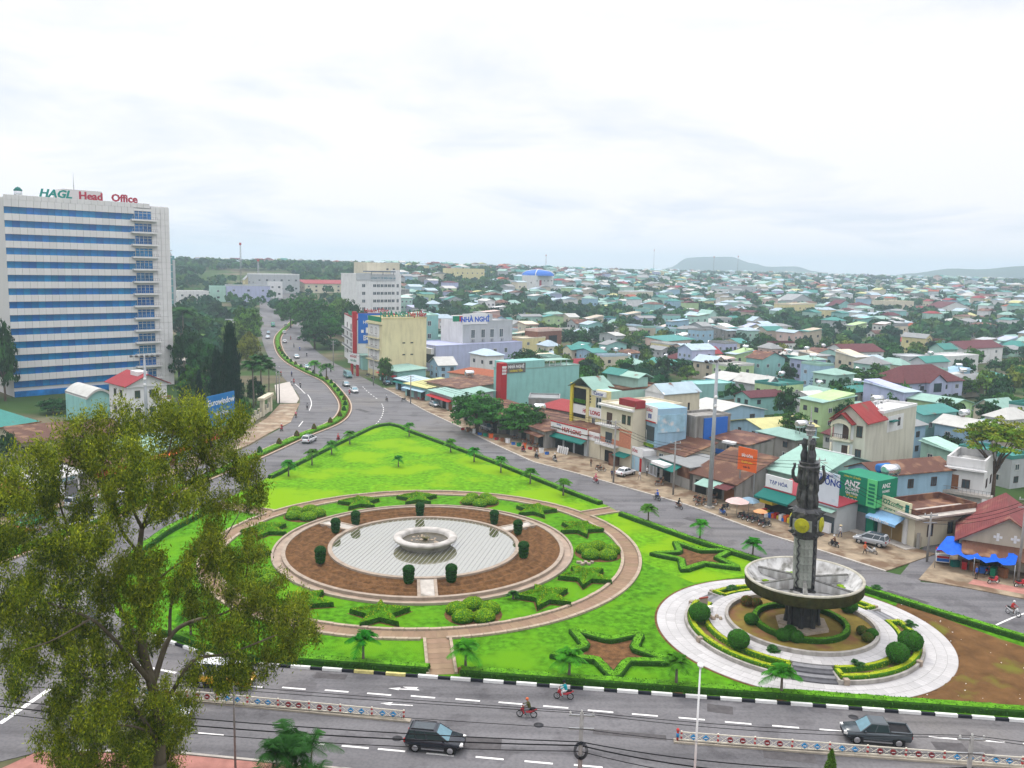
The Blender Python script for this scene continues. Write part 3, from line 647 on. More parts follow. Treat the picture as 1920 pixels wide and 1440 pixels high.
# bare tilled ground at the right end of the island
m = MB(); A = smooth_line([G(1683, 1131, PZ), G(1750, 1152, PZ), G(1920, 1213, PZ), Vector((64, 72, 0))], 60); B = smooth_line([G(1600, 1316, PZ), G(1720, 1327, PZ), G(1920, 1340, PZ), Vector((63, 68.3, 0))], 60)
k = 90
for a, b in zip(A, B):
    for j in range(k):
        p = a.lerp(b, j / (k - 1)); e = min(1, j / 4, (k - 1 - j) / 4)
        if (p - Vector((31.35, 86.9, p.z))).length < 15.25: m.v.append((p.x, p.y, PZ - 0.08)); continue
        m.v.append((p.x, p.y, PZ + 0.015 + e * (0.15 + 0.10 * math.sin((p - Vector((31, 87, 0))).length * 3.2 + 2 * noise.noise(p * 0.2)) + 0.04 * noise.noise(p * 2.0))))
for i in range(59):
    for j in range(k - 1): m.f.append((i * k + j, i * k + j + 1, (i + 1) * k + j + 1, (i + 1) * k + j)[::-1] if False else (i * k + j, i * k + j + 1, (i + 1) * k + j + 1, (i + 1) * k + j)); m.m.append(0); m.sm.append(True)
SOIL2 = mat('dry_soil', (0.125, 0.066, 0.026), 0.95, 0.3, 0.5, bump=0.6, bscale=7, patch=((0.13, 0.125, 0.02), 0.22, 0.56))
struct(m.build('bare_soil', SOIL2), 'bare tilled soil at the right end of the island')
# stones lying on the soil, uncountable crumbs
m = MB(); rg = random.Random(9)
for i in range(260):
    u, v = rg.random(), rg.random(); p = A[int(u * 59)].lerp(B[int(u * 59)], v)
    if (p - Vector((31.1, 86.9, 0))).length < 15.3: continue
    r = rg.uniform(0.02, 0.055); m.box((p.x, p.y, PZ + 0.1), (r * 2, r * 1.6, r), rz=rg.random() * 3)
tag(m.build('pebbles', WHITE), 'small pale stones and litter scattered on the bare soil', 'pebbles', kind='stuff')
# ---------------------------------------------------------------- monument plaza
PC = Vector((31.35, 86.9, 0)); PH = PZ + 0.75
def Q2(a, r): a = math.radians(a); return Vector((PC.x + r * math.cos(a), PC.y + r * math.sin(a), 0))
plaza = struct(link('plaza_path', None), 'pale granite ring path round the monument')
annulus('path_bed', PC, 12.1, 15.1, 0, PZ + 0.03, mat('plaza_joint', (0.3, 0.29, 0.28), 0.9, 0.15, 2), plaza)
for i, (a, b) in enumerate(((12.15, 13.1), (13.14, 14.1), (14.14, 15.06))): arc_pieces('paving_slab', PC, a, b, PZ, PZ + 0.045, 84, PLAZA, plaza, 0.025, a0=i * 2, a1=360 + i * 2)
m = MB(); m.lathe([(15.35, 0), (15.35, PZ + 0.02), (15.1, PZ + 0.02)], 128, 0, (PC.x, PC.y, 0), smooth=False); m.build('soil_edge', SOIL, plaza)
OPEN = [(-102, 10.5), (18, 8.5), (138, 8.5)]
terr = struct(link('monument_terrace', None), 'raised round terrace with planters round the monument')
annulus('terrace_floor_bed', PC, 7.6, 9.6, 0, PH, mat('plaza_joint', (0.3, 0.29, 0.28)), terr)
arc_pieces('paving_slab', PC, 7.85, 8.7, PH - 0.01, PH + 0.02, 54, PLAZA, terr, 0.025)
arc_pieces('paving_slab', PC, 8.73, 9.58, PH - 0.01, PH + 0.02, 60, PLAZA, terr, 0.025)
GRAN = mat('granite_wall', (0.36, 0.34, 0.31), 0.75, 0.2, 1.5, bump=0.2, streak=0.5)
annulus('inner_wall', PC, 7.5, 7.85, 0, PH + 0.42, GRAN, terr)
DGRN = mat('dark_granite', (0.10, 0.10, 0.11), 0.4, 0.2, 2, spec=0.5)
DGR2 = mat('mid_granite', (0.2, 0.2, 0.21), 0.45, 0.2, 2, spec=0.5)
def sector(name, r0, r1, a0, a1, z0, z1, mt, parent, n=14, c=PC):
    pts = [(c.x + r1 * math.cos(math.radians(a0 + (a1 - a0) * i / n)), c.y + r1 * math.sin(math.radians(a0 + (a1 - a0) * i / n))) for i in range(n + 1)]
    pts += [(c.x + r0 * math.cos(math.radians(a1 + (a0 - a1) * i / n)), c.y + r0 * math.sin(math.radians(a1 + (a0 - a1) * i / n))) for i in range(n + 1)]
    m = MB(); m.prism(pts, z0, z1, bottom=False); return m.build(name, mt, parent)
for oa, hw in OPEN:
    for k in range(4):   # steps up to the terrace
        sector('stair_step', 9.6, 12.1 - k * 0.62, oa - hw, oa + hw, 0, PZ + 0.16 + 0.165 * k + 0.004, DGRN if k % 2 == 0 else DGR2, terr, 5)
planter = []
PSOIL = mat('planter_soil', (0.17, 0.11, 0.05), 0.95, 0.3, 1.0, bump=0.5, patch=((0.11, 0.2, 0.015), 0.5, 0.5))
arcs = [(-102 + 10.5, 18 - 8.5), (18 + 8.5, 138 - 8.5), (138 + 8.5, 258 - 10.5)]
def arcline(r, a0, a1, n=30): return [Q2(a0 + (a1 - a0) * i / n, r) for i in range(n + 1)]
YHED = [BUSHI, LIME, YELG]
wh = ['right of the monument steps', 'behind the monument bowl', 'left of the monument steps']
for (a0, a1), wl in zip(arcs, wh):
    sector('planter_wall', 11.85, 12.1, a0, a1, 0, PZ + 0.42, GRAN, terr, 30)
    sector('planter_soil', 9.65, 11.85, a0 + 0.6, a1 - 0.6, 0, PZ + 0.30, PSOIL, terr, 30)
    for e in (a0, a1):
        sector('planter_wall', 9.65, 12.1, e - 0.5, e + 0.5, 0, PZ + 0.5, GRAN, terr, 2)
    for k in range(3):
        a = a0 + 3 + (a1 - a0 - 6) * k / 2
        m = MB(); m.box((0, 0, PZ + 0.3), (0.6, 0.5, 0.6)); m.build('wall_block', PALE, terr, loc=Q2(a, 11.97), rz=math.radians(a))
    t = thing('planter_hedge', 'low yellow-green hedge edging the planter ' + wl, 'hedge', (0, 0, 0), 0, 'planter hedges round the monument')
    hedge_line('hedge_outer', arcline(11.45, a0 + 1.5, a1 - 1.5), 0.6, 0.45, PZ + 0.3, '', YHED, 90, 0.16, 21, parent=t)
    hedge_line('hedge_inner', arcline(9.95, a0 + 1.5, a1 - 1.5), 0.5, 0.55, PZ + 0.3, '', YHED, 90, 0.16, 22, parent=t)
    for e in (a0 + 2, a1 - 2): hedge_line('hedge_end', [Q2(e, 10.2), Q2(e, 11.3)], 0.5, 0.5, PZ + 0.3, '', YHED, 90, 0.16, 23, parent=t, step=0.4)
# inner bed
IB = mat('inner_bed', (0.20, 0.15, 0.035), 0.95, 0.3, 0.5, bump=0.5, patch=((0.2, 0.1, 0.05), 0.35, 0.52))
m = MB(); m.disc(7.5, PH - 0.03, 64, 0, (PC.x, PC.y)); m.build('bed_soil', IB, terr)
hedge_line('ring_hedge', [Q2(a, 4.7) for a in range(-190, 171, 8)], 0.6, 0.55, PH - 0.05, 'dark green ring hedge round the foot of the monument', dens=90, size=0.16, seed=31, closed=True)
m = MB(); m.ell((0, 0, 0.75), (1.0, 1.0, 0.85), 18, 12)
rng = np.random.default_rng(3); Pp, Nn, _ = sample_faces(m.v, m.f, 130, rng)
BALL = leafmat('ball_leaf', (0.035, 0.16, 0.012), 0.35, scale=2.0); OLIV = leafmat('olive_leaf', (0.12, 0.10, 0.02), 0.4, scale=2.0); REDL = leafmat('reddish_leaf', (0.20, 0.07, 0.025), 0.4, scale=2.0)
lv = leaf_quads(Pp, Nn, 0.17, rng, 0.6, 0.55)
ballm = {k: quads_mesh('foliage', [HEDGEI, v], lv, np.ones(len(Pp), int), m, 0) for k, v in (('g', BALL), ('o', OLIV), ('r', REDL))}
for px, py, s, k, lab in ((1384, 1213, 1.1, 'g', 'big round green shrub left of the monument steps'), (1311, 1162, 1.15, 'g', 'big round green shrub at the left end of the plaza planter'), (1706, 1217, 1.2, 'g', 'rear one of two big round shrubs right of the steps'), (1682, 1238, 1.1, 'g', 'front one of two big round shrubs right of the steps'),
    (1468, 1200, 0.75, 'g', 'left ball shrub of the trio before the monument foot'), (1492, 1203, 0.75, 'g', 'right ball shrub of the trio before the monument foot'), (1481, 1192, 0.7, 'g', 'rear ball shrub of the trio before the monument foot'),
    (1591, 1147, 0.95, 'g', 'loose green shrub right behind the monument foot'), (1408, 1170, 0.75, 'g', 'small green block shrub at the left of the ring hedge'),
    (1400, 1135, 0.7, 'r', 'left one of two reddish round shrubs behind the ring hedge'), (1418, 1138, 0.65, 'r', 'right one of two reddish round shrubs behind the ring hedge'),
    (1616, 1190, 0.6, 'o', 'dark olive shrub at the back of the trio right of the ring hedge'), (1635, 1196, 0.62, 'g', 'green ball shrub of the trio right of the ring hedge'), (1626, 1203, 0.6, 'o', 'front olive shrub of the trio right of the ring hedge')):
    t = thing('ball_shrub', lab, 'shrub', G(px, py, PH - 0.05), px, 'round shrubs on the monument plaza', s); link('foliage', ballm[k], t)

# ---------------------------------------------------------------- monument
BK = mat('black_stone', (0.028, 0.028, 0.03), 0.45, 0.5, 2.0, bump=0.3, spec=0.5, patch=((0.10, 0.095, 0.085), 1.1, 0.6))
GS = mat('grey_slab', (0.24, 0.255, 0.225), 0.7, 0.25, 0.9, bump=0.2, rand=0.55, patch=((0.09, 0.09, 0.085), 1.3, 0.6))
MOSS = mat('mossy_stone', (0.045, 0.043, 0.014), 0.9, 0.45, 1.5, bump=0.8, bscale=5, patch=((0.035, 0.04, 0.015), 1.2, 0.5))
BWHT = mat('stained_white', (0.52, 0.52, 0.51), 0.8, 0.15, 1.0, streak=1.0, patch=((0.13, 0.13, 0.11), 0.9, 0.58))
GONG = mat('yellow_gong', (0.36, 0.35, 0.02), 0.5, 0.15, 5, bump=0.3)
mo = thing('monument', 'tall dark carved stone monument rising through a great round bowl', 'monument', (31.45, 86.75, PH - 0.05))
mo.rotation_euler = (0, math.radians(-1.4), 0)
m = MB(); m.prism(star_poly(2.9, 2.9, 0.35, 3), -0.3, 0.28); m.build('plinth', mat('worn_plinth', (0.45, 0.38, 0.30), 0.8, 0.2, 2, patch=((0.25, 0.2, 0.12), 1.0, 0.55)), mo)
def octo(r, rot=math.pi / 8): return [(r * math.cos(rot + i * math.pi / 4), r * math.sin(rot + i * math.pi / 4)) for i in range(8)]
m = MB()
for i in range(8):
    a = math.pi / 8 + i * math.pi / 4
    pts = [(0.35 * math.cos(t), 0.35 * math.sin(t)) for t in (0, 1.57, 3.14, 4.71)]
    m.tube([(1.62 * math.cos(a), 1.62 * math.sin(a), 0.25), (1.5 * math.cos(a), 1.5 * math.sin(a), 1.5), (1.62 * math.cos(a), 1.62 * math.sin(a), 2.6), (1.5 * math.cos(a), 1.5 * math.sin(a), 4.2)], [0.3, 0.24, 0.3, 0.26], 6, 0, smooth=False)
m.prism(octo(1.55), 0.25, 4.2); m.build('lower_shaft', BK, mo)
# bowl
bo = MB(); bo.lathe([(1.4, 3.75), (2.6, 3.75), (4.6, 3.85), (5.75, 4.1), (6.0, 4.35), (6.05, 5.35)], 72, 0); bw_ = bo.build('bowl_outside', MOSS, mo)
m = MB(); m.lathe([(6.05, 5.35), (6.08, 5.5), (5.8, 5.52), (5.75, 5.4)], 72); m.build('bowl_rim', mat('rim_stone', (0.42, 0.40, 0.33), 0.8, 0.2, 2, streak=0.4), mo)
m = MB(); m.lathe([(5.76, 5.42), (4.9, 4.35), (1.3, 4.1)], 72); m.build('bowl_inside', BWHT, mo)
beam = MB(); beam.add([(1.3, -0.14, 4.1), (1.3, 0.14, 4.1), (1.3, 0.14, 5.25), (1.3, -0.14, 5.25), (5.3, -0.14, 4.6), (5.3, 0.14, 4.6), (5.3, 0.14, 5.05), (5.3, -0.14, 5.05)], [(0, 1, 2, 3)[::-1], (4, 5, 6, 7), (0, 1, 5, 4), (1, 2, 6, 5), (2, 3, 7, 6), (3, 0, 4, 7)])
bme = beam.mesh('rib', BWHT); cap = MB(); cap.box((3.3, 0, 5.2), (4.0, 0.34, 0.1), M=Matrix.Rotation(0.05, 3, 'Y')); cme = cap.mesh('rib_cap', mat('stained_dark', (0.14, 0.14, 0.13), 0.9, 0.5, 2))
for i in range(6):
    r = link('rib', bme, mo, rz=0.25 + i * math.pi / 3); link('rib_cap', cme, r)
m = MB()
for i in range(14):
    a = i * 1.7; m.ell((3.9 * math.cos(a), 3.9 * math.sin(a), 4.35), (0.4, 0.3, 0.12), 7, 5)
m.build('weeds', LIME, mo)['kind'] = 'stuff'
# shaft clad in slabs
m = MB(); m.prism(octo(1.38), 4.1, 10.4); sh = m.build('shaft', BK, mo)
wid = 2 * 1.40 * math.sin(math.pi / 8); rows = 7; ph = 5.9 / rows
for wd_, nm in ((wid / 2 - 0.02, 'a'),):
    sm2 = MB().box((0, 0, 0), (0.09, wd_, ph - 0.03)).mesh('stone_slab', GS)
dk = MB().box((0, 0, 0), (0.09, wid / 2 - 0.02, ph - 0.03)).mesh('stone_slab', BK)
rg = random.Random(2)
for i in range(8):
    a = i * math.pi / 4; ap = 1.38 * math.cos(math.pi / 8)
    for r in range(rows):
        for s in (-1, 1):
            o_ = s * wid / 4; x, y = ap * math.cos(a) - o_ * math.sin(a), ap * math.sin(a) + o_ * math.cos(a)
            link('stone_slab', dk if i in (0, 7) or rg.random() < 0.06 else sm2, sh, (x, y, 4.45 + ph * (r + 0.5)), a)
# zigzag carvings
m = MB()
for a in (-0.95, 0.6, 2.2, 3.76):
    pts = []
    for k in range(13): pts.append(((1.42 + 0.02) * math.cos(a + 0.1 * (-1) ** k), 1.44 * math.sin(a + 0.1 * (-1) ** k), 4.5 + k * 0.45))
    m.tube(pts, 0.1, 5, smooth=False)
m.build('carved_band', BK, mo)
# gong drum
m = MB(); m.lathe([(1.35, 9.6), (1.75, 10.0), (1.82, 11.0), (1.85, 12.6), (1.5, 12.95), (1.3, 13.0)], 8, 0, smooth=False, a0=math.pi / 8)
for i in range(8):
    a = math.pi / 8 + i * math.pi / 4
    for z, l in ((10.15, 0.35), (12.5, 0.4), (11.3, 0.2)): m.tube([(1.7 * math.cos(a), 1.7 * math.sin(a), z), ((1.9 + l) * math.cos(a), (1.9 + l) * math.sin(a), z + 0.05)], [0.3, 0.03], 5, smooth=False)
m.build('drum', BK, mo)
gm = MB(); gm.lathe([(0.9, 0), (0.9, 0.12), (0.8, 0.16), (0.3, 0.18), (0.22, 0.3), (0.02, 0.32)], 28); gm.add([(0.9 * math.cos(i * math.pi / 14), 0.9 * math.sin(i * math.pi / 14), 0) for i in range(28)], [tuple(range(28))[::-1]])
gme = gm.mesh('gong', GONG); pm = MB(); pm.box((0, 0, -0.02), (1.35, 2.3, 0.1)); pme = pm.mesh('gong_panel', GS)
for i in range(4):
    a = -math.pi * 0.5 - 0.62 + i * math.pi / 2
    R3 = Matrix.Rotation(a, 4, 'Z') @ Matrix.Rotation(math.radians(90), 4, 'Y')
    for me, d_ in ((pme, 1.72), (gme, 1.78)):
        g = link(gme.name if me is gme else 'gong_panel', me, mo); g.name = 'gong' if me is gme else 'gong_panel'; g.matrix_local = Matrix.Translation((d_ * math.cos(a), d_ * math.sin(a), 11.3)) @ R3
# carved upper column
m = MB()
for i in range(8):
    a = i * math.pi / 4; p = []
    for k in range(9): p.append(((1.0 + 0.12 * math.sin(k * 1.6 + i)) * math.cos(a), (1.0 + 0.12 * math.sin(k * 1.6 + i)) * math.sin(a), 12.9 + k * 0.52))
    m.tube(p, [0.40, 0.32, 0.40, 0.34, 0.38, 0.30, 0.38, 0.32, 0.36], 6, smooth=False)
m.lathe([(1.05, 12.9), (0.95, 15), (1.05, 17.1)], 8, smooth=False); m.build('upper_column', mat('carved_stone', (0.06, 0.06, 0.058), 0.6, 0.6, 1.5, bump=0.4, patch=((0.2, 0.195, 0.175), 0.7, 0.56)), mo)
m = MB(); m.lathe([(1.0, 16.9), (1.35, 17.0), (1.4, 17.35), (1.15, 17.5), (1.3, 17.75), (1.0, 17.8), (0.1, 17.8)], 10, smooth=False); m.build('collar', BK, mo)
am = MB(); am.tube([(1.0, 0, 15.6), (1.5, 0, 15.7), (1.85, 0, 16.1), (1.9, 0, 16.7), (1.7, 0, 17.2), (1.75, 0, 17.5)], [0.28, 0.26, 0.24, 0.2, 0.16, 0.2], 7); ame = am.mesh('curved_arm', BK)
for i in range(4): link('curved_arm', ame, mo, rz=-0.42 + i * math.pi / 2)
m = MB()
for i in range(3):
    a = 0.6 + i * 2.1; x, y = 0.62 * math.cos(a), 0.62 * math.sin(a)
    m.tube([(x, y, 17.7), (x * 1.1, y * 1.1, 18.4), (x * 0.95, y * 0.95, 19.1), (x * 1.15, y * 1.15, 19.7), (x, y, 20.2)], [0.40, 0.46, 0.3, 0.38, 0.2], 7, smooth=False)
m.build('standing_figures', BK, mo)
m = MB(); m.tube([(0, 0, 17.7), (0, 0, 20.5), (0, 0, 22.0), (0, 0, 23.6)], [0.3, 0.22, 0.1, 0.03], 8)
for z, r, t_ in ((20.6, 0.42, 0.09), (21.1, 0.55, 0.1), (21.6, 0.42, 0.09), (22.0, 0.25, 0.07)):
    m.lathe([(r - t_, z), (r, z - t_), (r + t_, z), (r, z + t_), (r - t_, z)], 14, smooth=False)
m.add([(0.6 * math.cos(i * math.pi / 8), -0.06, 21.1 + 0.6 * math.sin(i * math.pi / 8)) for i in range(16)], [tuple(range(16))])
m.build('spire', mat('pale_spire', (0.30, 0.30, 0.29), 0.6, 0.4, 4), mo)
for c_ in mo.children:
    if not c_.name.startswith(('bowl', 'rib', 'plinth', 'weeds', 'lower_shaft', 'gong')): c_.scale = (.82, .82, 1)
    elif c_.name.startswith('gong'): c_.location.x *= .84; c_.location.y *= .84; c_.scale = (.85, .85, .85)
# sign board and small boulders at the left plaza entrance
t = thing('plaza_sign', 'small pale sign board with red edge at the left plaza entrance', 'sign', G(1318, 1150, PH - 0.1), 0.4)
m = MB(); m.bb(-0.5, 0.5, -0.06, 0.06, 0.2, 1.7); m.build('board', PALE, t); m = MB(); m.bb(-0.55, 0.55, -0.08, 0.08, 1.7, 1.85); m.build('red_edge', mat('dull_red', (0.3, 0.07, 0.05), 0.7), t); m = MB(); m.bb(0.5, 1.1, -0.3, 0.2, -0.3, 0.7); m.build('box', WHITE, t)
for k in range(4):
    m = MB(); m.ell((0, 0, 0.1), (0.35 - .05 * k, 0.28, 0.3), 7, 5, smooth=False)
    tag(m.build('boulder', STONE, loc=G(1330 + k * 7, 1158 + (k % 2) * 4, PH - 0.05)), ['largest', 'second', 'third', 'rightmost and smallest'][k] + ' pale boulder lying beside the plaza sign', 'boulder', 'boulders beside the plaza sign')
# broken stones on the ring lawn and the potted cycad
for k in range(5):
    m = MB(); m.box((0, 0, 0.12), (0.7 - .08 * k, 0.4, 0.3), rz=k); p = G(1086 + k * 6, 1056 + (k % 2) * 3, PZ)
    tag(m.build('broken_stone', PALE, loc=p), ['leftmost', 'second', 'middle', 'fourth', 'rightmost'][k] + ' piece of broken pale stone on the ring lawn', 'stone', 'broken stones on the ring lawn')
# ---------------------------------------------------------------- palms
BARK = mat('bark', (0.12, 0.085, 0.06)); PBARK = mat('palm_trunk', (0.16, 0.135, 0.11), 0.9, 0.25, 3, bump=0.3)
PALML = leafmat('palm_leaf', (0.045, 0.20, 0.012), 0.4, rand=0.6, scale=2.0, trans=0.2)
PALMD = leafmat('palm_leaf_dark', (0.032, 0.11, 0.022), 0.45, scale=1.5, trans=0.15)
def frond(lv, base, az, elev, length, rng, droop=1.2, nl=16, lw=0.07, ll=0.36):
    """one feather leaf: a curved midrib with two rows of leaflets"""
    d = np.array([math.cos(az) * math.cos(elev), math.sin(az) * math.cos(elev), math.sin(elev)]); side = np.array([-math.sin(az), math.cos(az), 0.0])
    pts = []
    for i in range(nl + 1):
        t = i / nl; p = base + d * length * t; p = p + np.array([0, 0, -droop * length * 0.5 * t * t]); pts.append(p)
    q = []
    for i in range(1, nl + 1):
        t = i / nl; tg = pts[i] - pts[i - 1]; tg /= np.linalg.norm(tg) + 1e-9; L_ = ll * length * (math.sin(math.pi * min(1, 0.15 + 0.85 * t)) ** 0.6 + 0.15)
        for s in (-1, 1):
            e = tg * 0.55 + side * s * 0.9 + np.array([0, 0, -0.35 + rng.uniform(-.15, .1)]); e /= np.linalg.norm(e); w_ = tg * lw * length
            q += [pts[i] - w_ * .5, pts[i] + w_ * .5, pts[i] + e * L_ + w_ * 0.15, pts[i] + e * L_ - w_ * 0.15]
    for i in range(nl):
        up = np.array([0, 0, 0.02 * length]); sd_ = side * 0.02 * length; q += [pts[i] - sd_, pts[i] + sd_, pts[i + 1] + sd_ * .5, pts[i + 1] - sd_ * .5]
    lv.extend(q)
def palm_meshes(seed, th, n, length, droop=1.25, r0=0.13, mats=None):
    rng = np.random.default_rng(seed); lv = []
    for i in range(n):
        az = i * 2.399 + rng.uniform(-.2, .2); el_ = math.radians(rng.uniform(5, 75)); frond(lv, np.array([0, 0, th]), az, el_, length * rng.uniform(.85, 1.1), rng, droop)
    cr = quads_mesh('crown', [mats or PALML], np.array(lv))
    m = MB(); m.tube([(0, 0, -0.1), (0.02, 0, th * 0.3), (0, 0, th * 0.7), (0, 0, th + 0.1)], [r0 * 1.3, r0, r0 * 0.8, r0 * 0.7], 8)
    return cr, m.mesh('trunk', PBARK)
pvar = [palm_meshes(s, th, 16, 1.85) for s, th in ((1, 2.3), (2, 2.5), (3, 2.1))]
soilm = MB(); soilm.prism([(0.95 * math.cos(i * .4), 0.75 * math.sin(i * .4)) for i in range(16)], -0.02, 0.03); ringm = soilm.mesh('soil_patch', SOIL)
def small_palm(px, py, k, label, s=1.0, ring_=False, z=PZ, grp='small palms along the island edge'):
    t = thing('small_palm', label, 'palm', G(px, py, z), k * 1.3, grp, s); cr, tr = pvar[k % 3]; link('crown', cr, t); link('trunk', tr, t)
    if ring_: link('soil_patch', ringm, t)
    return t
for i, (x, y) in enumerate(((541, 893), (585, 872), (622, 852), (656, 833))): small_palm(x, y, i, ['nearest', 'second', 'third', 'farthest'][i] + ' of four small palms on the left hedge of the island', 0.98)
for i, (x, y) in enumerate(((767, 818), (845, 848), (889, 866), (939, 886), (994, 907), (1056, 929))): small_palm(x, y, i + 1, ['first', 'second', 'third', 'fourth', 'fifth', 'sixth'][i] + ' small palm down the right hedge counted from the island tip', 0.98)
for i, (x, y) in enumerate(((1215, 981), (1312, 1014), (1411, 1047))): small_palm(x, y, i, ['small palm just right of the right-hand path exit', 'small palm behind the star hedge near the monument', 'small palm just left of the monument bowl'][i], 0.98, True)
small_palm(747, 875, 2, 'lone tiny palm in the middle of the far lawn', 0.75)
for i, (x, y) in enumerate(((358, 1200), (681, 1246), (873, 1258), (1067, 1276), (1267, 1291), (1464, 1306))):
    small_palm(x, y, i, ['small palm on the near lawn behind the big tree', 'small palm on the near lawn left of the entrance path', 'small palm on the near lawn right of the entrance path', 'small palm left of the near star hedge', 'small palm right of the near star hedge, behind the lamp post', 'small palm on the plaza edge before the steps'][i], 1.05, True)
# cycads
cyc, cyt = palm_meshes(9, 0.55, 22, 0.85, 0.9, 0.13, PALMD)
for x, y, z, lab in ((1372, 1112, PZ + .3, 'dark cycad in the planter left of the bowl'), (1449, 1228, PZ + .3, 'cycad in the planter left of the steps'), (1607, 1255, PZ + .3, 'yellowish cycad in the planter right of the steps'), (1707, 1180, PZ + .3, 'dark cycad in the planter at the right of the plaza'), (962, 1122, PZ + .06, 'potted cycad on the gutter of the ring garden'), (1643, 1112, PZ, 'spiky cycad behind the right side of the bowl')):
    t = thing('cycad', lab, 'cycad', G(x, y, z), x, 'cycads', 1.0); link('crown', cyc, t); link('trunk', cyt, t)

# ---------------------------------------------------------------- broadleaf trees
def crown_mesh(seed, nc, nl, leaf, mats, flat=0.8, spread=0.30, lo=0.35, outline=0.25):
    """unit crown (radius about 1, centred at 0): many leaf clumps spread through an uneven volume, with gaps"""
    rng = np.random.default_rng(seed); Ps = []; Ns = []; Ms = []
    for c in range(nc):
        v = rng.normal(size=3); v /= np.linalg.norm(v)
        if v[2] < -0.55: v[2] *= -0.6
        rr = (lo + (1 - lo) * rng.random() ** 0.6) * (1 + outline * noise.noise(Vector((v[0] * 1.7 + seed, v[1] * 1.7, v[2] * 1.7)))) * 0.85
        cc = v * rr * np.array([1, 1, flat]); k = rng.integers(int(nl * .6), int(nl * 1.4)); n = rng.normal(size=(k, 3)); n /= np.linalg.norm(n, axis=1, keepdims=True); n[:, 2] = np.abs(n[:, 2]) * 0.9 + n[:, 2] * 0.1
        rad = spread * rng.uniform(.6, 1.15); Ps.append(cc + n * rad * rng.uniform(.55, 1.0, (k, 1)) * np.array([1, 1, 0.75])); Ns.append(n * 0.7 + v * 0.3); Ms.append(np.full(k, rng.integers(0, len(mats))))
    P = np.concatenate(Ps); Nn = np.concatenate(Ns); Nn /= np.linalg.norm(Nn, axis=1, keepdims=True)
    return quads_mesh('crown', mats, leaf_quads(P, Nn, leaf, rng, 0.75, 0.45), np.concatenate(Ms))
def trunk_mesh(seed, limbs=5):
    """unit trunk: height 1 to the crown base, limbs reaching up into the crown"""
    rg = random.Random(seed); m = MB(); m.tube([(0, 0, -0.1), (rg.uniform(-.03, .03), 0, 0.4), (0, rg.uniform(-.05, .05), 1.0)], [0.11, 0.085, 0.065], 7)
    for i in range(limbs):
        a = i * 6.283 / limbs + rg.uniform(-.4, .4); r = rg.uniform(.5, .9); m.tube([(0, 0, 0.85), (0.3 * r * math.cos(a), 0.3 * r * math.sin(a), 1.25), (r * math.cos(a), r * math.sin(a), 1.75)], [0.055, 0.035, 0.012], 5)
    return m.mesh('trunk', BARK)
TG = {'d': (0.022, 0.075, 0.020), 'm': (0.042, 0.125, 0.020), 'l': (0.10, 0.185, 0.03), 'y': (0.15, 0.19, 0.02), 'b': (0.030, 0.075, 0.035)}
TM = {}
for k, c in TG.items(): TM[k] = [leafmat('leaf_' + k + '1', c, 0.45, rand=0.5, scale=0.8), leafmat('leaf_' + k + '2', tuple(v * 1.5 for v in c), 0.35, rand=0.5, scale=0.8), leafmat('leaf_' + k + '3', tuple(v * 0.6 for v in c), 0.35, rand=0.5, scale=0.8)]
CR_FAR = {k: [crown_mesh(50 + i + ord(k), 60, 26, 0.17, TM[k]) for i in range(3)] for k in TG}
CR_MID = {k: [crown_mesh(150 + i + ord(k), 150, 50, 0.085, TM[k], spread=0.24) for i in range(2)] for k in TG}
TRK = [trunk_mesh(i) for i in range(4)]
KW = {'d': 'dark green', 'm': 'green', 'l': 'light green', 'y': 'yellow-green', 'b': 'bluish green'}
def tree(base, h, r, k, label, seed=0, mid=False, trunk=0.28, group=None, flat=None):
    """a tree at BASE, h tall, crown radius r"""
    t = thing('tree', label, 'tree', base, seed * 1.7, group); sz = h * (1 - 0.6 * trunk) / 1.4
    ms = (CR_MID if mid else CR_FAR)[k]; c = link('crown', ms[seed % len(ms)], t, (0, 0, h - sz * 0.95), seed * 0.9, (r, r, sz))
    tr = link('trunk', TRK[seed % 4], t, None, None, (r * 0.75, r * 0.75, h * trunk * 1.15)); return t
def depth_of(p): return (Vector(p) - Vector((0, 0, CAMH))).dot(FW)
def tree_px(px, pyb, pyt, wpx, k, label, seed=0, mid=False, trunk=0.28, group=None):
    b = G(px, pyb); d = depth_of(b); tree(b, (pyb - pyt) * d / FPX / UP.z, wpx * d / FPX / 2, k, label, seed, mid, trunk, group)
for i, a in enumerate([
    (893, 812, 722, 118, 'm', 'wide green street tree left of the pair before the aqua hotel', True), (975, 822, 748, 105, 'm', 'layered green street tree right of the pair before the aqua hotel', True),
    (985, 705, 648, 78, 'd', 'dark round tree beside the lilac wall', True), (1490, 835, 765, 70, 'm', 'green tree behind the pale yellow tin roof', True), (1462, 815, 768, 50, 'm', 'smaller green tree left of the tree behind the yellow tin roof', True),
    (1755, 800, 762, 48, 'd', 'small dark tree right behind the tall cream house', True), (1770, 862, 808, 78, 'd', 'dark bushy tree beside the tall cream house', True),
    (1560, 735, 690, 95, 'd', 'left tree of the dark grove behind the blue house', True), (1620, 745, 683, 110, 'm', 'middle tree of the dark grove behind the blue house', True), (1680, 750, 692, 110, 'd', 'right tree of the dark grove behind the blue house', True), (1590, 770, 720, 60, 'l', 'lighter tree before the dark grove', True),
    (1850, 770, 735, 50, 'd', 'dark tree left of the yellow umbrella tree', True), (1805, 745, 700, 60, 'm', 'tree hugging the lilac villa', True),
    (722, 720, 664, 32, 'm', 'slim street tree before the yellow hotel', True), (700, 655, 628, 60, 'd', 'dark tree under the blue hotel sign', True), (620, 655, 632, 42, 'd', 'dark low trees beside the avenue pavement', True)]):
    tree_px(*a[:6], seed=i, mid=a[6], trunk=0.3)
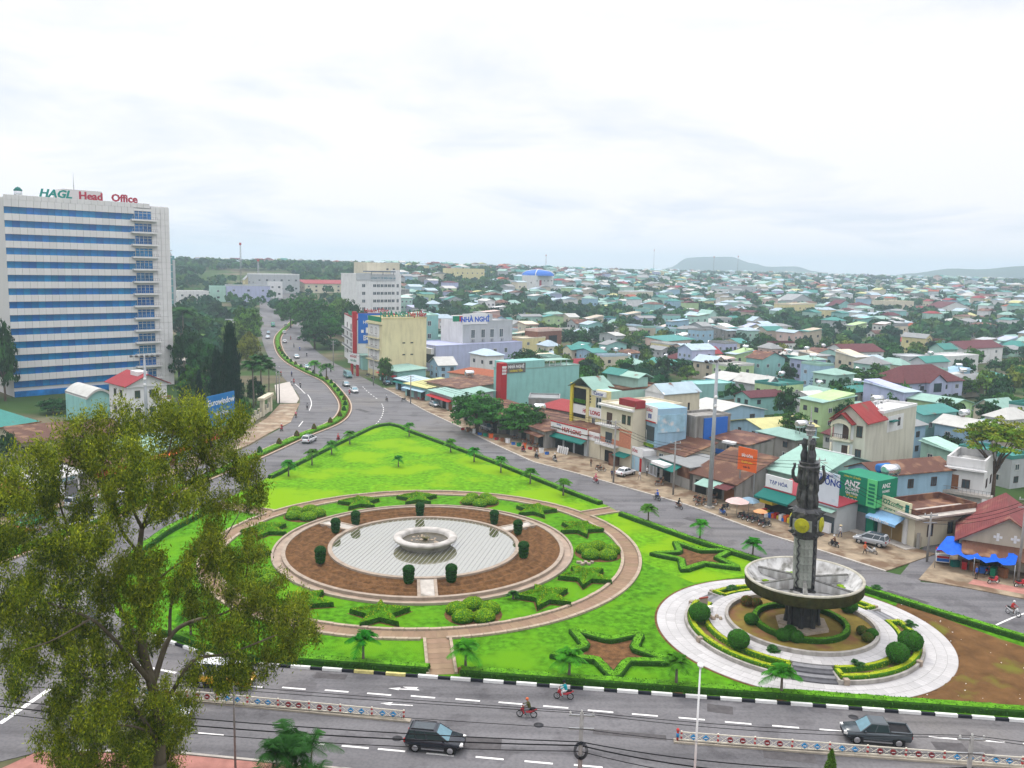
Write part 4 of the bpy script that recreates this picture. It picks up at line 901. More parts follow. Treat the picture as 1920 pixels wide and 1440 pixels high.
for i, a in enumerate([(600, 640, 548, 70, 'm'), (570, 625, 548, 55, 'm'), (640, 628, 545, 55, 'l'), (545, 615, 552, 45, 'm'), (620, 650, 575, 65, 'm'), (590, 655, 590, 60, 'd'), (660, 640, 555, 45, 'd'), (528, 600, 560, 30, 'm')]):
    tree_px(*a, 'avenue tree, number %s from the left on the far right-hand side of the avenue' % ['five', 'three', 'seven', 'two', 'six', 'four', 'eight', 'one'][i], i, True, 0.25, 'avenue trees')
for i, a in enumerate([(465, 650, 560, 62, 'l', 'tall light green tree on the left of the avenue'), (440, 665, 590, 60, 'l', 'light green tree left of the tall light green avenue tree'), (468, 690, 612, 50, 'y', 'yellow-green tree nearest the avenue on the left'), (375, 640, 583, 55, 'm', 'dome-shaped green tree behind the office tower'),
    (350, 720, 600, 70, 'd', 'dark tree close to the right edge of the office tower'), (385, 745, 625, 75, 'd', 'dark tree left of the conifer'), (340, 640, 555, 60, 'd', 'dark palm-like tree just right of the office tower'), (405, 610, 560, 60, 'b', 'bluish tree mass behind the dome-shaped tree'), (360, 765, 670, 60, 'm', 'green tree right behind the red-roofed house'),
    (410, 780, 690, 55, 'd', 'dark tree left of the blue billboard'), (480, 760, 700, 40, 'd', 'dark tree behind the palms by the gate'), (455, 800, 735, 40, 'm', 'tree by the garden wall under the conifer'), (10, 752, 580, 60, 'd', 'tall dark tree cut by the left edge beside the office tower'), (-30, 745, 590, 90, 'm', 'green tree beyond the left edge beside the tower'),
    (14, 868, 800, 44, 'd', 'dark round tree below the teal roof at the left edge'), (100, 775, 742, 60, 'd', 'dark shrub mass before the office tower, left'), (150, 770, 745, 50, 'd', 'dark shrub mass before the office tower, middle')]):
    tree_px(*a, seed=i, mid=True, trunk=0.2)
# conifer
def conifer_mesh(seed):
    rng = np.random.default_rng(seed); Ps = []; Ns = []
    for i in range(420):
        z = rng.random() ** 0.8; rr = (1 - z) ** 0.75 * rng.uniform(.35, 1.0) * (1 + .15 * math.sin(z * 40)); a = rng.uniform(0, 6.28); c = np.array([rr * math.cos(a), rr * math.sin(a), z])
        n = rng.normal(size=(22, 3)); Ps.append(c + n * np.array([.09, .09, .022])); o = np.tile(np.array([math.cos(a), math.sin(a), .4]), (22, 1)); Ns.append(o / 1.08)
    P = np.concatenate(Ps); return quads_mesh('crown', [leafmat('conifer_leaf', (0.012, 0.038, 0.02), .4, scale=1)], leaf_quads(P * np.array([1, 1, 1]), np.concatenate(Ns), 0.09, rng, .35, .8))
cm_ = conifer_mesh(2)
def conifer(px, pyb, pyt, wpx, label):
    b = G(px, pyb); d = depth_of(b); h = (pyb - pyt) * d / FPX; t = thing('conifer', label, 'tree', b, px); link('crown', cm_, t, (0, 0, 0.05 * h), None, (wpx * d / FPX / 2, wpx * d / FPX / 2, h * 0.95)); m = MB(); m.tube([(0, 0, -.2), (0, 0, h * .8)], [0.3, 0.08], 7); m.build('trunk', BARK, t)
conifer(435, 800, 612, 62, 'tall dark conifer left of the avenue'); conifer(410, 790, 660, 50, 'shorter dark conifer beside the tall one')
conifer(345, 765, 690, 22, 'slim dark conifer before the tower porch'); conifer(375, 770, 695, 22, 'second slim dark conifer right of the tower porch')
# young cypress whose tip shows at the bottom edge
b = G(1548, 1560); t = thing('cypress', 'small bright green cypress tip at the bottom edge by the barrier', 'tree', b, 0.0); h = (1560 - 1396) * depth_of(b) / FPX / UP.z
rng = np.random.default_rng(12); z = rng.random(5200) ** .8; a = rng.uniform(0, 6.28, 5200); rr = (1 - z) ** .7 * rng.uniform(.5, 1, 5200) * 1.15; P = np.stack([rr * np.cos(a), rr * np.sin(a), z * h], 1); o = np.stack([np.cos(a), np.sin(a), .6 + 0 * a], 1); o /= np.linalg.norm(o, axis=1, keepdims=True)
link('crown', quads_mesh('crown', [leafmat('cypress_leaf', (0.07, 0.15, 0.02), .4, scale=2)], leaf_quads(P, o, .22, rng, .35, .8, -0.5)), t); m = MB(); m.tube([(0, 0, -.1), (0, 0, h * .7)], [.12, .03], 6); m.build('trunk', BARK, t)
# tall feather palms by the gate
tp = [palm_meshes(20 + i, 1.0, 16, 0.42, 1.1, 0.02, PALMD) for i in range(2)]
for i, (px, pyb, pyt, lab) in enumerate(((490, 758, 664, 'tall dark palm nearest the avenue gate'), (475, 765, 672, 'tall dark palm left of the gate palm'), (505, 750, 680, 'shorter tall palm right of the gate palm'), (345, 668, 575, 'tall palm beside the office tower among dark trees'))):
    b = G(px, pyb); d = depth_of(b); h = (pyb - pyt) * d / FPX * 0.85; t = thing('tall_palm', lab, 'palm', b, i * 1.1, 'tall palms', h); link('crown', tp[i % 2][0], t); link('trunk', tp[i % 2][1], t)
for i, (px, pyb, lab) in enumerate(((590, 704, 'palm on the avenue median, farther one'), (612, 712, 'palm on the avenue median, nearer one'))):
    t = thing('median_palm', lab, 'palm', G(px, pyb, 0.2), i, 'median palms', 1.7); link('crown', pvar[i][0], t); link('trunk', pvar[i][1], t)
# yellow-green umbrella tree at the right edge
b = G(1858, 940); d = depth_of(b); h = (940 - 772) * d / FPX / UP.z
t = thing('umbrella_tree', 'wide yellow-green tree with bare spreading limbs at the right edge', 'tree', b, 0.3)
uc = crown_mesh(77, 210, 46, 0.07, [leafmat('umb1', (0.16, 0.25, 0.015), .4, scale=.6), leafmat('umb2', (0.10, 0.20, 0.015), .4, scale=.6), leafmat('umb3', (0.24, 0.27, 0.02), .4, scale=.6)], spread=.2, lo=.3, outline=.5)
R_ = 130 * d / FPX / 2; link('crown', uc, t, (0.5, 0, h * 0.70), 0, (R_ * 1.15, R_ * 1.1, h * 0.33))
m = MB(); rg = random.Random(5); m.tube([(0, 0, -.2), (.1, 0, h * .22), (.0, 0, h * .36)], [.55, .4, .34], 9)
for i in range(9):
    a = i * .75; r = R_ * rg.uniform(.5, .95); m.tube([(0, 0, h * .3), (r * .3 * math.cos(a), r * .3 * math.sin(a), h * .5), (r * .7 * math.cos(a), r * .7 * math.sin(a), h * .64), (r * math.cos(a), r * math.sin(a), h * .74)], [.24, .16, .09, .03], 6)
m.build('trunk', BARK, t)

# ---------------------------------------------------------------- the big eucalyptus at the left
EB = G(302, 1575); ED = math.hypot(EB.x, EB.y)
def EP(px, py, dd=0.0):
    d = ray(px, py); d.normalize(); t_ = (ED + dd) / math.hypot(d.x, d.y); return Vector((d.x * t_, d.y * t_, CAMH + d.z * t_))
eu = thing('eucalyptus_tree', 'huge olive-green eucalyptus with pale limbs filling the left foreground', 'tree', (EB.x, EB.y, 0))
inv = Matrix.Translation((-EB.x, -EB.y, 0))
EBK = mat('eucalyptus_bark', (0.12, 0.10, 0.07), .9, .35, 1.2, bump=.4, stretch=(1, 1, .25), patch=((.24, .21, .16), .8, .58))
m = MB(); bend = []
def limb(pts, r0, r1, n=8):
    q = smooth_line([EP(*p) for p in pts], max(5, len(pts) * 4)); k = len(q); m.tube(q, [.8 * r0 + .8 * (r1 - r0) * (i / (k - 1)) * 1.0 for i in range(k)], n); bend.append(q)
m.tube([EB - Vector((0, 0, .3)), EP(300, 1480), EP(300, 1430)], [.52, .44, .4], 10)
limb([(300, 1430), (296, 1340), (284, 1280), (270, 1230), (266, 1180)], .5, .36); limb([(266, 1180), (268, 1120, .5), (262, 1040, 1), (266, 990, 1)], .34, .2)
limb([(266, 990, 1), (295, 962, 1), (330, 925, 2), (362, 895, 2), (377, 850, 3)], .17, .04); limb([(266, 990, 1), (250, 950, 0), (262, 900, -1), (255, 850, -1)], .14, .03); limb([(262, 1040, 1), (225, 990, 0), (215, 940, -1), (190, 880, -2)], .15, .03)
limb([(286, 1285), (318, 1195, 1), (360, 1165, 2), (420, 1150, 3), (470, 1120, 3)], .26, .06); limb([(318, 1195, 1), (322, 1130, 2), (350, 1080, 2), (395, 1040, 2)], .15, .04); limb([(298, 1345), (333, 1280, -1), (367, 1236, -2), (430, 1225, -2), (520, 1190, -3)], .22, .05)
limb([(284, 1280), (250, 1240, -1), (215, 1200, -2), (170, 1160, -3), (90, 1130, -4)], .24, .05); limb([(270, 1230), (230, 1150, 2), (190, 1080, 3), (130, 1000, 3), (70, 955, 3)], .22, .04); limb([(300, 1400), (255, 1330, -2), (200, 1290, -3), (120, 1250, -3)], .2, .04); limb([(298, 1380), (240, 1360, -3), (180, 1370, -4)], .15, .04)
limb([(170, 1160, -3), (100, 1200, -4), (40, 1220, -4)], .1, .03); limb([(130, 1000, 3), (110, 930, 3), (120, 860, 2)], .1, .02); limb([(330, 925, 2), (400, 880, 2), (460, 880, 2)], .08, .02); limb([(262, 1120, .5), (330, 1060, -1), (410, 1020, -2), (450, 960, -2)], .12, .03); limb([(470, 1120, 3), (530, 1140, 3), (575, 1180, 3)], .06, .015); limb([(266, 990, 1), (300, 900, 0), (320, 830, 0), (330, 780, 0)], .12, .02)
m.xf(inv); m.build('trunk', EBK, eu)
CLs = [(150, 815, 45), (215, 800, 50), (290, 790, 55), (340, 775, 45), (395, 800, 45), (430, 790, 35), (455, 870, 38), (480, 890, 30), (470, 930, 30), (60, 870, 50), (120, 870, 55), (190, 870, 55), (260, 860, 60), (330, 850, 55), (390, 870, 45), (40, 930, 45), (100, 940, 50), (160, 950, 45), (30, 1000, 40), (90, 1010, 50), (150, 1020, 45),
    (230, 930, 45), (300, 930, 50), (360, 940, 40), (420, 950, 35), (200, 1000, 40), (250, 1080, 50), (190, 1090, 55), (110, 1090, 60), (40, 1090, 55), (30, 1160, 50), (100, 1170, 60), (180, 1170, 60), (260, 1150, 50), (345, 1060, 32), (400, 1050, 55), (460, 1040, 48), (430, 1110, 60), (500, 1110, 55), (550, 1150, 42), (480, 1170, 55),
    (540, 1200, 45), (575, 1185, 28), (420, 1190, 50), (370, 1140, 38), (500, 1240, 35), (440, 1240, 28), (330, 1105, 30), (60, 1225, 48), (20, 1230, 40), (130, 1235, 48), (190, 1240, 45), (150, 1305, 50), (200, 1330, 55), (110, 1330, 26), (240, 1300, 40), (300, 1310, 34), (250, 1370, 55), (180, 1390, 60), (122, 1410, 38), (300, 1400, 42), (335, 1360, 30), (220, 1430, 60), (350, 1310, 20), (15, 1290, 22), (390, 1000, 30), (290, 1345, 40), (312, 1432, 45), (268, 1425, 50), (150, 1440, 50), (100, 1385, 32), (285, 1210, 26), (240, 1220, 32), (365, 1262, 30), (410, 1268, 30), (455, 1262, 28), (275, 1050, 28), (285, 1110, 24), (-30, 1000, 60), (-30, 1130, 60), (-20, 900, 50)]
rng = np.random.default_rng(42); Ps = []; Ms = []; tw = MB()
for ci, (x, y, r) in enumerate(CLs):
    dd = rng.uniform(-4.0, 4.0); c = EP(x, y, dd); rm = r * depth_of(c) / FPX
    nsub = int(4 + r * r / 170); sub = rng.normal(size=(nsub, 3)); sub /= np.linalg.norm(sub, axis=1, keepdims=True); sub *= rm * rng.random((nsub, 1)) ** .45
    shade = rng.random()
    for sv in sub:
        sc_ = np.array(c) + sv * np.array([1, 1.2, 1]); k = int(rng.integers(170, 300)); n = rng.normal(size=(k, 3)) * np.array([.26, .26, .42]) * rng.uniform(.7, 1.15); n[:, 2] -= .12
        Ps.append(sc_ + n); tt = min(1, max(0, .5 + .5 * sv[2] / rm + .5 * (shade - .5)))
        Ms.append(rng.choice(4, size=k, p=[.34, .08 + .34 * tt, .46 - .42 * tt, .12 + .08 * tt]))  # leaf tone lightens with height in each clump, top light put into colour
    tw.tube([c - Vector((0, 0, rm * .9)), c + Vector((rng.uniform(-.3, .3), 0, 0)), c + Vector((rng.uniform(-1, 1) * rm * .5, rng.uniform(-.5, .5), rm * .6))], [.05, .03, .012], 5)
P = np.concatenate(Ps) - np.array([EB.x, EB.y, 0]); Nn = rng.normal(size=P.shape); Nn[:, 2] = np.abs(Nn[:, 2]); Nn /= np.linalg.norm(Nn, axis=1, keepdims=True)
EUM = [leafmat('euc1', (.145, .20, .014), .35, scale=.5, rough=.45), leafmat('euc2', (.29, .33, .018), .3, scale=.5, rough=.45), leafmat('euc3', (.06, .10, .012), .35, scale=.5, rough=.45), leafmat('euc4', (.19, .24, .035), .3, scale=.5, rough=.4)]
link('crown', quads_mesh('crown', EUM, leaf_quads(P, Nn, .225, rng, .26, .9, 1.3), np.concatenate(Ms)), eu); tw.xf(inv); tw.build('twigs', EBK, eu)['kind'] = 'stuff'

# ---------------------------------------------------------------- palm clump at the bottom edge
def areca(px, pyb, pytop, wpx, nst, seed, label):
    b = G(px, pyb); d = depth_of(b); H = (pyb - pytop) * d / FPX / UP.z; Rr = wpx * d / FPX / 2; rng = np.random.default_rng(seed); lv = []; m = MB()
    for i in range(nst):
        a = rng.uniform(0, 6.28); r = Rr * .45 * rng.random() ** .5; s0 = np.array([r * math.cos(a), r * math.sin(a), 0]); hh = H * rng.uniform(.45, .72); top = s0 * 1.15 + np.array([0, 0, hh]); m.tube([tuple(s0 * .8), tuple(top)], [.09, .06], 6)
        for k in range(8): frond(lv, top, k * 2.4 + rng.uniform(-.3, .3), math.radians(rng.uniform(15, 80)), Rr * rng.uniform(.5, .72), rng, 1.15, 26, .026, .27)
    t = thing('palm_clump', label, 'palm', b, 0.0); link('crown', quads_mesh('crown', [PALMD], np.array(lv)), t); m.build('stems', PBARK, t)['kind'] = 'stuff'
areca(560, 1525, 1332, 215, 11, 3, 'dense dark palm clump at the bottom edge before the near road'); areca(345, 1530, 1420, 90, 4, 5, 'small palm tuft at the foot of the big tree'); areca(60, 1560, 1432, 110, 4, 6, 'palm tuft in the bottom left corner')

# ---------------------------------------------------------------- planted median of the avenue
ML = [(549, 604), (523, 630), (523, 655), (540, 678), (575, 698), (612, 715), (636, 740), (647, 760), (642, 780), (620, 797), (570, 817), (485, 855), (400, 891), (272, 942), (125, 1002), (40, 1034), (-80, 1078)]
mlw = smooth_line([G(*p) for p in ML], 120)
mk = MB(); A_ = offset_line(mlw, 1.7); B_ = offset_line(mlw, -1.7)
for i, (a, b) in enumerate(zip(A_, B_)):
    e = .17 + 0.13 * sstep((a.length - 290) / 40)
    for p, z in ((a, -.2), (a, e), (b, e), (b, -.2)): mk.v.append((p.x, p.y, T(p.x, p.y) + z))
for i in range(len(mlw) - 1):
    for j in range(3): mk.f.append((i * 4 + j, i * 4 + j + 1, (i + 1) * 4 + j + 1, (i + 1) * 4 + j)); mk.m.append(1 if j == 1 else 0); mk.sm.append(False)
KERBP = mat('kerb_pale', (.45, .36, .28), .85, .15, 1)
md = struct(mk.build('median_strip', [KERBP, SOIL]), 'planted median strip curving along the avenue')
for s_, nm in ((1, 0), (-1, 0)):
    q = offset_line(mlw, s_ * 1.62); km = MB()
    for i, p in enumerate(q):
        t_ = q[min(i + 1, len(q) - 1)] - q[max(i - 1, 0)]; n_ = Vector((-t_.y, t_.x, 0)).normalized() * .15; e = .17 + 0.13 * sstep((p.length - 290) / 40)
        for o_, z in ((-n_, e - .02), (-n_, e + .1), (n_, e + .1), (n_, e - .02)): km.v.append((p.x + o_.x, p.y + o_.y, T(p.x, p.y) + z))
    for i in range(len(q) - 1):
        for j in range(3): km.f.append((i * 4 + j, i * 4 + j + 1, (i + 1) * 4 + j + 1, (i + 1) * 4 + j)); km.m.append(0); km.sm.append(False)
    km.build('kerb', KERBP, md)
zl = [Vector((p.x, p.y, T(p.x, p.y) + .13 * sstep((p.length - 290) / 40))) for p in mlw]
for a, b, lab in ((0, 40, 'lime green median hedge on the far bend of the avenue'), (40, 84, 'lime green median hedge on the near bend of the avenue'), (84, 119, 'lime green median hedge running behind the big tree')):
    hedge_line('median_hedge', zl[a:b + 1], 1.7, .5, .17, lab, (BUSHI, LIME, TOPG), 30, .3, a, group='median hedges', step=1.2)
m = MB(); m.lathe([(.05, .1), (.55, .3), (.6, .7), (.42, 1.3), (.12, 1.75), (.01, 1.8)], 12); rng = np.random.default_rng(2); Pq, Nq, _ = sample_faces(m.v, m.f, 80, rng)
conem = {k: quads_mesh('foliage', [HEDGEI, v], leaf_quads(Pq, Nq, .22, rng, .6, .6), np.ones(len(Pq), int), m, 0) for k, v in (('g', TOPI), ('r', REDL))}
q = resample(zl[36:112], 30)
ordw = ['first', 'second', 'third', 'fourth', 'fifth', 'sixth', 'seventh', 'eighth', 'ninth', 'tenth', 'eleventh', 'twelfth', 'thirteenth', 'fourteenth', 'fifteenth', 'sixteenth', 'seventeenth', 'eighteenth', 'nineteenth', 'twentieth', 'twenty-first', 'twenty-second', 'twenty-third', 'twenty-fourth', 'twenty-fifth', 'twenty-sixth', 'twenty-seventh', 'twenty-eighth', 'twenty-ninth', 'thirtieth']
for i, p in enumerate(q):
    k = 'r' if i in (19, 20, 21, 22, 23, 26, 27) or i % 5 == 1 else 'g'
    t = thing('cone_shrub', '%s clipped cone shrub, %s along the avenue median from the far end' % ('reddish' if k == 'r' else 'dark green', ordw[i]), 'shrub', p + Vector((0, 0, .2)), i, 'cone shrubs on the avenue median', .95); link('foliage', conem[k], t)
# ---------------------------------------------------------------- building kit
def wallmat(n, c, st=0.45): return mat('wall_' + n, c, .85, .07, .35, bump=.06, bscale=6, streak=st)
WC = {'white': (.67, .67, .66), 'cream': (.60, .55, .42), 'mint': (.36, .55, .47), 'aqua': (.26, .50, .47), 'blue': (.30, .46, .58), 'lilac': (.42, .45, .62), 'yellow': (.64, .57, .30), 'beige': (.48, .42, .33), 'grey': (.42, .44, .45), 'concrete': (.28, .27, .25), 'pink': (.60, .45, .40), 'green': (.40, .55, .28)}
WM = {k: wallmat(k, c, .8 if k == 'concrete' else .22) for k, c in WC.items()}
RC = {'grey tin': (.27, .28, .28), 'mint tin': (.27, .43, .37), 'teal tin': (.06, .24, .21), 'pale blue tin': (.40, .50, .56), 'rusty tin': (.12, .055, .04), 'red tin': (.27, .035, .04), 'orange tile': (.34, .10, .055), 'maroon tile': (.13, .045, .05), 'white tin': (.50, .50, .47), 'yellow tin': (.50, .49, .22)}
RM = {}
for k, c in RC.items():
    if 'tile' in k: RM[k] = mat('roof_' + k.replace(' ', '_'), c, .75, .22, 1.5, wave=(3.0, 'Y', .5), rand=.2)
    else: RM[k] = mat('roof_' + k.replace(' ', '_'), c, .5, .10, .6, wave=(1.6, 'X', .45), rand=.2, streak=0, patch=((.17, .08, .05) if k != 'rusty tin' else (.24, .13, .08), .45, .64 if k != 'rusty tin' else .5))
FRAME = mat('window_frame', (.55, .55, .53), .6, .05); FRAMED = mat('window_frame_dark', (.08, .05, .04), .6, .2)
WGL = mat('window_glass', (.035, .055, .07), .12, .4, .3, spec=.7, rand=.6); WOOD = mat('brown_door', (.22, .09, .04), .6, .2, 2)
DARK = mat('dark_interior', (.02, .02, .02), .9, .4, 1)
SHUT = mat('rolling_shutter', (.24, .24, .25), .5, .08, 1, wave=(6, 'Z', .6), metal=.3); SHUTB = mat('brown_shutter', (.36, .24, .10), .6, .1, 1, wave=(6, 'X', .6))
def unit_window(fm, bars=True):
    f = MB()
    for x0, x1, z0, z1 in ((-.5, .5, -.5, -.42), (-.5, .5, .42, .5), (-.5, -.42, -.42, .42), (.42, .5, -.42, .42)) + (((-.03, .03, -.42, .42),) if bars else ()): f.bb(x0, x1, -.07, .03, z0, z1)
    p = MB(); p.bb(-.45, .45, -.025, .02, -.45, .45)
    j = MB(); j.v = list(f.v); j.f = list(f.f); j.m = list(f.m); j.sm = list(f.sm); j.bb(-.45, .45, -.025, .02, -.45, .45, 1)
    return f.mesh('window', fm), p.mesh('pane', WGL), j.mesh('window', [fm, WGL])
WIN = {'w': unit_window(FRAME), 'd': unit_window(FRAMED)}
FACE = {'f': (lambda w, d, u: (u, 0, 0.0)), 'b': (lambda w, d, u: (u, d, math.pi)), 'l': (lambda w, d, u: (0, u, -math.pi / 2)), 'r': (lambda w, d, u: (w, u, math.pi / 2))}
class B:
    """a building in its own frame: x along the front from left to right, y into the plot, z up"""
    def __init__(s, label, a, b, d, h, name='house', cat='house', group=None, w=None):
        a = Vector(a); b = Vector(b); v = b - a; v.z = 0; s.w = w or v.length; s.d = d; s.h = h; s.rz = math.atan2(v.y, v.x)
        z = min(T(a.x, a.y), T(b.x, b.y)); s.o = thing(name, label, cat, (a.x, a.y, z), s.rz, group)
    def W(s, p): return s.o.matrix_basis @ Vector(p)
    def wall(s, m, z0=-.6, h=None, x0=0, x1=None, y0=0, y1=None, gable=None, rh=0, name='wall', parent=None):
        x1 = s.w if x1 is None else x1; y1 = s.d if y1 is None else y1; h = s.h if h is None else h; k = MB(); k.bb(x0, x1, y0, y1, z0, h)
        e = .004
        if gable == 'x': ym = (y0 + y1) / 2; k.add([(x0, y0, h - e), (x0, y1, h - e), (x0, ym, h + rh), (x1, y0, h - e), (x1, y1, h - e), (x1, ym, h + rh)], [(0, 2, 1), (3, 4, 5), (0, 3, 5, 2), (1, 2, 5, 4)])
        if gable == 'y': xm = (x0 + x1) / 2; k.add([(x0, y0, h - e), (x1, y0, h - e), (xm, y0, h + rh), (x0, y1, h - e), (x1, y1, h - e), (xm, y1, h + rh)], [(0, 1, 2), (3, 5, 4), (0, 2, 5, 3), (1, 4, 5, 2)])
        if gable == 's': k.add([(x0, y0, h - e), (x1, y0, h - e), (x1, y1, h - e), (x0, y1, h - e), (x0, y1, h + rh), (x1, y1, h + rh)], [(0, 1, 5, 4), (1, 2, 5), (0, 4, 3), (2, 3, 4, 5)])
        return k.build(name, m, parent or s.o)
    def roof(s, m, kind, rh, ov=.45, h=None, x0=0, x1=None, y0=0, y1=None, th=.14, name='roof'):
        x1 = s.w if x1 is None else x1; y1 = s.d if y1 is None else y1; h = s.h if h is None else h; k = MB()
        def slab(q):
            q = [Vector(p) + Vector((0, 0, .02)) for p in q]; n = len(q); k.add(q + [p + Vector((0, 0, th)) for p in q], [tuple(range(n))[::-1], tuple(range(n, 2 * n))] + [(i, (i + 1) % n, n + (i + 1) % n, n + i) for i in range(n)])
        X0, X1, Y0, Y1 = x0 - ov, x1 + ov, y0 - ov, y1 + ov; xm, ym = (x0 + x1) / 2, (y0 + y1) / 2
        if kind == 'x':
            e = rh * ov / max(.1, (y1 - y0) / 2); slab([(X0, Y0, h - e), (X1, Y0, h - e), (X1, ym, h + rh), (X0, ym, h + rh)]); slab([(X0, ym, h + rh), (X1, ym, h + rh), (X1, Y1, h - e), (X0, Y1, h - e)])
        elif kind == 'y':
            e = rh * ov / max(.1, (x1 - x0) / 2); slab([(X0, Y0, h - e), (xm, Y0, h + rh), (xm, Y1, h + rh), (X0, Y1, h - e)]); slab([(xm, Y0, h + rh), (X1, Y0, h - e), (X1, Y1, h - e), (xm, Y1, h + rh)])
        elif kind == 's':
            e = rh * ov / (y1 - y0); slab([(X0, Y0, h - e), (X1, Y0, h - e), (X1, Y1, h + rh + e), (X0, Y1, h + rh + e)])
        elif kind == 'h':
            i = min(x1 - x0, y1 - y0) / 2; e = rh * ov / i
            if (x1 - x0) >= (y1 - y0): r0, r1 = (x0 + i, ym, h + rh), (x1 - i + .01, ym, h + rh)
            else: r0, r1 = (xm, y0 + i, h + rh), (xm, y1 - i + .01, h + rh)
            c = [(X0, Y0, h - e), (X1, Y0, h - e), (X1, Y1, h - e), (X0, Y1, h - e)]
            if (x1 - x0) >= (y1 - y0): slab([c[0], c[1], r1, r0]); slab([c[1], c[2], r1]); slab([c[2], c[3], r0, r1]); slab([c[3], c[0], r0])
            else: slab([c[0], c[1], r0]); slab([c[1], c[2], r1, r0]); slab([c[2], c[3], r1]); slab([c[3], c[0], r0, r1])
        elif kind == 'f':
            k.bb(x0 + .2, x1 - .2, y0 + .2, y1 - .2, h - .02, h + .03)
            for a in ((x0 - .06, x1 + .06, y0 - .06, y0 + .2), (x0 - .06, x1 + .06, y1 - .2, y1 + .06), (x0 - .06, x0 + .2, y0 + .2, y1 - .2), (x1 - .2, x1 + .06, y0 + .2, y1 - .2)): k.bb(a[0], a[1], a[2], a[3], h - .02, h + rh)
        return k.build(name, m, s.o)
    def win(s, u, z, w=1.2, h=1.4, face='f', k='w', simple=False, proud=0.0):
        x, y, r = FACE[face](s.w, s.d, u); o = link('window', WIN[k][2 if simple else 0], s.o, (x, y, z), r, (w, 1, h))
        if proud: o.location += Matrix.Rotation(r, 3, 'Z') @ Vector((0, -proud, 0))
        if not simple: link('pane', WIN[k][1], o)
        return o
    def wins(s, us, zs, w=1.2, h=1.4, face='f', k='w', simple=False):
        for u in us:
            for z in zs: s.win(u, z, w, h, face, k, simple)
    def slab(s, name, m, x0, x1, y0, y1, z0, z1, parent=None): return MB().bb(x0, x1, y0, y1, z0, z1).build(name, m, parent or s.o)
    def door(s, x, w, h, m, z=0.0, face='f', name='door'):
        px, py, r = FACE[face](s.w, s.d, x); k = MB(); k.bb(-w / 2, w / 2, -.06, .03, z, z + h); o = k.build(name, m, s.o, loc=(px, py, 0), rz=r); return o
    def awning(s, x0, x1, z, out_, drop, m, valance=.0):
        k = MB(); k.add([(x0, 0, z), (x1, 0, z), (x1, -out_, z - drop), (x0, -out_, z - drop), (x0, 0, z + .06), (x1, 0, z + .06), (x1, -out_, z - drop + .06), (x0, -out_, z - drop + .06)], [(0, 1, 2, 3), (7, 6, 5, 4), (0, 4, 5, 1), (1, 5, 6, 2), (2, 6, 7, 3), (3, 7, 4, 0)])
        if valance: k.bb(x0, x1, -out_ - .03, -out_, z - drop - valance, z - drop + .03)
        return k.build('awning', m, s.o)
    def rail(s, x0, x1, y, z, h, m, n=None, name='railing'):
        k = MB(); n = n or max(2, int(abs(x1 - x0) / .45))
        for i in range(n + 1): x = x0 + (x1 - x0) * i / n; k.bb(x - .025, x + .025, y - .025, y + .025, z, z + h)
        k.bb(x0, x1, y - .04, y + .04, z + h, z + h + .07); return k.build(name, m, s.o)
    def sign(s, x0, x1, z0, z1, m, texts=(), face='f', proud=.18, name='sign_board', y=None):
        px, py, r = FACE[face](s.w, s.d, (x0 + x1) / 2)
        if y is not None: py = y
        k = MB(); w = x1 - x0; k.bb(-w / 2, w / 2, -proud, .02, z0, z1); o = k.build(name, m, s.o, loc=(px, py, 0), rz=r)
        for t in texts: text(o, t[0], t[1], (t[3], -proud - .012, t[4]), (math.pi / 2, 0, 0), t[2], *t[5:])
        return o
def text(parent, body, size, loc, rot, m, xs=1.0, ext=.01, shear=0.0, bold=.015):
    c = bpy.data.curves.new('lettering', 'FONT'); c.body = body; c.size = size; c.align_x = 'CENTER'; c.extrude = ext; c.offset = bold * size; c.shear = shear; c.resolution_u = 2; c.materials.append(m)
    o = bpy.data.objects.new('lettering', c); col.objects.link(o); o.parent = parent; o.location = loc; o.rotation_euler = rot; o.scale = (xs, 1, 1); return o
def paint(n, c, r=.5): return mat('paint_' + n, c, r, .05, 2)
RED = paint('red', (.38, .02, .025)); BLU = paint('blue', (.03, .14, .50)); GRN = paint('green', (.01, .20, .10)); YEL = paint('yellow', (.62, .50, .05)); ORG = paint('orange', (.70, .13, .03)); WHT = paint('white', (.72, .72, .72)); NAVY = paint('navy', (.02, .05, .25)); LGRN = paint('light_green', (.12, .55, .20)); PBLUE = paint('pale_blue', (.35, .52, .62)); TEALP = paint('teal', (.008, .13, .11))
tankm = MB(); tankm.tube([(-.9, 0, 1.35), (-.8, 0, 1.35), (.8, 0, 1.35), (.9, 0, 1.35)], [.35, .55, .55, .35], 14); TANK = tankm.mesh('tank', STEEL)
sb = MB()
for x in (-.6, .6):
    for y in (-.4, .4): sb.tube([(x, y, 0), (x, y * .8, .95)], .05, 5)
    sb.bb(x - .06, x + .06, -.5, .5, .75, .85)
STAND = sb.mesh('stand', METAL); tank_n = [0]
tankb = MB(); tankb.tube([(-.9, 0, 1.35), (-.8, 0, 1.35), (.8, 0, 1.35), (.9, 0, 1.35)], [.35, .55, .55, .35], 14); TANKB = tankb.mesh('tank', paint('tank_blue', (.03, .16, .45)))
def tank(p, where, s=1.0, rz=0.4, lift=0.0, me=None, colr='shiny steel'):
    t = thing('water_tank', colr + ' water tank ' + where, 'water tank', p, rz, 'rooftop water tanks', s); link('tank', me or TANK, t); link('stand', STAND, t); return t

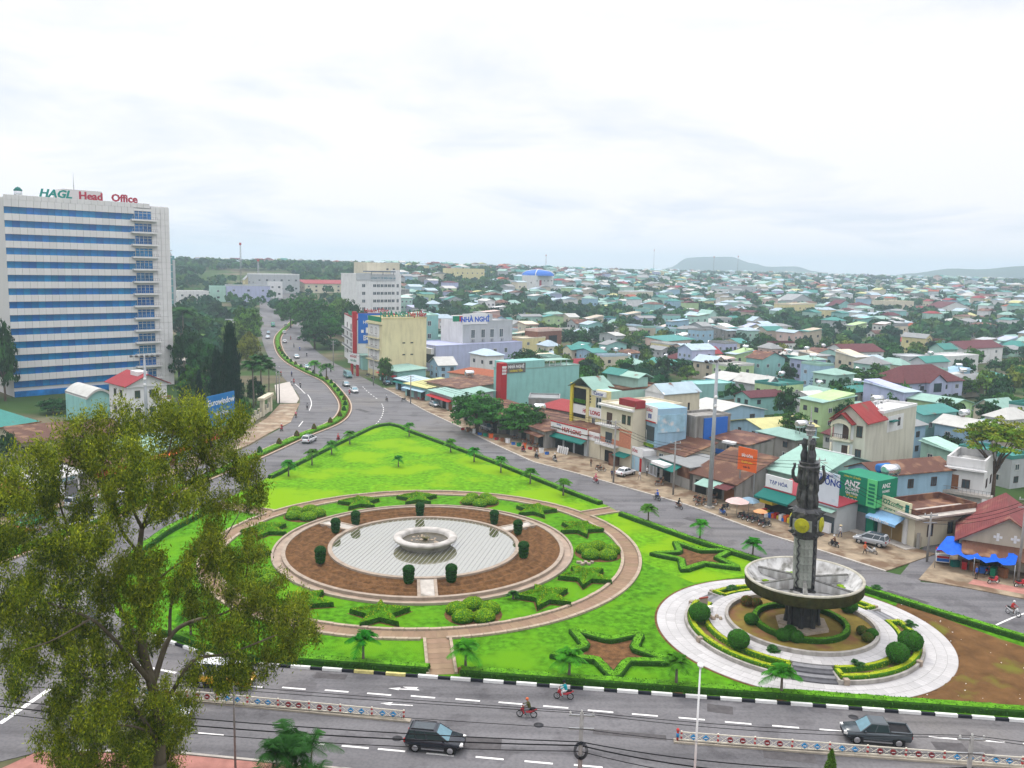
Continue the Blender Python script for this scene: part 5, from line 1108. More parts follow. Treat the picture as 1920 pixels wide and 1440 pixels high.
# ---------------------------------------------------------------- the office tower
b = B('tall white office tower with blue ribbon windows and balconies', G(28, 745), G(327, 720), 22, 55, 'office_tower', 'office tower')
W_, H_ = b.w, b.h; b.o.scale = (1, 1, .965)
CLAD = mat('white_cladding', (.68, .67, .66), .6, .05, .4, rand=.12, streak=.12); BGL = mat('blue_glass', (.004, .13, .34), .1, .6, .25, spec=.5, rand=.45); BGD = mat('blue_mullion', (.02, .06, .14), .4)
b.wall(mat('tower_core', (.56, .55, .54), .8, .05), z0=-1, y0=.3)
nf = 14; fh = 3.71; z_top = 52.6; gx1 = W_ * .765; npan = 19; pw = gx1 / npan
pm = MB().bb(-.5, .5, -.12, .3, -.5, .5).mesh('cladding_panel', CLAD); gmesh = MB().bb(-.5, .5, .08, .3, -.5, .5).mesh('window_pane', BGL)
rg = random.Random(3)
for f in range(nf):
    zg = z_top - f * fh
    for i in range(npan):
        x = (i + .5) * pw
        if f > 0 or True: link('cladding_panel', pm, b.o, (x, 0, zg + 1.02), 0, (pw - .06, 1, 1.86))
        link('window_pane', gmesh, b.o, (x, 0, zg - .84), 0, (pw - .05, 1, 1.8))
    b.slab('mullion_band', BGD, 0, gx1, .12, .32, zg - 1.76, zg + .08)
# plain clad strip at the right and the parapet: further panels of the same kind, past 300
k = MB(); npx = 4; pw2 = (W_ - gx1 - 5.0) / npx
for r in range(30):
    for c in range(npx): x0 = gx1 + 5.0 + c * pw2; k.bb(x0 + .03, x0 + pw2 - .03, -.12, .3, 55 - (r + 1) * 1.86 + .03, 55 - r * 1.86 - .03)
for i in range(npan + 2): x0 = i * W_ * .87 / (npan + 2); k.bb(x0 + .03, x0 + W_ * .87 / (npan + 2) - .03, -.13, .3, z_top + 1.98, 55.9)
for r in range(30):
    for c in range(8): y0 = .4 + c * 2.7; k.bb(W_ - .3, W_ + .12, y0 + .03, y0 + 2.67, 55 - (r + 1) * 1.86 + .03, 55 - r * 1.86 - .03)
k.build('cladding_panels', CLAD, b.o)['kind'] = 'stuff'
for f in range(nf):   # balcony bay
    zg = z_top - f * fh; x0, x1 = gx1 + .1, gx1 + 5.0
    b.slab('balcony', CLAD, x0 - 1.2, x1 + 1.4, -1.3, .25, zg - 2.0, zg - 1.5)
    b.slab('balcony_door', BGL, x0, x1, .05, .3, zg - 1.5, zg + .9); b.rail(x0 - 1.1, x1 + 1.3, -1.2, zg - 1.5, .8, METAL, 12, 'balcony_rail')
    k = MB()
    for i in range(5): xx = x0 + (x1 - x0) * i / 4; k.bb(xx - .06, xx + .06, -.02, .1, zg - 1.5, zg + .9)
    k.bb(x0, x1, -.02, .1, zg + .3, zg + .42); k.build('door_frame', FRAME, b.o); b.slab('lintel', CLAD, x0 - .3, x1 + .2, -.1, .3, zg + 1.0, zg + 1.7)
b.slab('roof_slab', CLAD, .1, W_ - .1, .3, 21.8, 55.0, 55.3)
b.slab('stair_house', mat('tower_core', (.52, .51, .50)), W_ * .36, W_ * .60, 4, 12, 55.2, 58.8); MB().tube([(W_ * .46, 8, 58), (W_ * .46, 8, 64)], [.12, .03], 6).build('mast', METAL, b.o)
k = MB(); k.lathe([(.8, 55.3), (1.0, 56.2), (1.0, 57.4), (.6, 58), (.05, 58.3)], 14, 0, (W_ * .1, 3, 0)); k.build('roof_tank', [STEEL], b.o)
k = MB(); k.lathe([(1.06, 57.2), (1.06, 57.5), (.6, 58.1), (.05, 58.4)], 14, 0, (W_ * .1, 3, 0)); k.build('tank_cap', TEALP, b.o)
TXG = paint('sign_teal', (.01, .26, .22)); TXR = paint('sign_red', (.42, .03, .06))
text(b.o, 'HAGL', 3.0, (W_ * .29, .2, 56.0), (math.pi / 2, 0, 0), TXG, 1.05, .15, .25, .03); text(b.o, 'Head', 3.0, (W_ * .50, .2, 56.0), (math.pi / 2, 0, 0), TXR, 1.0, .15, 0, .03); text(b.o, 'Office', 3.0, (W_ * .71, .2, 56.0), (math.pi / 2, 0, 0), TXR, 1.0, .15, 0, .03)
b.slab('base_glass', BGL, 0, W_ * .95, -.1, .3, -.5, 1.6)
k = MB(); k.add([(W_ + 1, -3, 5.5), (W_ + 9, -1, 4.5), (W_ + 9, 10, 4.5), (W_ - .2, 10, 5.5), (W_ + 1, -3, 7.0), (W_ + 9, -1, 7.0), (W_ + 9, 10, 7.0), (W_ - .2, 10, 7.0)], [(3, 2, 1, 0), (4, 5, 6, 7), (0, 1, 5, 4), (1, 2, 6, 5), (2, 3, 7, 6), (3, 0, 4, 7)]); k.build('porch_canopy', CONC, b.o); b.slab('porch_column', BGD, W_ + 3, W_ + 5, 2, 4, -1, 4.8)
# green glass block peeping out behind the tower
def bpx(label, ax, ay, bx, by, top, d, **kw):
    a, c = G(ax, ay), G(bx, by); return B(label, a, c, d, (ay - top) * depth_of(a) / FPX / UP.z, **kw)
b = bpx('slim green glass tower block behind the office tower', 312, 610, 331, 609, 482, 5, name='glass_block', cat='building')
b.wall(mat('green_glass', (.10, .27, .28), .15, .3, .3, spec=.8), z0=-5); b.slab('white_edge', WM['grey'], b.w * .8, b.w * 1.03, -.3, 2, -5, b.h - 2); k = MB(); k.lathe([(b.w * .5, b.h), (b.w * .35, b.h + 2), (.1, b.h + 2.5)], 16, 0, (b.w * .45, 2.4, 0)); k.build('roof', RM['grey tin'], b.o)
for i in range(11): b.slab('floor_band', WM['grey'], 0, b.w * .79, -.08, .1, i * 3.6 + 2, i * 3.6 + 2.4)

# ---------------------------------------------------------------- left side of the junction
b = B('cream three-storey house with pink-red gable roof before the tower', G(243, 838), G(316, 828), 9, 12.6, 'red_roof_house'); S = WM['white']
b.wall(S, gable='y', rh=1.9); b.roof(RM['red tin'], 'y', 1.9, .7); b.wins((2.0, 5.0), (10.6, 7.0, 3.6), 1.1, 1.6, 'f', 'd'); b.slab('cornice', S, -.3, b.w + .3, -.3, .1, 12.1, 12.4); b.wins((3, 6), (10.6, 7), 1.1, 1.5, 'l', 'd'); b.slab('balcony', S, b.w - 2.2, b.w + .5, -.9, 0, 8.6, 9.0); b.rail(b.w - 2.2, b.w + .4, -.8, 9.0, .8, RED)
b.slab('sill_band', S, -.08, b.w + .08, -.1, .05, 5.0, 5.2); b.slab('dormer', S, b.w * .35, b.w * .6, 1.5, 5, 13.5, 15.0)
b = B('pale teal round-topped building left of the red-roofed house', G(164, 812), G(214, 806), 12, 7.6, 'arched_building', 'building')
k = MB(); n = 12; w = b.w; prof = [(0, -1)] + [(w * i / n, 7.4 + 1.7 * math.sin(math.pi * i / n)) for i in range(n + 1)] + [(w, -1)]
k.add([(x, 0, z) for x, z in prof] + [(x, 12, z) for x, z in prof], [tuple(range(n + 3))[::-1], tuple(range(n + 3, 2 * n + 6))] + [(i, (i + 1) % (n + 3), n + 3 + (i + 1) % (n + 3), n + 3 + i) for i in range(n + 3)]); k.build('wall', WM['aqua'], b.o)
k = MB(); 
for i in range(n):
    x0, z0 = w * i / n, 7.42 + 1.7 * math.sin(math.pi * i / n); x1, z1 = w * (i + 1) / n, 7.42 + 1.7 * math.sin(math.pi * (i + 1) / n)
    k.add([(x0, -.5, z0), (x1, -.5, z1), (x1, 12.3, z1), (x0, 12.3, z0), (x0, -.5, z0 + .5), (x1, -.5, z1 + .5), (x1, 12.3, z1 + .5), (x0, 12.3, z0 + .5)], [(3, 2, 1, 0), (4, 5, 6, 7), (0, 1, 5, 4), (2, 3, 7, 6)])
k.build('roof', RM['white tin'], b.o); b.slab('door', DARK, w * .4, w * .6, -.04, .05, 0, 2.2)
b = B('low house with hipped teal roof at the left edge', G(-40, 838), G(68, 820), 12, 3.6, 'teal_roof_house'); b.wall(WM['cream']); b.roof(RM['teal tin'], 'h', 3.2, .8); b.wins((3, 7, 11), (1.8,), 1.2, 1.2); b.slab('fascia', WOOD, -.8, b.w + .8, -.84, -.78, 3.2, 3.45)
b = B('long low shed row with rusty brown tin roof on the left street', G(30, 862), G(262, 838), 9, 3.2, 'rusty_shed', 'shed'); b.wall(WM['beige'], gable='s', rh=1.4); b.roof(RM['rusty tin'], 's', 1.4, .7)
for i in range(7): b.door(2 + i * b.w / 7.2, 2.2, 2.4, [DARK, SHUT, WOOD][i % 3])
b = B('low shop with rusty orange roof at the left edge', G(-60, 985), G(38, 962), 9, 3.4, 'shop', 'shop'); b.wall(WM['aqua'], gable='s', rh=1.3); b.roof(RM['orange tile'], 's', 1.3, 1.0); b.door(4, 3, 2.5, DARK); b.door(9, 3, 2.5, SHUT)
b = B('low street shop with white tin roof left of the avenue', G(62, 950), G(150, 925), 8, 3.5, 'shop', 'shop'); b.wall(WM['white'], gable='s', rh=1.1); b.roof(RM['white tin'], 's', 1.1, .8); b.door(3, 2.5, 2.5, DARK); b.door(7, 2.5, 2.5, SHUT); b.sign(1, b.w - 1, 2.7, 3.6, PBLUE)
b = B('low street shop with red awning left of the avenue', G(165, 922), G(255, 898), 8, 3.8, 'shop', 'shop'); b.wall(WM['beige'], gable='s', rh=1.2); b.roof(RM['rusty tin'], 's', 1.2, .6); b.awning(.5, b.w - .5, 3.0, 2.0, .6, RED); b.door(3, 2.5, 2.5, DARK); b.door(8, 2.5, 2.5, DARK)
b = B('low street shop with teal roof behind the big tree', G(275, 890), G(352, 862), 8, 3.6, 'shop', 'shop'); b.wall(WM['mint'], gable='s', rh=1.2); b.roof(RM['mint tin'], 's', 1.2, .6); b.door(3, 2.5, 2.5, DARK); b.door(8, 2.5, 2.5, WOOD); b.awning(.5, b.w - .5, 2.9, 1.6, .4, ORG)
b = B('small shop with red awning under the blue billboard', G(372, 852), G(440, 826), 6, 3.2, 'shop', 'shop'); b.wall(WM['grey'], gable='s', rh=.8); b.roof(RM['rusty tin'], 's', .8, .5); b.awning(.3, b.w - .3, 2.8, 1.6, .5, RED); b.door(2, 2, 2.3, DARK); b.door(5, 2, 2.3, DARK)
b = B('blue billboard with white lettering beside the conifer', G(390, 838), G(440, 822), .5, 10.4, 'billboard', 'billboard'); w = b.w
for x in (.6, w / 2, w - .6): b.slab('post', METAL, x - .12, x + .12, .15, .4, -.5, 10)
b.sign(0, w, 4.4, 10.4, paint('bill_blue', (.02, .16, .42)), [('Eurowindow', w * .19, WHT, 0, 8.3), ('nhà đẹp', w * .15, WHT, 0, 6.0)]); b.slab('lower_panel', paint('bill_teal', (.08, .36, .45)), .05, w - .05, -.2, .0, 3.2, 4.35)
# garden wall and gate posts by the avenue
b = B('cream garden wall with gate pillars by the avenue', G(452, 806), G(505, 772), .3, 2.3, 'garden_wall', 'wall'); w = b.w
b.slab('wall', WM['cream'], 0, w, 0, .3, -.3, 1.1)
for i in range(9): b.slab('pillar', WM['cream'], w * i / 8 - .25, w * i / 8 + .25, -.1, .4, -.3, 2.4)
for i in range(8): b.rail(w * i / 8 + .35, w * (i + 1) / 8 - .35, .15, 1.1, 1.0, METAL, 6)
b.slab('gate_beam', WM['cream'], w * .7, w * 1.1, -.6, .9, 4.0, 4.6); b.slab('gate_post', WM['cream'], w * .72, w * .78, -.3, .5, -.3, 4.0); b.slab('gate_post', WM['cream'], w * 1.02, w * 1.08, -.3, .5, -.3, 4.0)
m = MB(); m.prism([G2(515, 722), G2(543, 716), G2(561, 748), G2(556, 756), G2(520, 756)], 0, .08); struct(m.build('concrete_apron', mat('pale_concrete', (.46, .42, .38), .85, .1, .6)), 'pale concrete apron beside the avenue')
m = MB(); m.prism([G2(562, 757), G2(545, 792), G2(505, 812), G2(465, 835), G2(400, 862), G2(330, 888), G2(220, 921), G2(130, 946), G2(0, 986), G2(-60, 1000), G2(-60, 975), G2(120, 925), G2(300, 870), G2(440, 820), G2(500, 785), G2(525, 758)], 0, .10); struct(m.build('pavement_left', DIRT), 'earthen pavement along the left of the avenue')
er2 = er[5:]; bk_ = offset_line([Vector((p.x, p.y, 0)) for p in er2], 12.5)
m = MB(); m.prism([(p.x, p.y) for p in er2] + [(p.x, p.y) for p in reversed(bk_)], 0, .12); PAVD = mat('worn_pavement', (.27, .215, .15), .9, .35, .5, bump=.4, patch=((.15, .10, .065), .3, .48)); pvr = struct(m.build('pavement_right', PAVD), 'worn earthen pavement before the shops')
km = MB(); q = resample(er2, 60)
for a, c in zip(q, q[1:]): v = c - a; km.box(((a + c) / 2).to_tuple()[:2] + (.06,), (v.length + .02, .35, .22), rz=math.atan2(v.y, v.x))
km.build('kerb', CONC, pvr)
m = MB(); m.prism([G2(1722, 1088), G2(1810, 1103), G2(1920, 1124), G2(2060, 1152), G2(2080, 1075), G2(1920, 1055), G2(1775, 1018), G2(1748, 1058)], 0, .13); p3 = struct(m.build('pavement_corner', PAVD), 'corner pavement under the blue tarpaulin')
m = MB(); m.prism([G2(1825, 1088), G2(1920, 1105), G2(2050, 1130), G2(2050, 1142), G2(1920, 1116), G2(1815, 1096)], .12, .14); m.build('red_tiles', PAVR, p3)

# ---------------------------------------------------------------- hotels and big blocks by the avenue
b = B('yellow hotel with tall blank cream side wall and green and red roof letters', G(690, 700), G(716, 708), 16.5, 19.6, 'yellow_hotel', 'hotel'); YW = mat('wall_hotel_yellow', (.66, .60, .36), .85, .05, .3, streak=.25)
b.wall(YW); b.roof(WM['yellow'], 'f', .6); b.slab('balcony_recess', WM['white'], .6, b.w * .82, -.06, .05, 2, 17.5); b.wins((b.w * .28, b.w * .6), (15.4, 11.4, 7.6, 4.2), 1.7, 2.2, 'f', 'd')
for z in (13.2, 9.4, 5.6): b.slab('balcony', YW, .3, b.w * .86, -1.0, 0, z - .3, z); b.rail(.4, b.w * .84, -.9, z, .8, METAL)
b.slab('cornice', YW, -.2, b.w + .2, -.6, .1, 17.8, 18.5); b.wins((8, 11), (11.5, 7.5), 1.0, .4, 'r', 'd'); b.win(9.5, 2.2, 1.6, 1.7, 'r', 'd')
MB().box((0, 0, 0), (.1, .1, .1)); DG = paint('letter_green', (.01, .22, .12))
b.sign(.2, 16, 20.3, 20.5, METAL, [('NHÀ NGHỈ', 2.4, DG, -3.2, 20.5, .92, .1, 0, .03), ('Thúy Hằng', 2.2, RED, 4.6, 20.5, .72, .1, 0, .03)], 'r'); b.sign(.5, b.w - .5, 18.7, 20.3, GRN)
b.slab('side_canopy', RM['white tin'], b.w, b.w + 4, -2, 15, 3.0, 3.2)
b = B('narrow hotel with red vertical sign and blue poster wall', G(646, 668), G(670, 690), 20, 17.5, 'poster_hotel', 'hotel')
b.wall(WM['white']); b.roof(RM['red tin'], 'f', .5); b.wins((b.w * .25, b.w * .55), (14, 10.8, 7.4, 4), 1.8, 2, 'f', 'd'); 
for z in (12.4, 9.0, 5.6): b.slab('balcony', WM['white'], 0, b.w * .8, -1.1, 0, z - .25, z); b.rail(.1, b.w * .8, -1.0, z, .8, METAL)
b.slab('red_sign', RED, b.w - 2.2, b.w - .2, -1.6, -.1, 2, 20.5); tr2 = b.slab('sign_face', WHT, b.w - 1.8, b.w - .6, -1.72, -1.6, 5, 13)
for i, ch in enumerate('NHANGHI'): text(tr2, ch, 1.0, (b.w - 1.2, -1.74, 12 - i * 1.08), (math.pi / 2, 0, 0), RED)
pb = b.slab('poster', paint('poster_blue', (.015, .13, .48)), b.w, b.w + .12, .3, 9, 9.0, 20); text(pb, 'Beviv', 2.6, (b.w + .14, 4.6, 10.2), (math.pi / 2, 0, math.pi / 2), WHT, .9); text(pb, 'HOTEL', 1.6, (b.w + .14, 4.6, 16.2), (math.pi / 2, 0, math.pi / 2), WHT)
for i in range(4): MB().bb(b.w + .1, b.w + .17, 1.4 + i * 1.7, 2.3 + i * 1.7, 12.9, 14.0 + (i % 2) * .8).build('poster_shape', WHT, pb)
sg = b.slab('roof_sign_rail', METAL, 0, b.w, .2, .3, 18.0, 18.2); text(sg, 'NHÀ NGHỈ', 1.9, (b.w * .45, .1, 18.2), (math.pi / 2, 0, 0), DG, .9, .08, 0, .03); text(b.o, 'Hoàng Dũng', 1.9, (b.w + .1, 7.0, 20.4), (math.pi / 2, 0, math.pi / 2), RED, .9, .08, 0, .03)
b.slab('lower_shop', WM['aqua'], b.w, b.w + 6, 1, 10, -.5, 5); b.slab('lower_roof', RM['mint tin'], b.w + .01, b.w + 6.6, .4, 10.5, 5.0, 5.3)
b = B('red and white hotel gate sign with two red posts before the yellow hotel', G(655, 702), G(672, 706), .6, 7.0, 'gate_sign', 'sign')
for x in (b.w * .2, b.w * .8): b.slab('post', RED, x - .35, x + .35, 0, .7, -.2, 4)
b.sign(-.6, b.w + .6, 4, 7.6, WHT, [('NHÀ NGHỈ', 1.05, RED, 0, 6.2, .85, .01, 0, .03), ('THÚY HẰNG', .9, DG, 0, 4.8, .8, .01, 0, .03)])
b = B('pale teal block behind the yellow hotel', G(794, 592, 18), G(822, 592, 18), 16, 18, 'teal_block', 'building'); b.wall(WM['aqua'], z0=-4); b.roof(WM['mint'], 'f', .5); b.wins((b.w * .4,), (15, 10), 1.5, 2); b.wins((b.w * .4, b.w * .75), (5,), 1.2, 1.8)
b = B('lower pale teal block left of the grey hotel', G(800, 634, 9), G(866, 632, 9), 14, 9, 'teal_annex', 'building'); b.wall(WM['aqua'], z0=-3); b.roof(RM['mint tin'], 'f', .4); b.wins((b.w * .3, b.w * .52, b.w * .8), (5.5,), 1.3, 1.8)
b = B('long lilac-walled building below the grey hotel', G(817, 698), G(978, 686), 20, 9.2, 'lilac_building', 'building'); b.wall(WM['lilac']); b.roof(WM['lilac'], 'f', .35); b.win(b.w * .67, 6.1, 1.6, 2.6); b.win(b.w * .80, 6.6, 1.4, 1.8); b.win(b.w * .67, 2.2, 1.4, 2.4); b.win(b.w * .80, 2.6, 1.6, 1.4); b.slab('balcony', WM['white'], -1.5, .2, 1, 8, 6.4, 8.4); b.slab('balcony_recess', DARK, -.05, .05, 1, 8, 3, 6.2)
k = B('grey hotel block with blue and white roof sign', b.W((b.w * .40, 6, 0)), b.W((b.w * .995, 6, 0)), 14, 17, 'grey_hotel', 'hotel'); k.wall(WM['grey']); k.roof(WM['grey'], 'f', .5); k.wins([k.w * q for q in (.20, .40, .58, .77)], (12.6,), 1.9, 3.6)
for q in (.20, .40, .58, .79): k.slab('air_conditioner', METAL, k.w * q - .5, k.w * q + .5, -.5, -.02, 9.7, 10.4)
k.slab('white_end', WM['white'], -.3, 0, 0, 14, 8.5, 17.5); k.slab('penthouse', WM['grey'], k.w * .45, k.w * .75, 5, 11, 16.9, 19.6)
k.sign(-.2, k.w * .48, 16.2, 20.2, WHT, [('NHÀ NGHỈ', 2.6, paint('letter_blue', (.02, .10, .50)), 0, 17.2, 1.0, .02, 0, .04)]); k.slab('red_sign_block', RED, -1.6, -.3, -.2, .6, 17.4, 19.4); k.slab('green_sign_block', GRN, -4.2, -1.7, -.1, .6, 17.4, 19.4)
b = B('long aqua hotel with blank side wall and red sign tower', G(947, 766), G(1084, 752), 5.5, 10.4, 'aqua_hotel', 'hotel'); w = b.w
b.wall(WM['aqua']); b.roof(RM['mint tin'], 'f', .3); b.slab('upper_wall', WM['aqua'], 0, w * .51, 0.02, 5.2, 10.4, 12.6); b.slab('terrace_canopy', RM['mint tin'], w * .51, w * .88, .3, 5, 12.1, 12.3)
for i in range(5): b.slab('terrace_post', WHT, w * (.53 + .08 * i), w * (.53 + .08 * i) + .2, 1.1, 1.3, 10.4, 12.1)
st_ = b.slab('sign_tower', RED, -2.0, -.05, -.6, 1.6, 2, 12.4); b.slab('sign_tower_panel', WHT, -1.7, -.35, -.75, -.6, 9.4, 11.6); text(st_, 'NHÀ', .7, (-1.0, -.78, 10.6), (math.pi / 2, 0, 0), RED); text(st_, 'NGHỈ', .7, (-1.0, -.78, 9.8), (math.pi / 2, 0, 0), RED)
b.sign(.1, w * .25, 9.6, 12.2, mat('brown_sign', (.14, .13, .12), .6), [('NHÀ NGHỈ', 1.1, WHT, 0, 10.9, .95, .01, 0, .03), ('HOÀNG YẾN', .8, YEL, 0, 9.85, .9, .01, 0, .03)])
b = B('white company tower with dark roof canopy and blue windows', G(668, 566, 12), G(752, 563, 12), 18, 12, 'company_tower', 'office building'); w = b.w; zt = 27
b.wall(WM['white'], z0=-6, h=zt); b.roof(WM['white'], 'f', .6, h=zt); b.slab('left_wing_step', WM['grey'], 0, w * .32, -.25, .1, zt - 3, zt + .9); cn = b.slab('name_band', WM['grey'], w * .32, w * .86, -.3, .1, zt - 3.4, zt + .2); text(cn, 'CÔNG TY CP ĐIỆN GIA LAI', w * .045, (w * .59, -.33, zt - 2.2), (math.pi / 2, 0, 0), paint('letter_slate', (.08, .2, .25)), 1.0, .02, 0, .03)
b.slab('canopy', paint('canopy_dark', (.08, .11, .15)), w * .3, w * .84, -1.5, 8, zt + 1.6, zt + 2.2); 
for x in (.33, .58, .82): b.slab('canopy_post', METAL, w * x - .15, w * x + .15, -.5, -.2, zt + .2, zt + 1.6)
for r in range(6):
    z = zt - 6 - r * 4.3; b.win(w * .16, z, 2.2, 1.9, 'f', 'w')
    for i in range(6): b.win(w * (.40 + .083 * i), z, w * .075, 1.8, 'f', 'w')
    b.win(w * .92, z, 1.6, 2.2)
k = B('pale cream tall block behind the company tower', b.W((w * .6, 19, 0)), b.W((w * 1.36, 19, 0)), 16, 32, 'cream_block', 'building'); k.wall(WM['cream'], z0=-6); k.roof(WM['cream'], 'f', .8)
for r in range(6): k.wins([k.w * .62, k.w * .82], (29 - r * 4.4,), 1.4, .9, 'f', 'd')
k.slab('side_wing', WM['white'], k.w * .72, k.w + .2, -.2, 10, -6, 28.5)
# ---------------------------------------------------------------- shop row along the right-hand road
def hgt(ax, ay, top): return (ay - top) * depth_of(G(ax, ay)) / FPX / UP.z
b = B('low shop with red and white sign and green awning beside the street trees', G(1034, 838), G(1100, 857), 12, 5.0, 'hardware_shop', 'shop'); w = b.w
b.wall(WM['grey'], h=4.4); b.roof(RM['rusty tin'], 's', .8, .3, h=4.4); s = b.sign(-.2, w + .1, 3.6, 5.8, WHT, [('HUY LONG', 1.25, RED, 1.0, 4.1, .95, .01, 0, .04), ('cửa hàng', .4, NAVY, -w * .28, 5.15), ('GẠCH MEN', .55, TEALP, -w * .36, 4.3)]); 
for z0, z1 in ((5.6, 5.85), (3.5, 3.65)): MB().bb(-w / 2 - .2, w / 2 + .2, -.26, -.17, z0, z1).build('red_border', RED, s)
b.awning(-.1, w + .1, 3.5, 1.6, .7, TEALP, .15)
for i in range(3): b.door(w * (.2 + .3 * i), w * .24, 2.5, DARK); b.slab('pillar', WM['grey'], w * (.04 + .3 * i), w * (.07 + .3 * i), -.15, .02, 0, 2.9)
b.slab('side_wall', WM['cream'], w + .02, w + 3.4, .5, 9, -.3, 4.2); sg = b.slab('side_sign', WHT, w + .05, w + 3.3, .3, .48, 3.6, 5.3); text(sg, 'HUY LONG', .75, (w + 1.7, .27, 4.2), (math.pi / 2, 0, 0), RED, .8)
b = B('yellow four-storey tile shop with green roof and blank green side', G(1071, 826), G(1137, 844), 17, hgt(1071, 826, 722), 'tile_shop', 'shop'); w, h = b.w, b.h; 
b.wall(WM['yellow'], y1=.8); b.wall(WM['mint'], y0=.8, name='side_wall'); b.roof(RM['rusty tin'], 'f', .4, y0=4); b.roof(RM['mint tin'], 'y', 2.0, .6, x0=0, x1=w * .62, y0=-.4, y1=5, h=h + .1); b.slab('stair_wall', WM['mint'], w * .1, w * .95, 9, 12, h, h + 2.4); b.roof(RM['teal tin'], 'x', 1.0, .4, x0=w * .05, x1=w * .5, y0=8.6, y1=12.5, h=h + 2.4); b.roof(RM['mint tin'], 'x', .8, .4, x0=w * .55, x1=w, y0=8.6, y1=12.5, h=h + 2.4)
b.slab('dark_recess', DARK, .5, w * .42, -.05, .05, h * .45, h * .97); b.slab('pillar', YEL, -.3, .5, -.5, .3, 0, h + .6); b.slab('pillar', WM['yellow'], w * .42, w * .5, -.3, .2, h * .4, h)
b.sign(w * .55, w * .95, h - 1.3, h - .2, WHT, [('Caesar', 1.1, NAVY, 0, h - 1.1)]); b.win(w * .75, h * .78, 1.9, 2.6); b.win(w * .62, h * .42, 1.0, 2.2)
b.sign(.2, w + .1, h * .52, h * .68, WHT, [('HUY LONG', 1.2, RED, .6, h * .56, .9, .01, 0, .04)]); b.slab('balcony_plants', HEDGE, .8, w * .4, -.4, 0, h * .72, h * .78)
for z in (.75, .80, .85): b.slab('vent', DARK, w * .5, w * .53, -.05, .03, h * z, h * z + .35)
b = B('white and orange three-storey house with balcony and red roof patch', G(1124, 862), G(1182, 880), 13, hgt(1124, 862, 754), 'balcony_house', 'house'); w, h = b.w, b.h
b.wall(WM['cream']); b.roof(WM['cream'], 'f', .3); b.slab('roof_tiles', RM['red tin'], w * .5, w + .2, .5, 3, h, h + 1.5); b.slab('cornice', WM['white'], -.4, w + .4, -.7, .1, h - .5, h - .1)
for z in (h * .66, h * .33): b.slab('balcony', WM['white'], -.2, w * .6, -1.3, 0, z - .4, z); b.rail(-.1, w * .58, -1.2, z, .9, METAL, 8)
OT = mat('orange_tile_wall', (.50, .20, .12), .8, .15, 3); b.slab('tile_panel', OT, .0, w * .98, -.05, .04, h * .33, h * .42); b.slab('tile_panel', OT, w * .62, w * .98, -.05, .04, h * .42, h * .58); b.slab('tile_band', OT, -.02, w + .02, -.06, .03, h * .60, h * .63)
b.door(w * .28, 1.6, 2.3, FRAMED, h * .66); b.door(w * .28, 2.0, 2.1, WGL, h * .34); b.win(w * .74, h * .8, 1.1, 1.8, 'f', 'd'); b.win(w * .9, h * .8, .9, 1.8, 'f', 'd'); b.wins((4, 8), (h * .8,), 1.1, 1.8, 'r', 'd'); b.door(w * .3, 2.4, 2.4, DARK); b.slab('brick_wall', RM['rusty tin'], w * .5, w * .65, -1.6, .05, -.1, 2.4); b.awning(w * .62, w * 1.0, 2.8, 1.8, .5, TEALP)
b = B('narrow shop with red and white sign boards and a mural on its side', G(1168, 873), G(1203, 887), 12, 4.2, 'name_sign_shop', 'shop'); w = b.w
b.wall(WM['white']); s = b.sign(-.2, w + .2, 3.0, 4.6, WHT, [('QUỐC DŨNG', .8, RED, 0, 3.6, .75, .01, 0, .03)]); b.slab('glass_front', PBLUE, .8, w - .8, -.05, .04, 0, 2.8)
for x in (.1, w - .7): b.slab('red_panel', RED, x, x + .6, -.08, .04, 0, 2.7)
for i in range(4): b.slab('glass_bar', FRAME, .8 + i * (w - 1.6) / 3.05, .9 + i * (w - 1.6) / 3.05, -.09, .0, 0, 2.8)
b.wall(WM['blue'], z0=4.2, h=12.0, x0=-.8, x1=w - .2, y0=3.2, y1=10, name='upper_wall'); s = b.sign(-.8, w - .2, 9.2, 12.3, WHT, [('QUỐC DŨNG', .85, RED, 0, 11.2, .78, .01, 0, .03)], y=3.2); 
for x in (-1.6, -1.0, 1.0, 1.6): MB().bb(x - .2, x + .2, -.21, -.17, 9.9, 10.8).build('poster_panel', NAVY, s)
MB().bb(-w / 2 - .1, w / 2 + .1, -.23, -.17, 9.2, 9.45).build('red_border', RED, s); b.slab('upper_window', WGL, -.2, w - 1.0, 3.1, 3.22, 5.6, 8.4); b.slab('window_frame', FRAME, -.35, -.2, 3.05, 3.2, 5, 7.5); b.slab('window_frame', FRAME, w * .45, w * .45 + .15, 3.05, 3.2, 5, 7.5); b.slab('balcony_plants', LIME, -.2, w - 1.0, 2.7, 3.15, 4.5, 5.0)
mu = mat('mural', (.30, .48, .58), .7, .25, .5, patch=((.62, .60, .58), .6, .52)); b.slab('mural_board', mu, w - .2, w - .05, 3.3, 9.5, 7.4, 10.8)
b = B('white sliding gate beside the mural shop', G(1205, 884), G(1231, 896), 3, 2.9, 'gate', 'gate')
for i in range(4): k = b.slab('gate_panel', mat('gate_grey', (.50, .52, .55), .5, .06), b.w * i / 4 + .03, b.w * (i + 1) / 4 - .03, 0, .12, 0, 2.8); MB().bb(b.w * i / 4 + .25, b.w * (i + 1) / 4 - .25, -.05, .0, .4, 2.3).build('inset', METAL, k)
b.slab('roof', RM['grey tin'], -.2, b.w + .3, -.8, 3.2, 3.0, 3.15)
b = B('cream house with white pediment and bluish roof behind the mural shop', G(1206, 840), G(1240, 850), 10, hgt(1206, 840, 732), 'pediment_house', 'house'); w, h = b.w, b.h; 
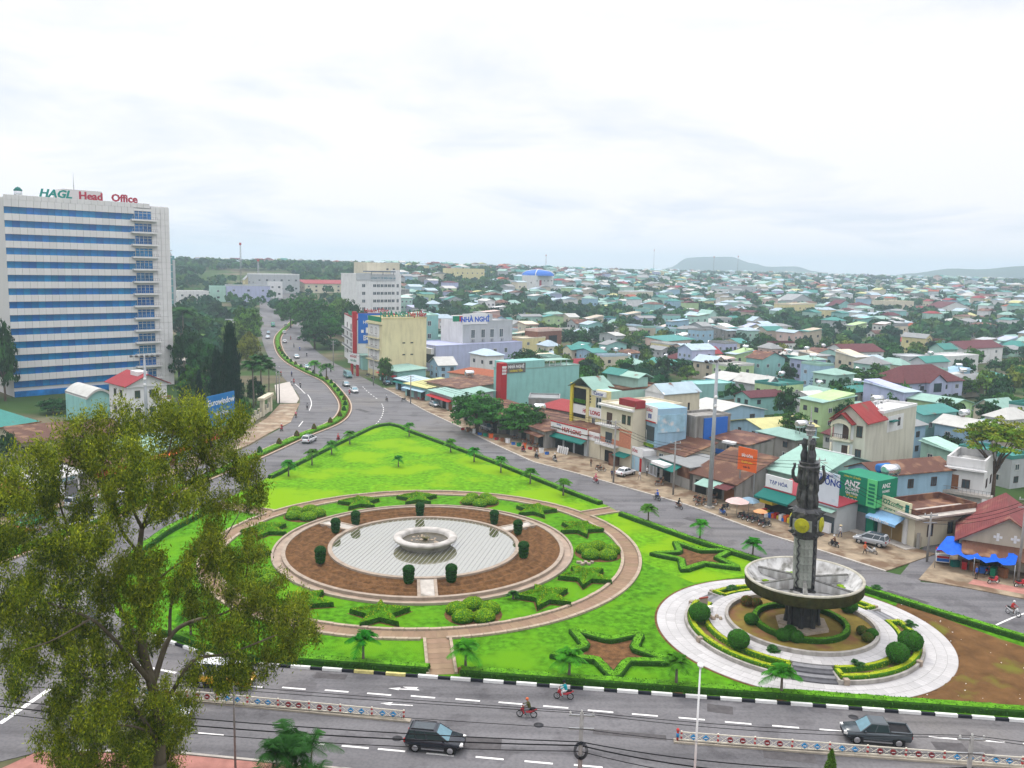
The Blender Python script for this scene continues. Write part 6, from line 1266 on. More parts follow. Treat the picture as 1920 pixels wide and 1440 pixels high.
b.wall(WM['cream'], gable='y', rh=1.7); b.roof(RM['pale blue tin'], 'y', 1.7, .35); b.slab('white_front', WM['white'], 0, w, -.12, .02, -.3, h); k = MB(); k.add([(-.3, -.3, h), (w + .3, -.3, h), (w / 2, -.3, h + 1.8), (-.3, .1, h), (w + .3, .1, h), (w / 2, .1, h + 1.8)], [(0, 1, 2), (5, 4, 3), (0, 2, 5, 3), (1, 4, 5, 2), (0, 3, 4, 1)]); k.build('pediment', WM['white'], b.o)
b.wins((w * .2, w * .5, w * .8), (h - 2.6,), .8, 2.2, 'f', 'w'); b.wins((3, 7), (h - 3,), .5, 1.6, 'r', 'd')
for o in [c for c in b.o.children if c.name.startswith('window') and abs(c.rotation_euler.z) < .1]: o.location.y -= .13
b.slab('terrace_wall', WM['white'], -.4, w + 2.0, -3, -.2, h * .35, h * .62)
b = B('blackened concrete party-wall block right of the mural', G(1262, 868), G(1300, 880), 9, hgt(1262, 868, 776), 'grey_block', 'building'); b.wall(WM['concrete']); b.roof(WM['concrete'], 'f', .5); b.slab('blue_side', BLU, b.w + .02, b.w + .3, 2, 8, 4, b.h); b.slab('raised_wall', WM['concrete'], .2, 2.6, 0.03, .6, b.h, b.h + 1.6)
b.win(3, 4, 1.2, 1.2, 'f', 'd')
b = B('low grey tin-roofed lean-to below the blackened block', G(1228, 884), G(1282, 900), 8, 4.4, 'lean_to', 'shed'); b.wall(WM['beige'], gable='s', rh=1.6); b.roof(RM['rusty tin'], 's', 1.6, .4); b.wins((1.5, 4), (3.4,), 1.2, .8, 'f')
b = B('shop with dark green awning and rusty wall', G(1236, 898), G(1292, 920), 8, 4.0, 'awning_shop', 'shop'); w = b.w; b.wall(WM['concrete']); b.roof(RM['grey tin'], 's', .4, .3); b.awning(-.1, w * .75, 3.8, 2.2, .9, TEALP); b.door(w * .25, 2.2, 2.6, DARK); b.slab('rusty_panel', RM['rusty tin'], w * .6, w, -.05, .04, 2.0, 3.9); b.sign(w * .05, w * .5, 3.2, 3.7, WHT, [], proud=2.35)
b = B('old shop with brown tin roof and mint side awning', G(1298, 922), G(1378, 945), 10, 3.4, 'brown_roof_shop', 'shop'); w = b.w; b.wall(WM['concrete'], gable='s', rh=3.0); b.roof(RM['rusty tin'], 's', 3.0, .6); b.awning(w * .3, w * .75, 3.2, 3.0, .8, RM['mint tin']); b.awning(w * .72, w * 1.02, 3.1, 2.6, .5, RM['maroon tile']); b.door(w * .2, 2.4, 2.4, DARK); b.door(w * .55, 2.6, 2.4, DARK); b.door(w * .86, 2.0, 2.4, WOOD)
b = B('ruinous grey house with blue base wall behind the brown-roofed shop', G(1330, 880), G(1400, 897), 8, 6.2, 'ruinous_house', 'house'); w = b.w; b.wall(WM['concrete']); b.roof(RM['rusty tin'], 's', .6, .3); b.slab('blue_base', BLU, w * .1, w * .45, -.06, .04, 3.4, 4.4); b.win(w * .52, 4.7, 1.8, 1.8, 'f', 'w'); b.slab('white_canopy', WM['white'], w * .4, w * .7, -1.2, .1, 6.0, 6.4)
b = B('orange sign board on posts above the brown-roofed shop', G(1380, 940), G(1414, 950), .4, 9.4, 'sign_board', 'sign'); w = b.w
for x in (.4, w - .4): b.slab('post', METAL, x - .08, x + .08, .05, .2, 0, 8)
b.sign(0, w, 5.6, 9.4, ORG, [('SÀI GÒN', w * .17, WHT, 0, 7.9, .9, .01, 0, .03), ('cà phê cơm', w * .13, YEL, 0, 6.9), ('quán ăn', w * .12, BLACK, 0, 6.1)], proud=.15)
b = B('large mint tin roofed hall behind the orange sign', G(1412, 935), G(1500, 960), 20, 5.0, 'mint_hall', 'building'); w = b.w; b.o.location += Matrix.Rotation(b.rz, 3, 'Z') @ Vector((0, 3, 0)); b.wall(WM['mint'], gable='x', rh=2.6); b.roof(RM['mint tin'], 'x', 2.6, .6); b.slab('ridge_trim', WHT, -.7, w + .7, 9.9, 10.1, 7.75, 7.9); b.win(3, 3, 1.5, 1.5)
b = B('grocery with deep green awning and yellow sign', G(1434, 962), G(1498, 982), 9, 4.2, 'grocery', 'shop'); w = b.w; b.wall(WM['grey']); b.roof(RM['red tin'], 's', .6, .3); b.awning(-.2, w * .95, 4.2, 2.6, 1.0, TEALP, .25); b.sign(w * .02, w * .4, 2.1, 3.0, YEL, [], proud=1.6); b.sign(-.1, w * .75, 4.4, 6.4, WHT, [('TẠP HÓA', .8, NAVY, 0, 5.1)]); b.door(w * .3, 4, 2.4, DARK); b.door(w * .75, 3, 2.4, DARK)
gc = random.Random(8)
for i in range(16): b.slab('goods', [RED, YEL, GRN, WHT, BLU, ORG][i % 6], .5 + i * w / 17, 1.0 + i * w / 17, -1.2 - gc.random(), -.6, 0, .5 + gc.random() * .6)
b = B('shop under the big blue and white name board left of the green shop', G(1502, 982), G(1566, 1003), 9, 4.2, 'name_board_shop', 'shop'); w = b.w; b.wall(WM['grey']); b.roof(RM['red tin'], 's', .8, .4); s = b.sign(-.1, w + .1, 3.9, 9.0, mat('name_board', (.58, .62, .68), .6, .06, .5, patch=((.20, .36, .50), .25, .58)), [('PHÙ ĐỔNG', 1.35, NAVY, .3, 7.2, .95, .01, 0, .03), ('nhà hàng tiệc cưới', .5, NAVY, .3, 8.4)]); MB().bb(-w / 2 - .05, -w / 2 + 1.6, -.24, -.17, 7.7, 8.9).build('blue_corner', BLU, s); b.awning(0, w, 3.7, 1.2, .3, RM['mint tin']); b.door(w * .3, 2.6, 2.6, DARK); b.slab('glass_front', WGL, w * .55, w * .95, -.05, .04, 0, 2.5); b.slab('goods', WHT, w * .6, w * .9, -.7, -.2, 0, 1.6)
b = B('dark green corner-signed shop with grey shutters', G(1572, 984), G(1638, 1005), 9, 8.4, 'green_shop', 'shop'); w = b.w; GP = mat('green_panel', (.012, .20, .11), .5, .08, 1)
b.wall(TEALP, h=4.3); b.wall(GP, z0=4.3, h=8.4, x0=-.3, x1=w + .3, y0=-.5, y1=4.2, name='upper_box'); b.door(w * .33, w * .27, 3.0, SHUT); b.door(w * .62, w * .27, 3.0, SHUT); b.slab('step', CONC, -.3, w + .3, -1.6, 0, -.1, .25); b.slab('pillar', GP, 0, w * .14, -.3, .02, 0, 4.2); b.slab('pillar', GP, w * .82, w, -.3, .02, 0, 4.2)
s = b.sign(-.3, w * .78, 4.3, 8.4, GP, [('ANZ', 1.3, WHT, .1, 6.6, .95, .01, 0, .03), ('HOMES', .7, WHT, .1, 5.95, 1.0), ('Quy Nhơn', .5, WHT, .1, 5.45), ('VP GIA LAI', .4, YEL, .1, 5.05), ('CÔNG TY CỔ PHẦN', .32, YEL, 0, 7.9), ('Tư vấn tận tâm', .4, WHT, 0, 4.55)], y=-.5, proud=.1); s2 = b.sign(w * .79, w + .3, 4.3, 8.4, LGRN, [], y=-.5, proud=.1)
for i in range(6): MB().bb(-.5, .5, -.14, -.1, 4.7 + i * .55, 5.05 + i * .55).build('panel_stripe', GP, s2)
s3 = b.slab('corner_sign', GP, w + .3, w + .42, -.4, 3.4, 5.6, 8.4); text(s3, 'ANZ', .9, (w + .44, 1.4, 7.2), (math.pi / 2, 0, math.pi / 2), WHT); text(s3, 'HOMES', .5, (w + .44, 1.4, 6.5), (math.pi / 2, 0, math.pi / 2), WHT); b.slab('corner_strip', LGRN, w + .3, w + .43, -.4, 3.4, 4.4, 5.55)
b = B('pale blue house with rusty roof behind the green shop', G(1585, 948), G(1640, 968), 16, 6.6, 'pale_blue_house', 'house'); w = b.w; b.wall(WM['blue'], gable='y', rh=1.3); b.roof(RM['rusty tin'], 'y', 1.3, .5); b.wins((3, 7, 12), (4.8,), 1.2, 1.5, 'r', 'd')
b = B('cream coffee shop with blue striped awning and brown shutters', G(1645, 1003), G(1712, 1028), 12, 5.8, 'coffee_shop', 'shop'); w = b.w
b.wall(WM['cream'], h=4.6); b.roof(RM['rusty tin'], 'f', .9, h=4.6); s = b.sign(-.1, w * .88, 4.0, 6.2, mat('cream_sign', (.60, .60, .40), .6, .05), [('O2', 1.0, GRN, -w * .22, 5.1, 1, .01, 0, .03), ('coffee', .9, GRN, w * .06, 5.1, 1, .01, .3, .01), ('giải khát - sinh tố', .4, GRN, -.3, 4.3)]); MB().bb(w * .3, w * .4, -.22, -.17, 4.3, 5.9).build('sign_picture', TEALP, s)
aw = b.awning(-.6, w * .75, 3.9, 2.0, .9, mat('striped_awning', (.22, .40, .60), .7, .1, 1, wave=(1.2, 'X', .4)), .3); text(aw, 'O2 ĐIỂM TÂM', .55, (w * .3, -2.06, 2.74), (math.pi / 2, 0, 0), WHT)
b.door(w * .25, w * .26, 2.9, SHUTB); b.door(w * .54, w * .26, 2.9, SHUTB); b.slab('pillar', WM['white'], -.1, w * .1, -.2, .02, 0, 3.9); b.slab('pillar', WM['white'], w * .72, w * .82, -.2, .02, 0, 3.9); b.slab('step', CONC, -.5, w + .5, -2.0, 0, -.1, .22); b.slab('canopy', CONC, w * .6, w + 1.4, -1.2, 12, 4.5, 4.75); b.win(3, 2.3, 1.1, 1.8, 'r', 'd'); b.win(7, 2.3, 1.1, 1.8, 'r', 'd')
b = B('tall cream house with arched balconies, red gable roof and big blank side', G(1556, 906), G(1614, 918), 22, hgt(1556, 906, 780), 'tall_cream_house', 'house'); w, h = b.w, b.h; CW = mat('wall_tall_cream', (.56, .54, .45), .85, .05, .3, streak=.3)
b.wall(CW, gable='y', rh=2.4, y1=7); b.wall(CW, y0=7, name='rear_wall', h=h + .6); b.roof(RM['red tin'], 'y', 2.4, .7, y1=7); b.roof(RM['red tin'], 'y', 1.5, .4, x0=w * .02, x1=w * .64, y0=-1.3, y1=1.5, h=h - .6); b.roof(WM['white'], 'f', .5, y0=7, h=h + .6)
lv_ = [h * .70, h * .36]
for z in lv_ + [h * .03]:
    b.slab('balcony_floor', WM['cream'], 0, w * .64, -1.3, 0, z - .35, z)
    for x in (.15, w * .6): k = MB(); k.tube([(x, -1.1, z), (x, -1.1, z + h * .27)], .17, 8); k.build('column', WM['cream'], b.o)
    b.rail(.3, w * .58, -1.15, z, .8, DARKM, 8); b.door(w * .42, 1.5, h * .24, FRAMED, z); b.win(w * .82, z + h * .13, 1.1, h * .17, 'f', 'd'); b.slab('white_recess', WM['white'], .1, w * .64, -.03, .03, z, z + h * .27)
k = MB(); n = 10
for i in range(n):
    a0, a1 = math.pi * i / n, math.pi * (i + 1) / n; xm = w * .31; r1, r2 = w * .27, w * .33; zz = h * .86
    k.add([(xm - r1 * math.cos(a0), -1.3, zz + r1 * .55 * math.sin(a0)), (xm - r1 * math.cos(a1), -1.3, zz + r1 * .55 * math.sin(a1)), (xm - r2 * math.cos(a1), -1.3, zz + .2 + r2 * .75 * math.sin(a1)), (xm - r2 * math.cos(a0), -1.3, zz + .2 + r2 * .75 * math.sin(a0))], [(0, 1, 2, 3)])
k.build('arch', WM['cream'], b.o); b.slab('terrace_recess', WM['white'], w - .06, w + .05, 9, 16, h - 3.2, h - .2); b.win(14, h - 1.6, 1.0, 1.5, 'r', 'd', proud=.06); b.slab('terrace_awning', TEALP, w, w + .9, 9.5, 12, h - 1.2, h - 1.0)
tank(b.W((w * .4, 12, h + .65)), 'on top of the tall cream house', 1.3)
b = B('white flat-roofed house with brown door at the right', G(1768, 950), G(1838, 962), 10, hgt(1768, 950, 868), 'white_flat_house', 'house'); w, h = b.w, b.h; b.wall(WM['white']); b.roof(WM['white'], 'f', 1.3, .1); b.slab('canopy', WM['white'], -.4, w + .4, -.7, .1, h - .6, h - .3); b.door(w * .25, 1.1, 2.4, WOOD, h * .45); b.win(w * .55, h * .6, 1.2, 1.5, 'f', 'd'); b.wins((3, 7), (h * .6,), 1.2, 1.5, 'r', 'd'); b.slab('terrace', CONC, -.5, w + 1.6, -1.6, 0, h * .38, h * .44); b.rail(0, w + 1.4, -1.5, h * .44, .7, METAL, 12)
b = B('grey gabled house with red roof and two cross vents at the right edge', G(1795, 1055), G(1975, 1084), 14, 3.4, 'gabled_house', 'house'); w = b.w; b.wall(WM['beige'], gable='y', rh=3.6); b.roof(mat('roof_dull_red', (.17, .045, .045), .6, .25, .5, wave=(1.6, 'X', .45), patch=((.24, .11, .08), .4, .55)), 'y', 3.6, .6)
for x in (.40, .58):
    for dx, dz in ((0, 0), (.35, 0), (-.35, 0), (0, .35), (0, -.35)): b.slab('cross_vent', WHT, w * x + dx - .16, w * x + dx + .16, -.06, .03, 4.3 + dz - .16, 4.3 + dz + .16)
b.roof(RM['rusty tin'], 's', .8, .2, x0=.5, x1=w * .95, y0=-3.2, y1=-.05, h=2.3, name='porch_roof'); b.door(w * .35, 2.4, 2.3, DARK)
# blue tarpaulin with poles, market clutter beneath
t = thing('tarpaulin', 'bright blue tarpaulin stretched on poles over the corner pavement', 'tarpaulin', (0, 0, 0)); k = MB(); A1, B1, C1, D1 = G(1752, 1066, 0), G(1900, 1096, 0), G(1908, 1070, 0), G(1772, 1045, 0); n = 14
for i in range(n + 1):
    for j in range(6):
        p = A1.lerp(B1, i / n).lerp(D1.lerp(C1, i / n), j / 5); k.v.append((p.x, p.y, 2.5 + .55 * j / 5 + .22 * math.sin(i * 1.9 + j) * (1 if 0 < i < n else .3) - .25 * math.sin(math.pi * i / n)))
for i in range(n):
    for j in range(5): q_ = i * 6 + j; k.f.append((q_, q_ + 6, q_ + 7, q_ + 1)); k.m.append(0); k.sm.append(True)
k.build('sheet', mat('blue_tarp', (.01, .10, .55), .55, .2, 1.0, bump=.4, bscale=3), t)
for p in (A1, B1, C1, D1, A1.lerp(B1, .5)): MB().tube([p, p + Vector((0, 0, 2.5))], .05, 6).build('pole', METAL, t)
t = thing('vending_cart', 'white food cart with red and blue panels beside the blue tarpaulin', 'cart', G(1766, 1056, .13), -.3); MB().bb(-.8, .8, -.5, .5, .3, 1.2).build('counter', WHT, t); MB().bb(-.8, .8, -.52, .52, 1.75, 2.0).build('canopy', RED, t); MB().bb(-.75, .75, -.53, -.48, .4, .8).build('blue_panel', BLU, t); MB().bb(-.75, .75, -.53, -.48, .85, 1.15).build('red_panel', RED, t)
for x in (-.75, .75): MB().bb(x - .03, x + .03, -.45, -.39, 1.2, 1.75).build('post', METAL, t)
for i in range(6):
    p = G(1790 + i * 18, 1062 + i * 4, .13); m = MB(); m.bb(-.5, .5, -.3, .3, 0, .75 + .2 * (i % 3))
    m.bb(-.56, .56, -.36, .36, .75 + .2 * (i % 3), .82 + .2 * (i % 3)); tag(m.build('stall_table', [TEALP, RED, WOOD, BLU, GRN, WOOD][i], loc=p, rz=i), ordw[i] + ' stall table under the blue tarpaulin counted from the food cart', 'table', 'stall tables under the tarpaulin')
# low wall with concrete posts beside the side street
b = B('old brown yard wall with posts behind the coffee shop', G(1722, 1030), G(1775, 985), .25, 2.0, 'yard_wall', 'wall'); b.slab('wall', WM['beige'], 0, b.w, 0, .25, -.2, 1.5)
for i in range(10): b.slab('post', WM['concrete'], b.w * i / 9 - .15, b.w * i / 9 + .15, -.06, .31, -.2, 2.3)
tank(G(1668, 905, 6.8), 'on a lattice stand beside the tall cream house', 1.5, me=None); tank(G(1655, 898, 6.8), 'of blue plastic beside the tall cream house', 1.3, me=TANKB, colr='blue')
tank(G(1300, 778, 6), 'above the blackened party wall', 1.3); tank(G(1502, 812, 6), 'behind the monument spire', 1.4); tank(G(880, 712, 4.5), 'over the low roofs left of the aqua hotel', 1.5); tank(G(1011, 780, 5), 'below the aqua hotel wall', 1.5)
# umbrellas and chairs of the cafe
for i, (px, py, c, lab) in enumerate(((1381, 966, mat('pink_cloth', (.60, .45, .42), .8, .1), 'pale pink cafe parasol before the brown-roofed shop'), (1403, 962, mat('blue_cloth', (.20, .30, .38), .8, .1), 'slate blue cafe parasol behind the pink one'), (1425, 975, mat('orange_cloth', (.65, .32, .15), .8, .1), 'small orange and white parasol beside the motorbikes'))):
    t = thing('parasol', lab, 'parasol', G(px, py, .12), i, 'cafe parasols', [1.0, .9, .6][i]); k = MB(); k.lathe([(1.9, 2.2), (1.0, 2.65), (.02, 2.95)], 8, smooth=False); k.build('canopy', c, t); MB().tube([(0, 0, 0), (0, 0, 2.9)], .04, 6).build('pole', METAL, t)
crm = MB(); crm.bb(-.4, .4, -.3, .3, 0, .5); crm.bb(-.44, .44, -.34, .34, .42, .5)
for i in range(16):
    px = 868 + i * 10.5; py = 806 + i * 3.05; t = tag(link('goods_crate', crm.mesh('goods_crate', [RED, WOOD, WHT, BLU, GRN, ORG][i % 6]), None, G(px, py, .12), i * .7, (1, 1, 1 + .5 * (i % 3))), '%s goods crate from the left before the market under the street trees' % ordw[i], 'crate', 'goods crates before the market')
for i in range(8):
    t = thing('plastic_chair', '%s red plastic chair from the left before the mint-roofed low shop' % ordw[i], 'chair', G(783 + i * 2.6, 748 + (i % 2) * 2.2, .12), i, 'red plastic chairs'); MB().bb(-.22, .22, -.22, .22, .38, .44).build('seat', RED, t); MB().bb(-.22, -.18, -.22, .22, .44, .85).build('backrest', RED, t)
    for x in (-.18, .18):
        for y in (-.18, .18): MB().tube([(x, y, 0), (x, y, .38)], .025, 5).build('leg', RED, t)
for i in range(5):
    tag(MB().box((0, 0, .7), (.12, .9, 1.4), M=Matrix.Rotation(.2, 3, 'Y')).build('tile_slab', WM['white'], loc=G(1047 + i * 4, 848 + i, .12), rz=.3), '%s pale tile slab leaning before the hardware shop' % ordw[i], 'tile slab', 'tile slabs before the hardware shop')
# low roofs between the aqua hotel and the shop row, and left of it
for lab, ax, ay, bx, by, d, h, kind, rh, wl, rf in (
    ('low shop with yellow tin roof left of the street trees', 760, 742, 800, 752, 12, 3.6, 's', .8, 'aqua', 'yellow tin'), ('low shop with mint tin roof left of the street trees', 806, 757, 850, 772, 12, 3.8, 's', 1.0, 'grey', 'mint tin'),
    ('row shop with rusty roof behind the street trees', 800, 745, 862, 760, 18, 4.6, 's', .8, 'beige', 'rusty tin'), ('long orange-brown tin roof before the lilac building', 842, 728, 940, 742, 10, 5, 's', .6, 'cream', 'orange tile'),
    ('blue kiosk shop right of the yellow hotel', 742, 730, 772, 738, 6, 3.4, 's', .5, 'blue', 'pale blue tin'), ('workshop with teal posts beside the yellow hotel', 712, 712, 745, 722, 10, 4.2, 's', .6, 'aqua', 'mint tin'),
    ('open market shop under the street trees', 868, 788, 935, 815, 12, 3.6, 's', .7, 'concrete', 'rusty tin'), ('market shop with red boards under the right street tree', 945, 812, 1022, 842, 12, 3.8, 's', .7, 'concrete', 'rusty tin'),
    ('red tin roofed shed below the aqua hotel', 1010, 800, 1068, 812, 8, 5, 's', .8, 'beige', 'red tin'), ('grey walled shed below the aqua hotel', 990, 788, 1048, 790, 8, 5.4, 'f', .4, 'concrete', 'grey tin')):
    b = B(lab, G(ax, ay), G(bx, by), d, h, 'shop', 'shop', 'low shops of the right-hand street'); b.wall(WM[wl], gable='s' if kind == 's' else None, rh=rh); b.roof(RM[rf], kind, rh, .6)
    n = max(2, int(b.w / 3.5))
    for i in range(n): b.door(b.w * (i + .5) / n, 2.0, 2.4, [DARK, SHUT, DARK, WOOD][i % 4])
    b.awning(.2, b.w - .2, 2.9, 1.5, .4, [RED, TEALP, PBLUE, RM['rusty tin']][len(lab) % 4])
# ---------------------------------------------------------------- vehicles
TYRE = mat('tyre', (.015, .015, .015), .8, .2, 5); RIM = mat('rim', (.5, .5, .52), .3, .05, 3, metal=.8); CGL = mat('car_glass', (.02, .035, .045), .05, .2, 1, spec=.9); CGB = mat('car_windscreen', (.10, .22, .27), .05, .2, 1, spec=.9)
LAMP = mat('lamp_glass', (.75, .75, .72), .15, .05, 2, spec=.6); TAIL = mat('tail_lamp', (.35, .015, .015), .2, .1, 2); BUMP = mat('bumper_black', (.02, .02, .022), .6, .2, 3)
def carpaint(n, c): return mat('car_' + n, c, .22, .02, 2, spec=.6)
CARP = {'black': carpaint('black', (.008, .012, .022)), 'white': carpaint('white', (.68, .69, .70)), 'silver': carpaint('silver', (.36, .38, .40)), 'slate': carpaint('slate', (.05, .065, .075)), 'teal': carpaint('teal', (.12, .28, .27)), 'green': carpaint('green', (.01, .30, .12)), 'grey': carpaint('grey', (.22, .24, .26)), 'yellow': carpaint('yellow', (.62, .34, .02)), 'red': carpaint('red', (.4, .05, .03))}
whm = MB(); whm.lathe([(.12, -.11), (.30, -.11), (.34, -.07), (.34, .07), (.30, .11), (.12, .11)], 18); whm.xf(Matrix.Rotation(math.pi / 2, 4, 'X')); WHEEL = whm.mesh('wheel', TYRE)
rm_ = MB(); rm_.lathe([(.02, -.115), (.12, -.12), (.22, -.115), (.23, -.10)], 14); rm_.lathe([(.23, .10), (.22, .115), (.12, .12), (.02, .115)], 14); rm_.xf(Matrix.Rotation(math.pi / 2, 4, 'X')); RIMM = rm_.mesh('rim', RIM)
CT = {  # length, half width, wheel radius scale, body stations (x, z bottom, z top, half width factor), cabin base x0 x1, roof x0 x1, belt z, roof z
    'suv': dict(L=4.7, hw=.93, ws=1.08, st=[(0, .55, .95, .82), (.12, .38, 1.08, .95), (.9, .32, 1.1, 1), (3.0, .32, 1.08, 1), (3.7, .34, 1.02, .99), (4.4, .38, .9, .93), (4.7, .5, .78, .74)], cb=(.12, 3.55), rf=(.42, 2.55), belt=1.06, rz=1.72, wx=(.92, 3.72)),
    'sedan': dict(L=4.4, hw=.86, ws=.92, st=[(0, .5, .85, .8), (.12, .32, .98, .94), (.9, .28, .98, 1), (2.9, .28, .95, 1), (3.5, .3, .88, .98), (4.15, .34, .76, .92), (4.4, .45, .65, .75)], cb=(.55, 3.2), rf=(1.15, 2.35), belt=.94, rz=1.45, wx=(.85, 3.5)),
    'hatch': dict(L=3.8, hw=.82, ws=.9, st=[(0, .5, .9, .85), (.1, .3, 1.0, .95), (.8, .28, 1.0, 1), (2.5, .28, .98, 1), (3.1, .3, .9, .98), (3.6, .34, .8, .92), (3.8, .45, .68, .75)], cb=(.1, 2.95), rf=(.4, 2.1), belt=.97, rz=1.5, wx=(.7, 3.05)),
    'mpv': dict(L=4.6, hw=.88, ws=.95, st=[(0, .5, .95, .85), (.1, .32, 1.08, .95), (.8, .3, 1.08, 1), (3.2, .3, 1.04, 1), (3.8, .32, .96, .98), (4.35, .36, .84, .92), (4.6, .45, .7, .75)], cb=(.08, 3.7), rf=(.3, 2.7), belt=1.04, rz=1.68, wx=(.85, 3.65)),
    'pickup': dict(L=5.3, hw=.93, ws=1.12, st=[(0, .6, 1.05, .9), (.1, .45, 1.1, .98), (1.9, .38, 1.1, 1), (3.6, .38, 1.08, 1), (4.3, .4, 1.05, .99), (5.0, .42, .95, .92), (5.3, .55, .82, .74)], cb=(1.75, 4.05), rf=(1.95, 3.2), belt=1.07, rz=1.76, wx=(1.05, 4.3)),
    'minibus': dict(L=5.6, hw=.98, ws=1.0, st=[(0, .5, 1.15, .95), (.1, .35, 1.2, 1), (2.5, .32, 1.2, 1), (4.6, .32, 1.15, 1), (5.3, .36, 1.02, .95), (5.6, .5, .85, .82)], cb=(.05, 5.2), rf=(.2, 4.6), belt=1.15, rz=2.25, wx=(1.1, 4.5))}
def make_car(kind, paintm, two=None, cap=None):
    c = CT[kind]; hw = c['hw']; X = c['L'] / 2; parts = {}
    m = MB(); st = c['st']; K = 8
    for x, zb, zt, f in st:
        h_ = hw * f
        for y, z in ((-h_ * .86, zb), (-h_, zb + .16), (-h_, zt - .16), (-h_ * .93, zt), (h_ * .93, zt), (h_, zt - .16), (h_, zb + .16), (h_ * .86, zb)): m.v.append((x - X, y, z))
    for i in range(len(st) - 1):
        for j in range(K): j2 = (j + 1) % K; m.f.append((i * K + j, (i + 1) * K + j, (i + 1) * K + j2, i * K + j2)[::-1]); m.m.append(0); m.sm.append(True)
    m.f += [tuple(range(K)), tuple((len(st) - 1) * K + j for j in reversed(range(K)))]; m.m += [0, 0]; m.sm += [False, False]
    for wx in c['wx']:
        for s in (-1, 1): m.box((wx - X, s * hw * .93, .38 * c['ws']), (.86 * c['ws'], hw * .16, .5), 1)
    parts['body'] = m.mesh('body', [paintm, BUMP])
    (a0, a1), (r0, r1), zb, zr = c['cb'], c['rf'], c['belt'], c['rz']; hb, hr = hw * .92, hw * .74
    g = MB(); g.add([(a0 - X, -hb, zb), (a1 - X, -hb, zb), (a1 - X, hb, zb), (a0 - X, hb, zb), (r0 - X, -hr, zr), (r1 - X, -hr, zr), (r1 - X, hr, zr), (r0 - X, hr, zr)], [(0, 1, 5, 4), (2, 3, 7, 6), (3, 0, 4, 7)]); parts['side_windows'] = g.mesh('side_windows', CGL)
    g = MB(); g.add([(a1 - X, -hb, zb), (a1 - X, hb, zb), (r1 - X, hr, zr), (r1 - X, -hr, zr)], [(0, 1, 2, 3)]); parts['windscreen'] = g.mesh('windscreen', CGB)
    m = MB(); m.add([(r0 - .1 - X, -hr - .02, zr - .03), (r1 + .06 - X, -hr - .02, zr - .03), (r1 + .06 - X, hr + .02, zr - .03), (r0 - .1 - X, hr + .02, zr - .03), (r0 + .05 - X, -hr * .85, zr + .07), (r1 - .15 - X, -hr * .85, zr + .07), (r1 - .15 - X, hr * .85, zr + .07), (r0 + .05 - X, hr * .85, zr + .07)], [(3, 2, 1, 0), (4, 5, 6, 7), (0, 1, 5, 4), (1, 2, 6, 5), (2, 3, 7, 6), (3, 0, 4, 7)])
    def pillar(xb, xr, wd_=.05):
        for s in (-1, 1): m.tube([(xb - X, s * hb * 1.005, zb - .02), (xr - X, s * hr * 1.01, zr)], wd_, 4, smooth=False)
    pillar(a0, r0, .06); pillar(a1, r1, .05); pillar((a0 + a1) / 2 + .05, (r0 + r1) / 2 + .1, .045)
    if kind in ('suv', 'mpv', 'minibus'): pillar(a0 + (a1 - a0) * .26, r0 + (r1 - r0) * .18, .05)
    if kind == 'minibus': pillar(a0 + (a1 - a0) * .72, r0 + (r1 - r0) * .75, .05)
    parts['roof'] = m.mesh('roof', two or paintm)
    if kind in ('suv', 'mpv'):
        m = MB()
        for s in (-1, 1): m.tube([(r0 + .1 - X, s * hr * .9, zr + .1), ((r0 + r1) / 2 - X, s * hr * .92, zr + .14), (r1 - .2 - X, s * hr * .9, zr + .1)], .03, 5)
        parts['roof_rails'] = m.mesh('roof_rails', BUMP)
        m = MB(); m.bb(r0 + .25 - X, r1 - .25 - X, -hr * .72, hr * .72, zr + .06, zr + .085); parts['sunroof'] = m.mesh('sunroof', CGL)
    if kind == 'pickup':
        m = MB(); m.bb(.1 - X, a0 - .08 - X, -hw * .8, hw * .8, 1.06, 1.125); parts['load_bed'] = m.mesh('load_bed', BUMP)
        m = MB()
        for x0, x1, y0, y1 in ((.02, a0 - .05, -hw * .93, -hw * .8), (.02, a0 - .05, hw * .8, hw * .93), (.0, .1, -hw * .93, hw * .93)): m.bb(x0 - X, x1 - X, y0, y1, 1.0, 1.28)
        parts['bed_walls'] = m.mesh('bed_walls', paintm)
    if kind in ('suv', 'pickup'):
        m = MB()
        for s in (-1, 1): m.bb(c['wx'][0] + .5 - X, c['wx'][1] - .5 - X, s * hw - .06, s * hw + .08, .34, .42)
        parts['side_step'] = m.mesh('side_step', RIM)
    L_ = c['L']; zt = st[-2][2]
    for s in (-1, 1):
        m = MB(); m.box((L_ - .17 - X, s * hw * .68, zt - .12), (.3, hw * .34, .17), rz=-s * .35); parts['headlight' + str(s)] = m.mesh('headlight', LAMP)
        m = MB(); m.box((.06 - X, s * hw * .78, st[1][2] - .2), (.14, hw * .26, .26), rz=s * .3); parts['taillight' + str(s)] = m.mesh('taillight', TAIL)
        m = MB(); m.box((a1 - .35 - X, s * (hw + .08), zb + .08), (.14, .2, .15)); parts['mirror' + str(s)] = m.mesh('mirror', paintm)
    m = MB(); m.bb(L_ - .08 - X, L_ + .02 - X, -hw * .45, hw * .45, st[-1][1] + .02, st[-1][1] + .2); parts['grille'] = m.mesh('grille', BUMP)
    m = MB(); m.bb(-.03 - X, .02 - X, -.26, .26, .66, .8); parts['plate'] = m.mesh('plate', WHT)
    if cap: m = MB(); m.bb(.3 - X, 1.0 - X, -.3, .3, zr + .06, zr + .2); parts['taxi_sign'] = m.mesh('taxi_sign', cap)
    return kind, parts
_cars = {}
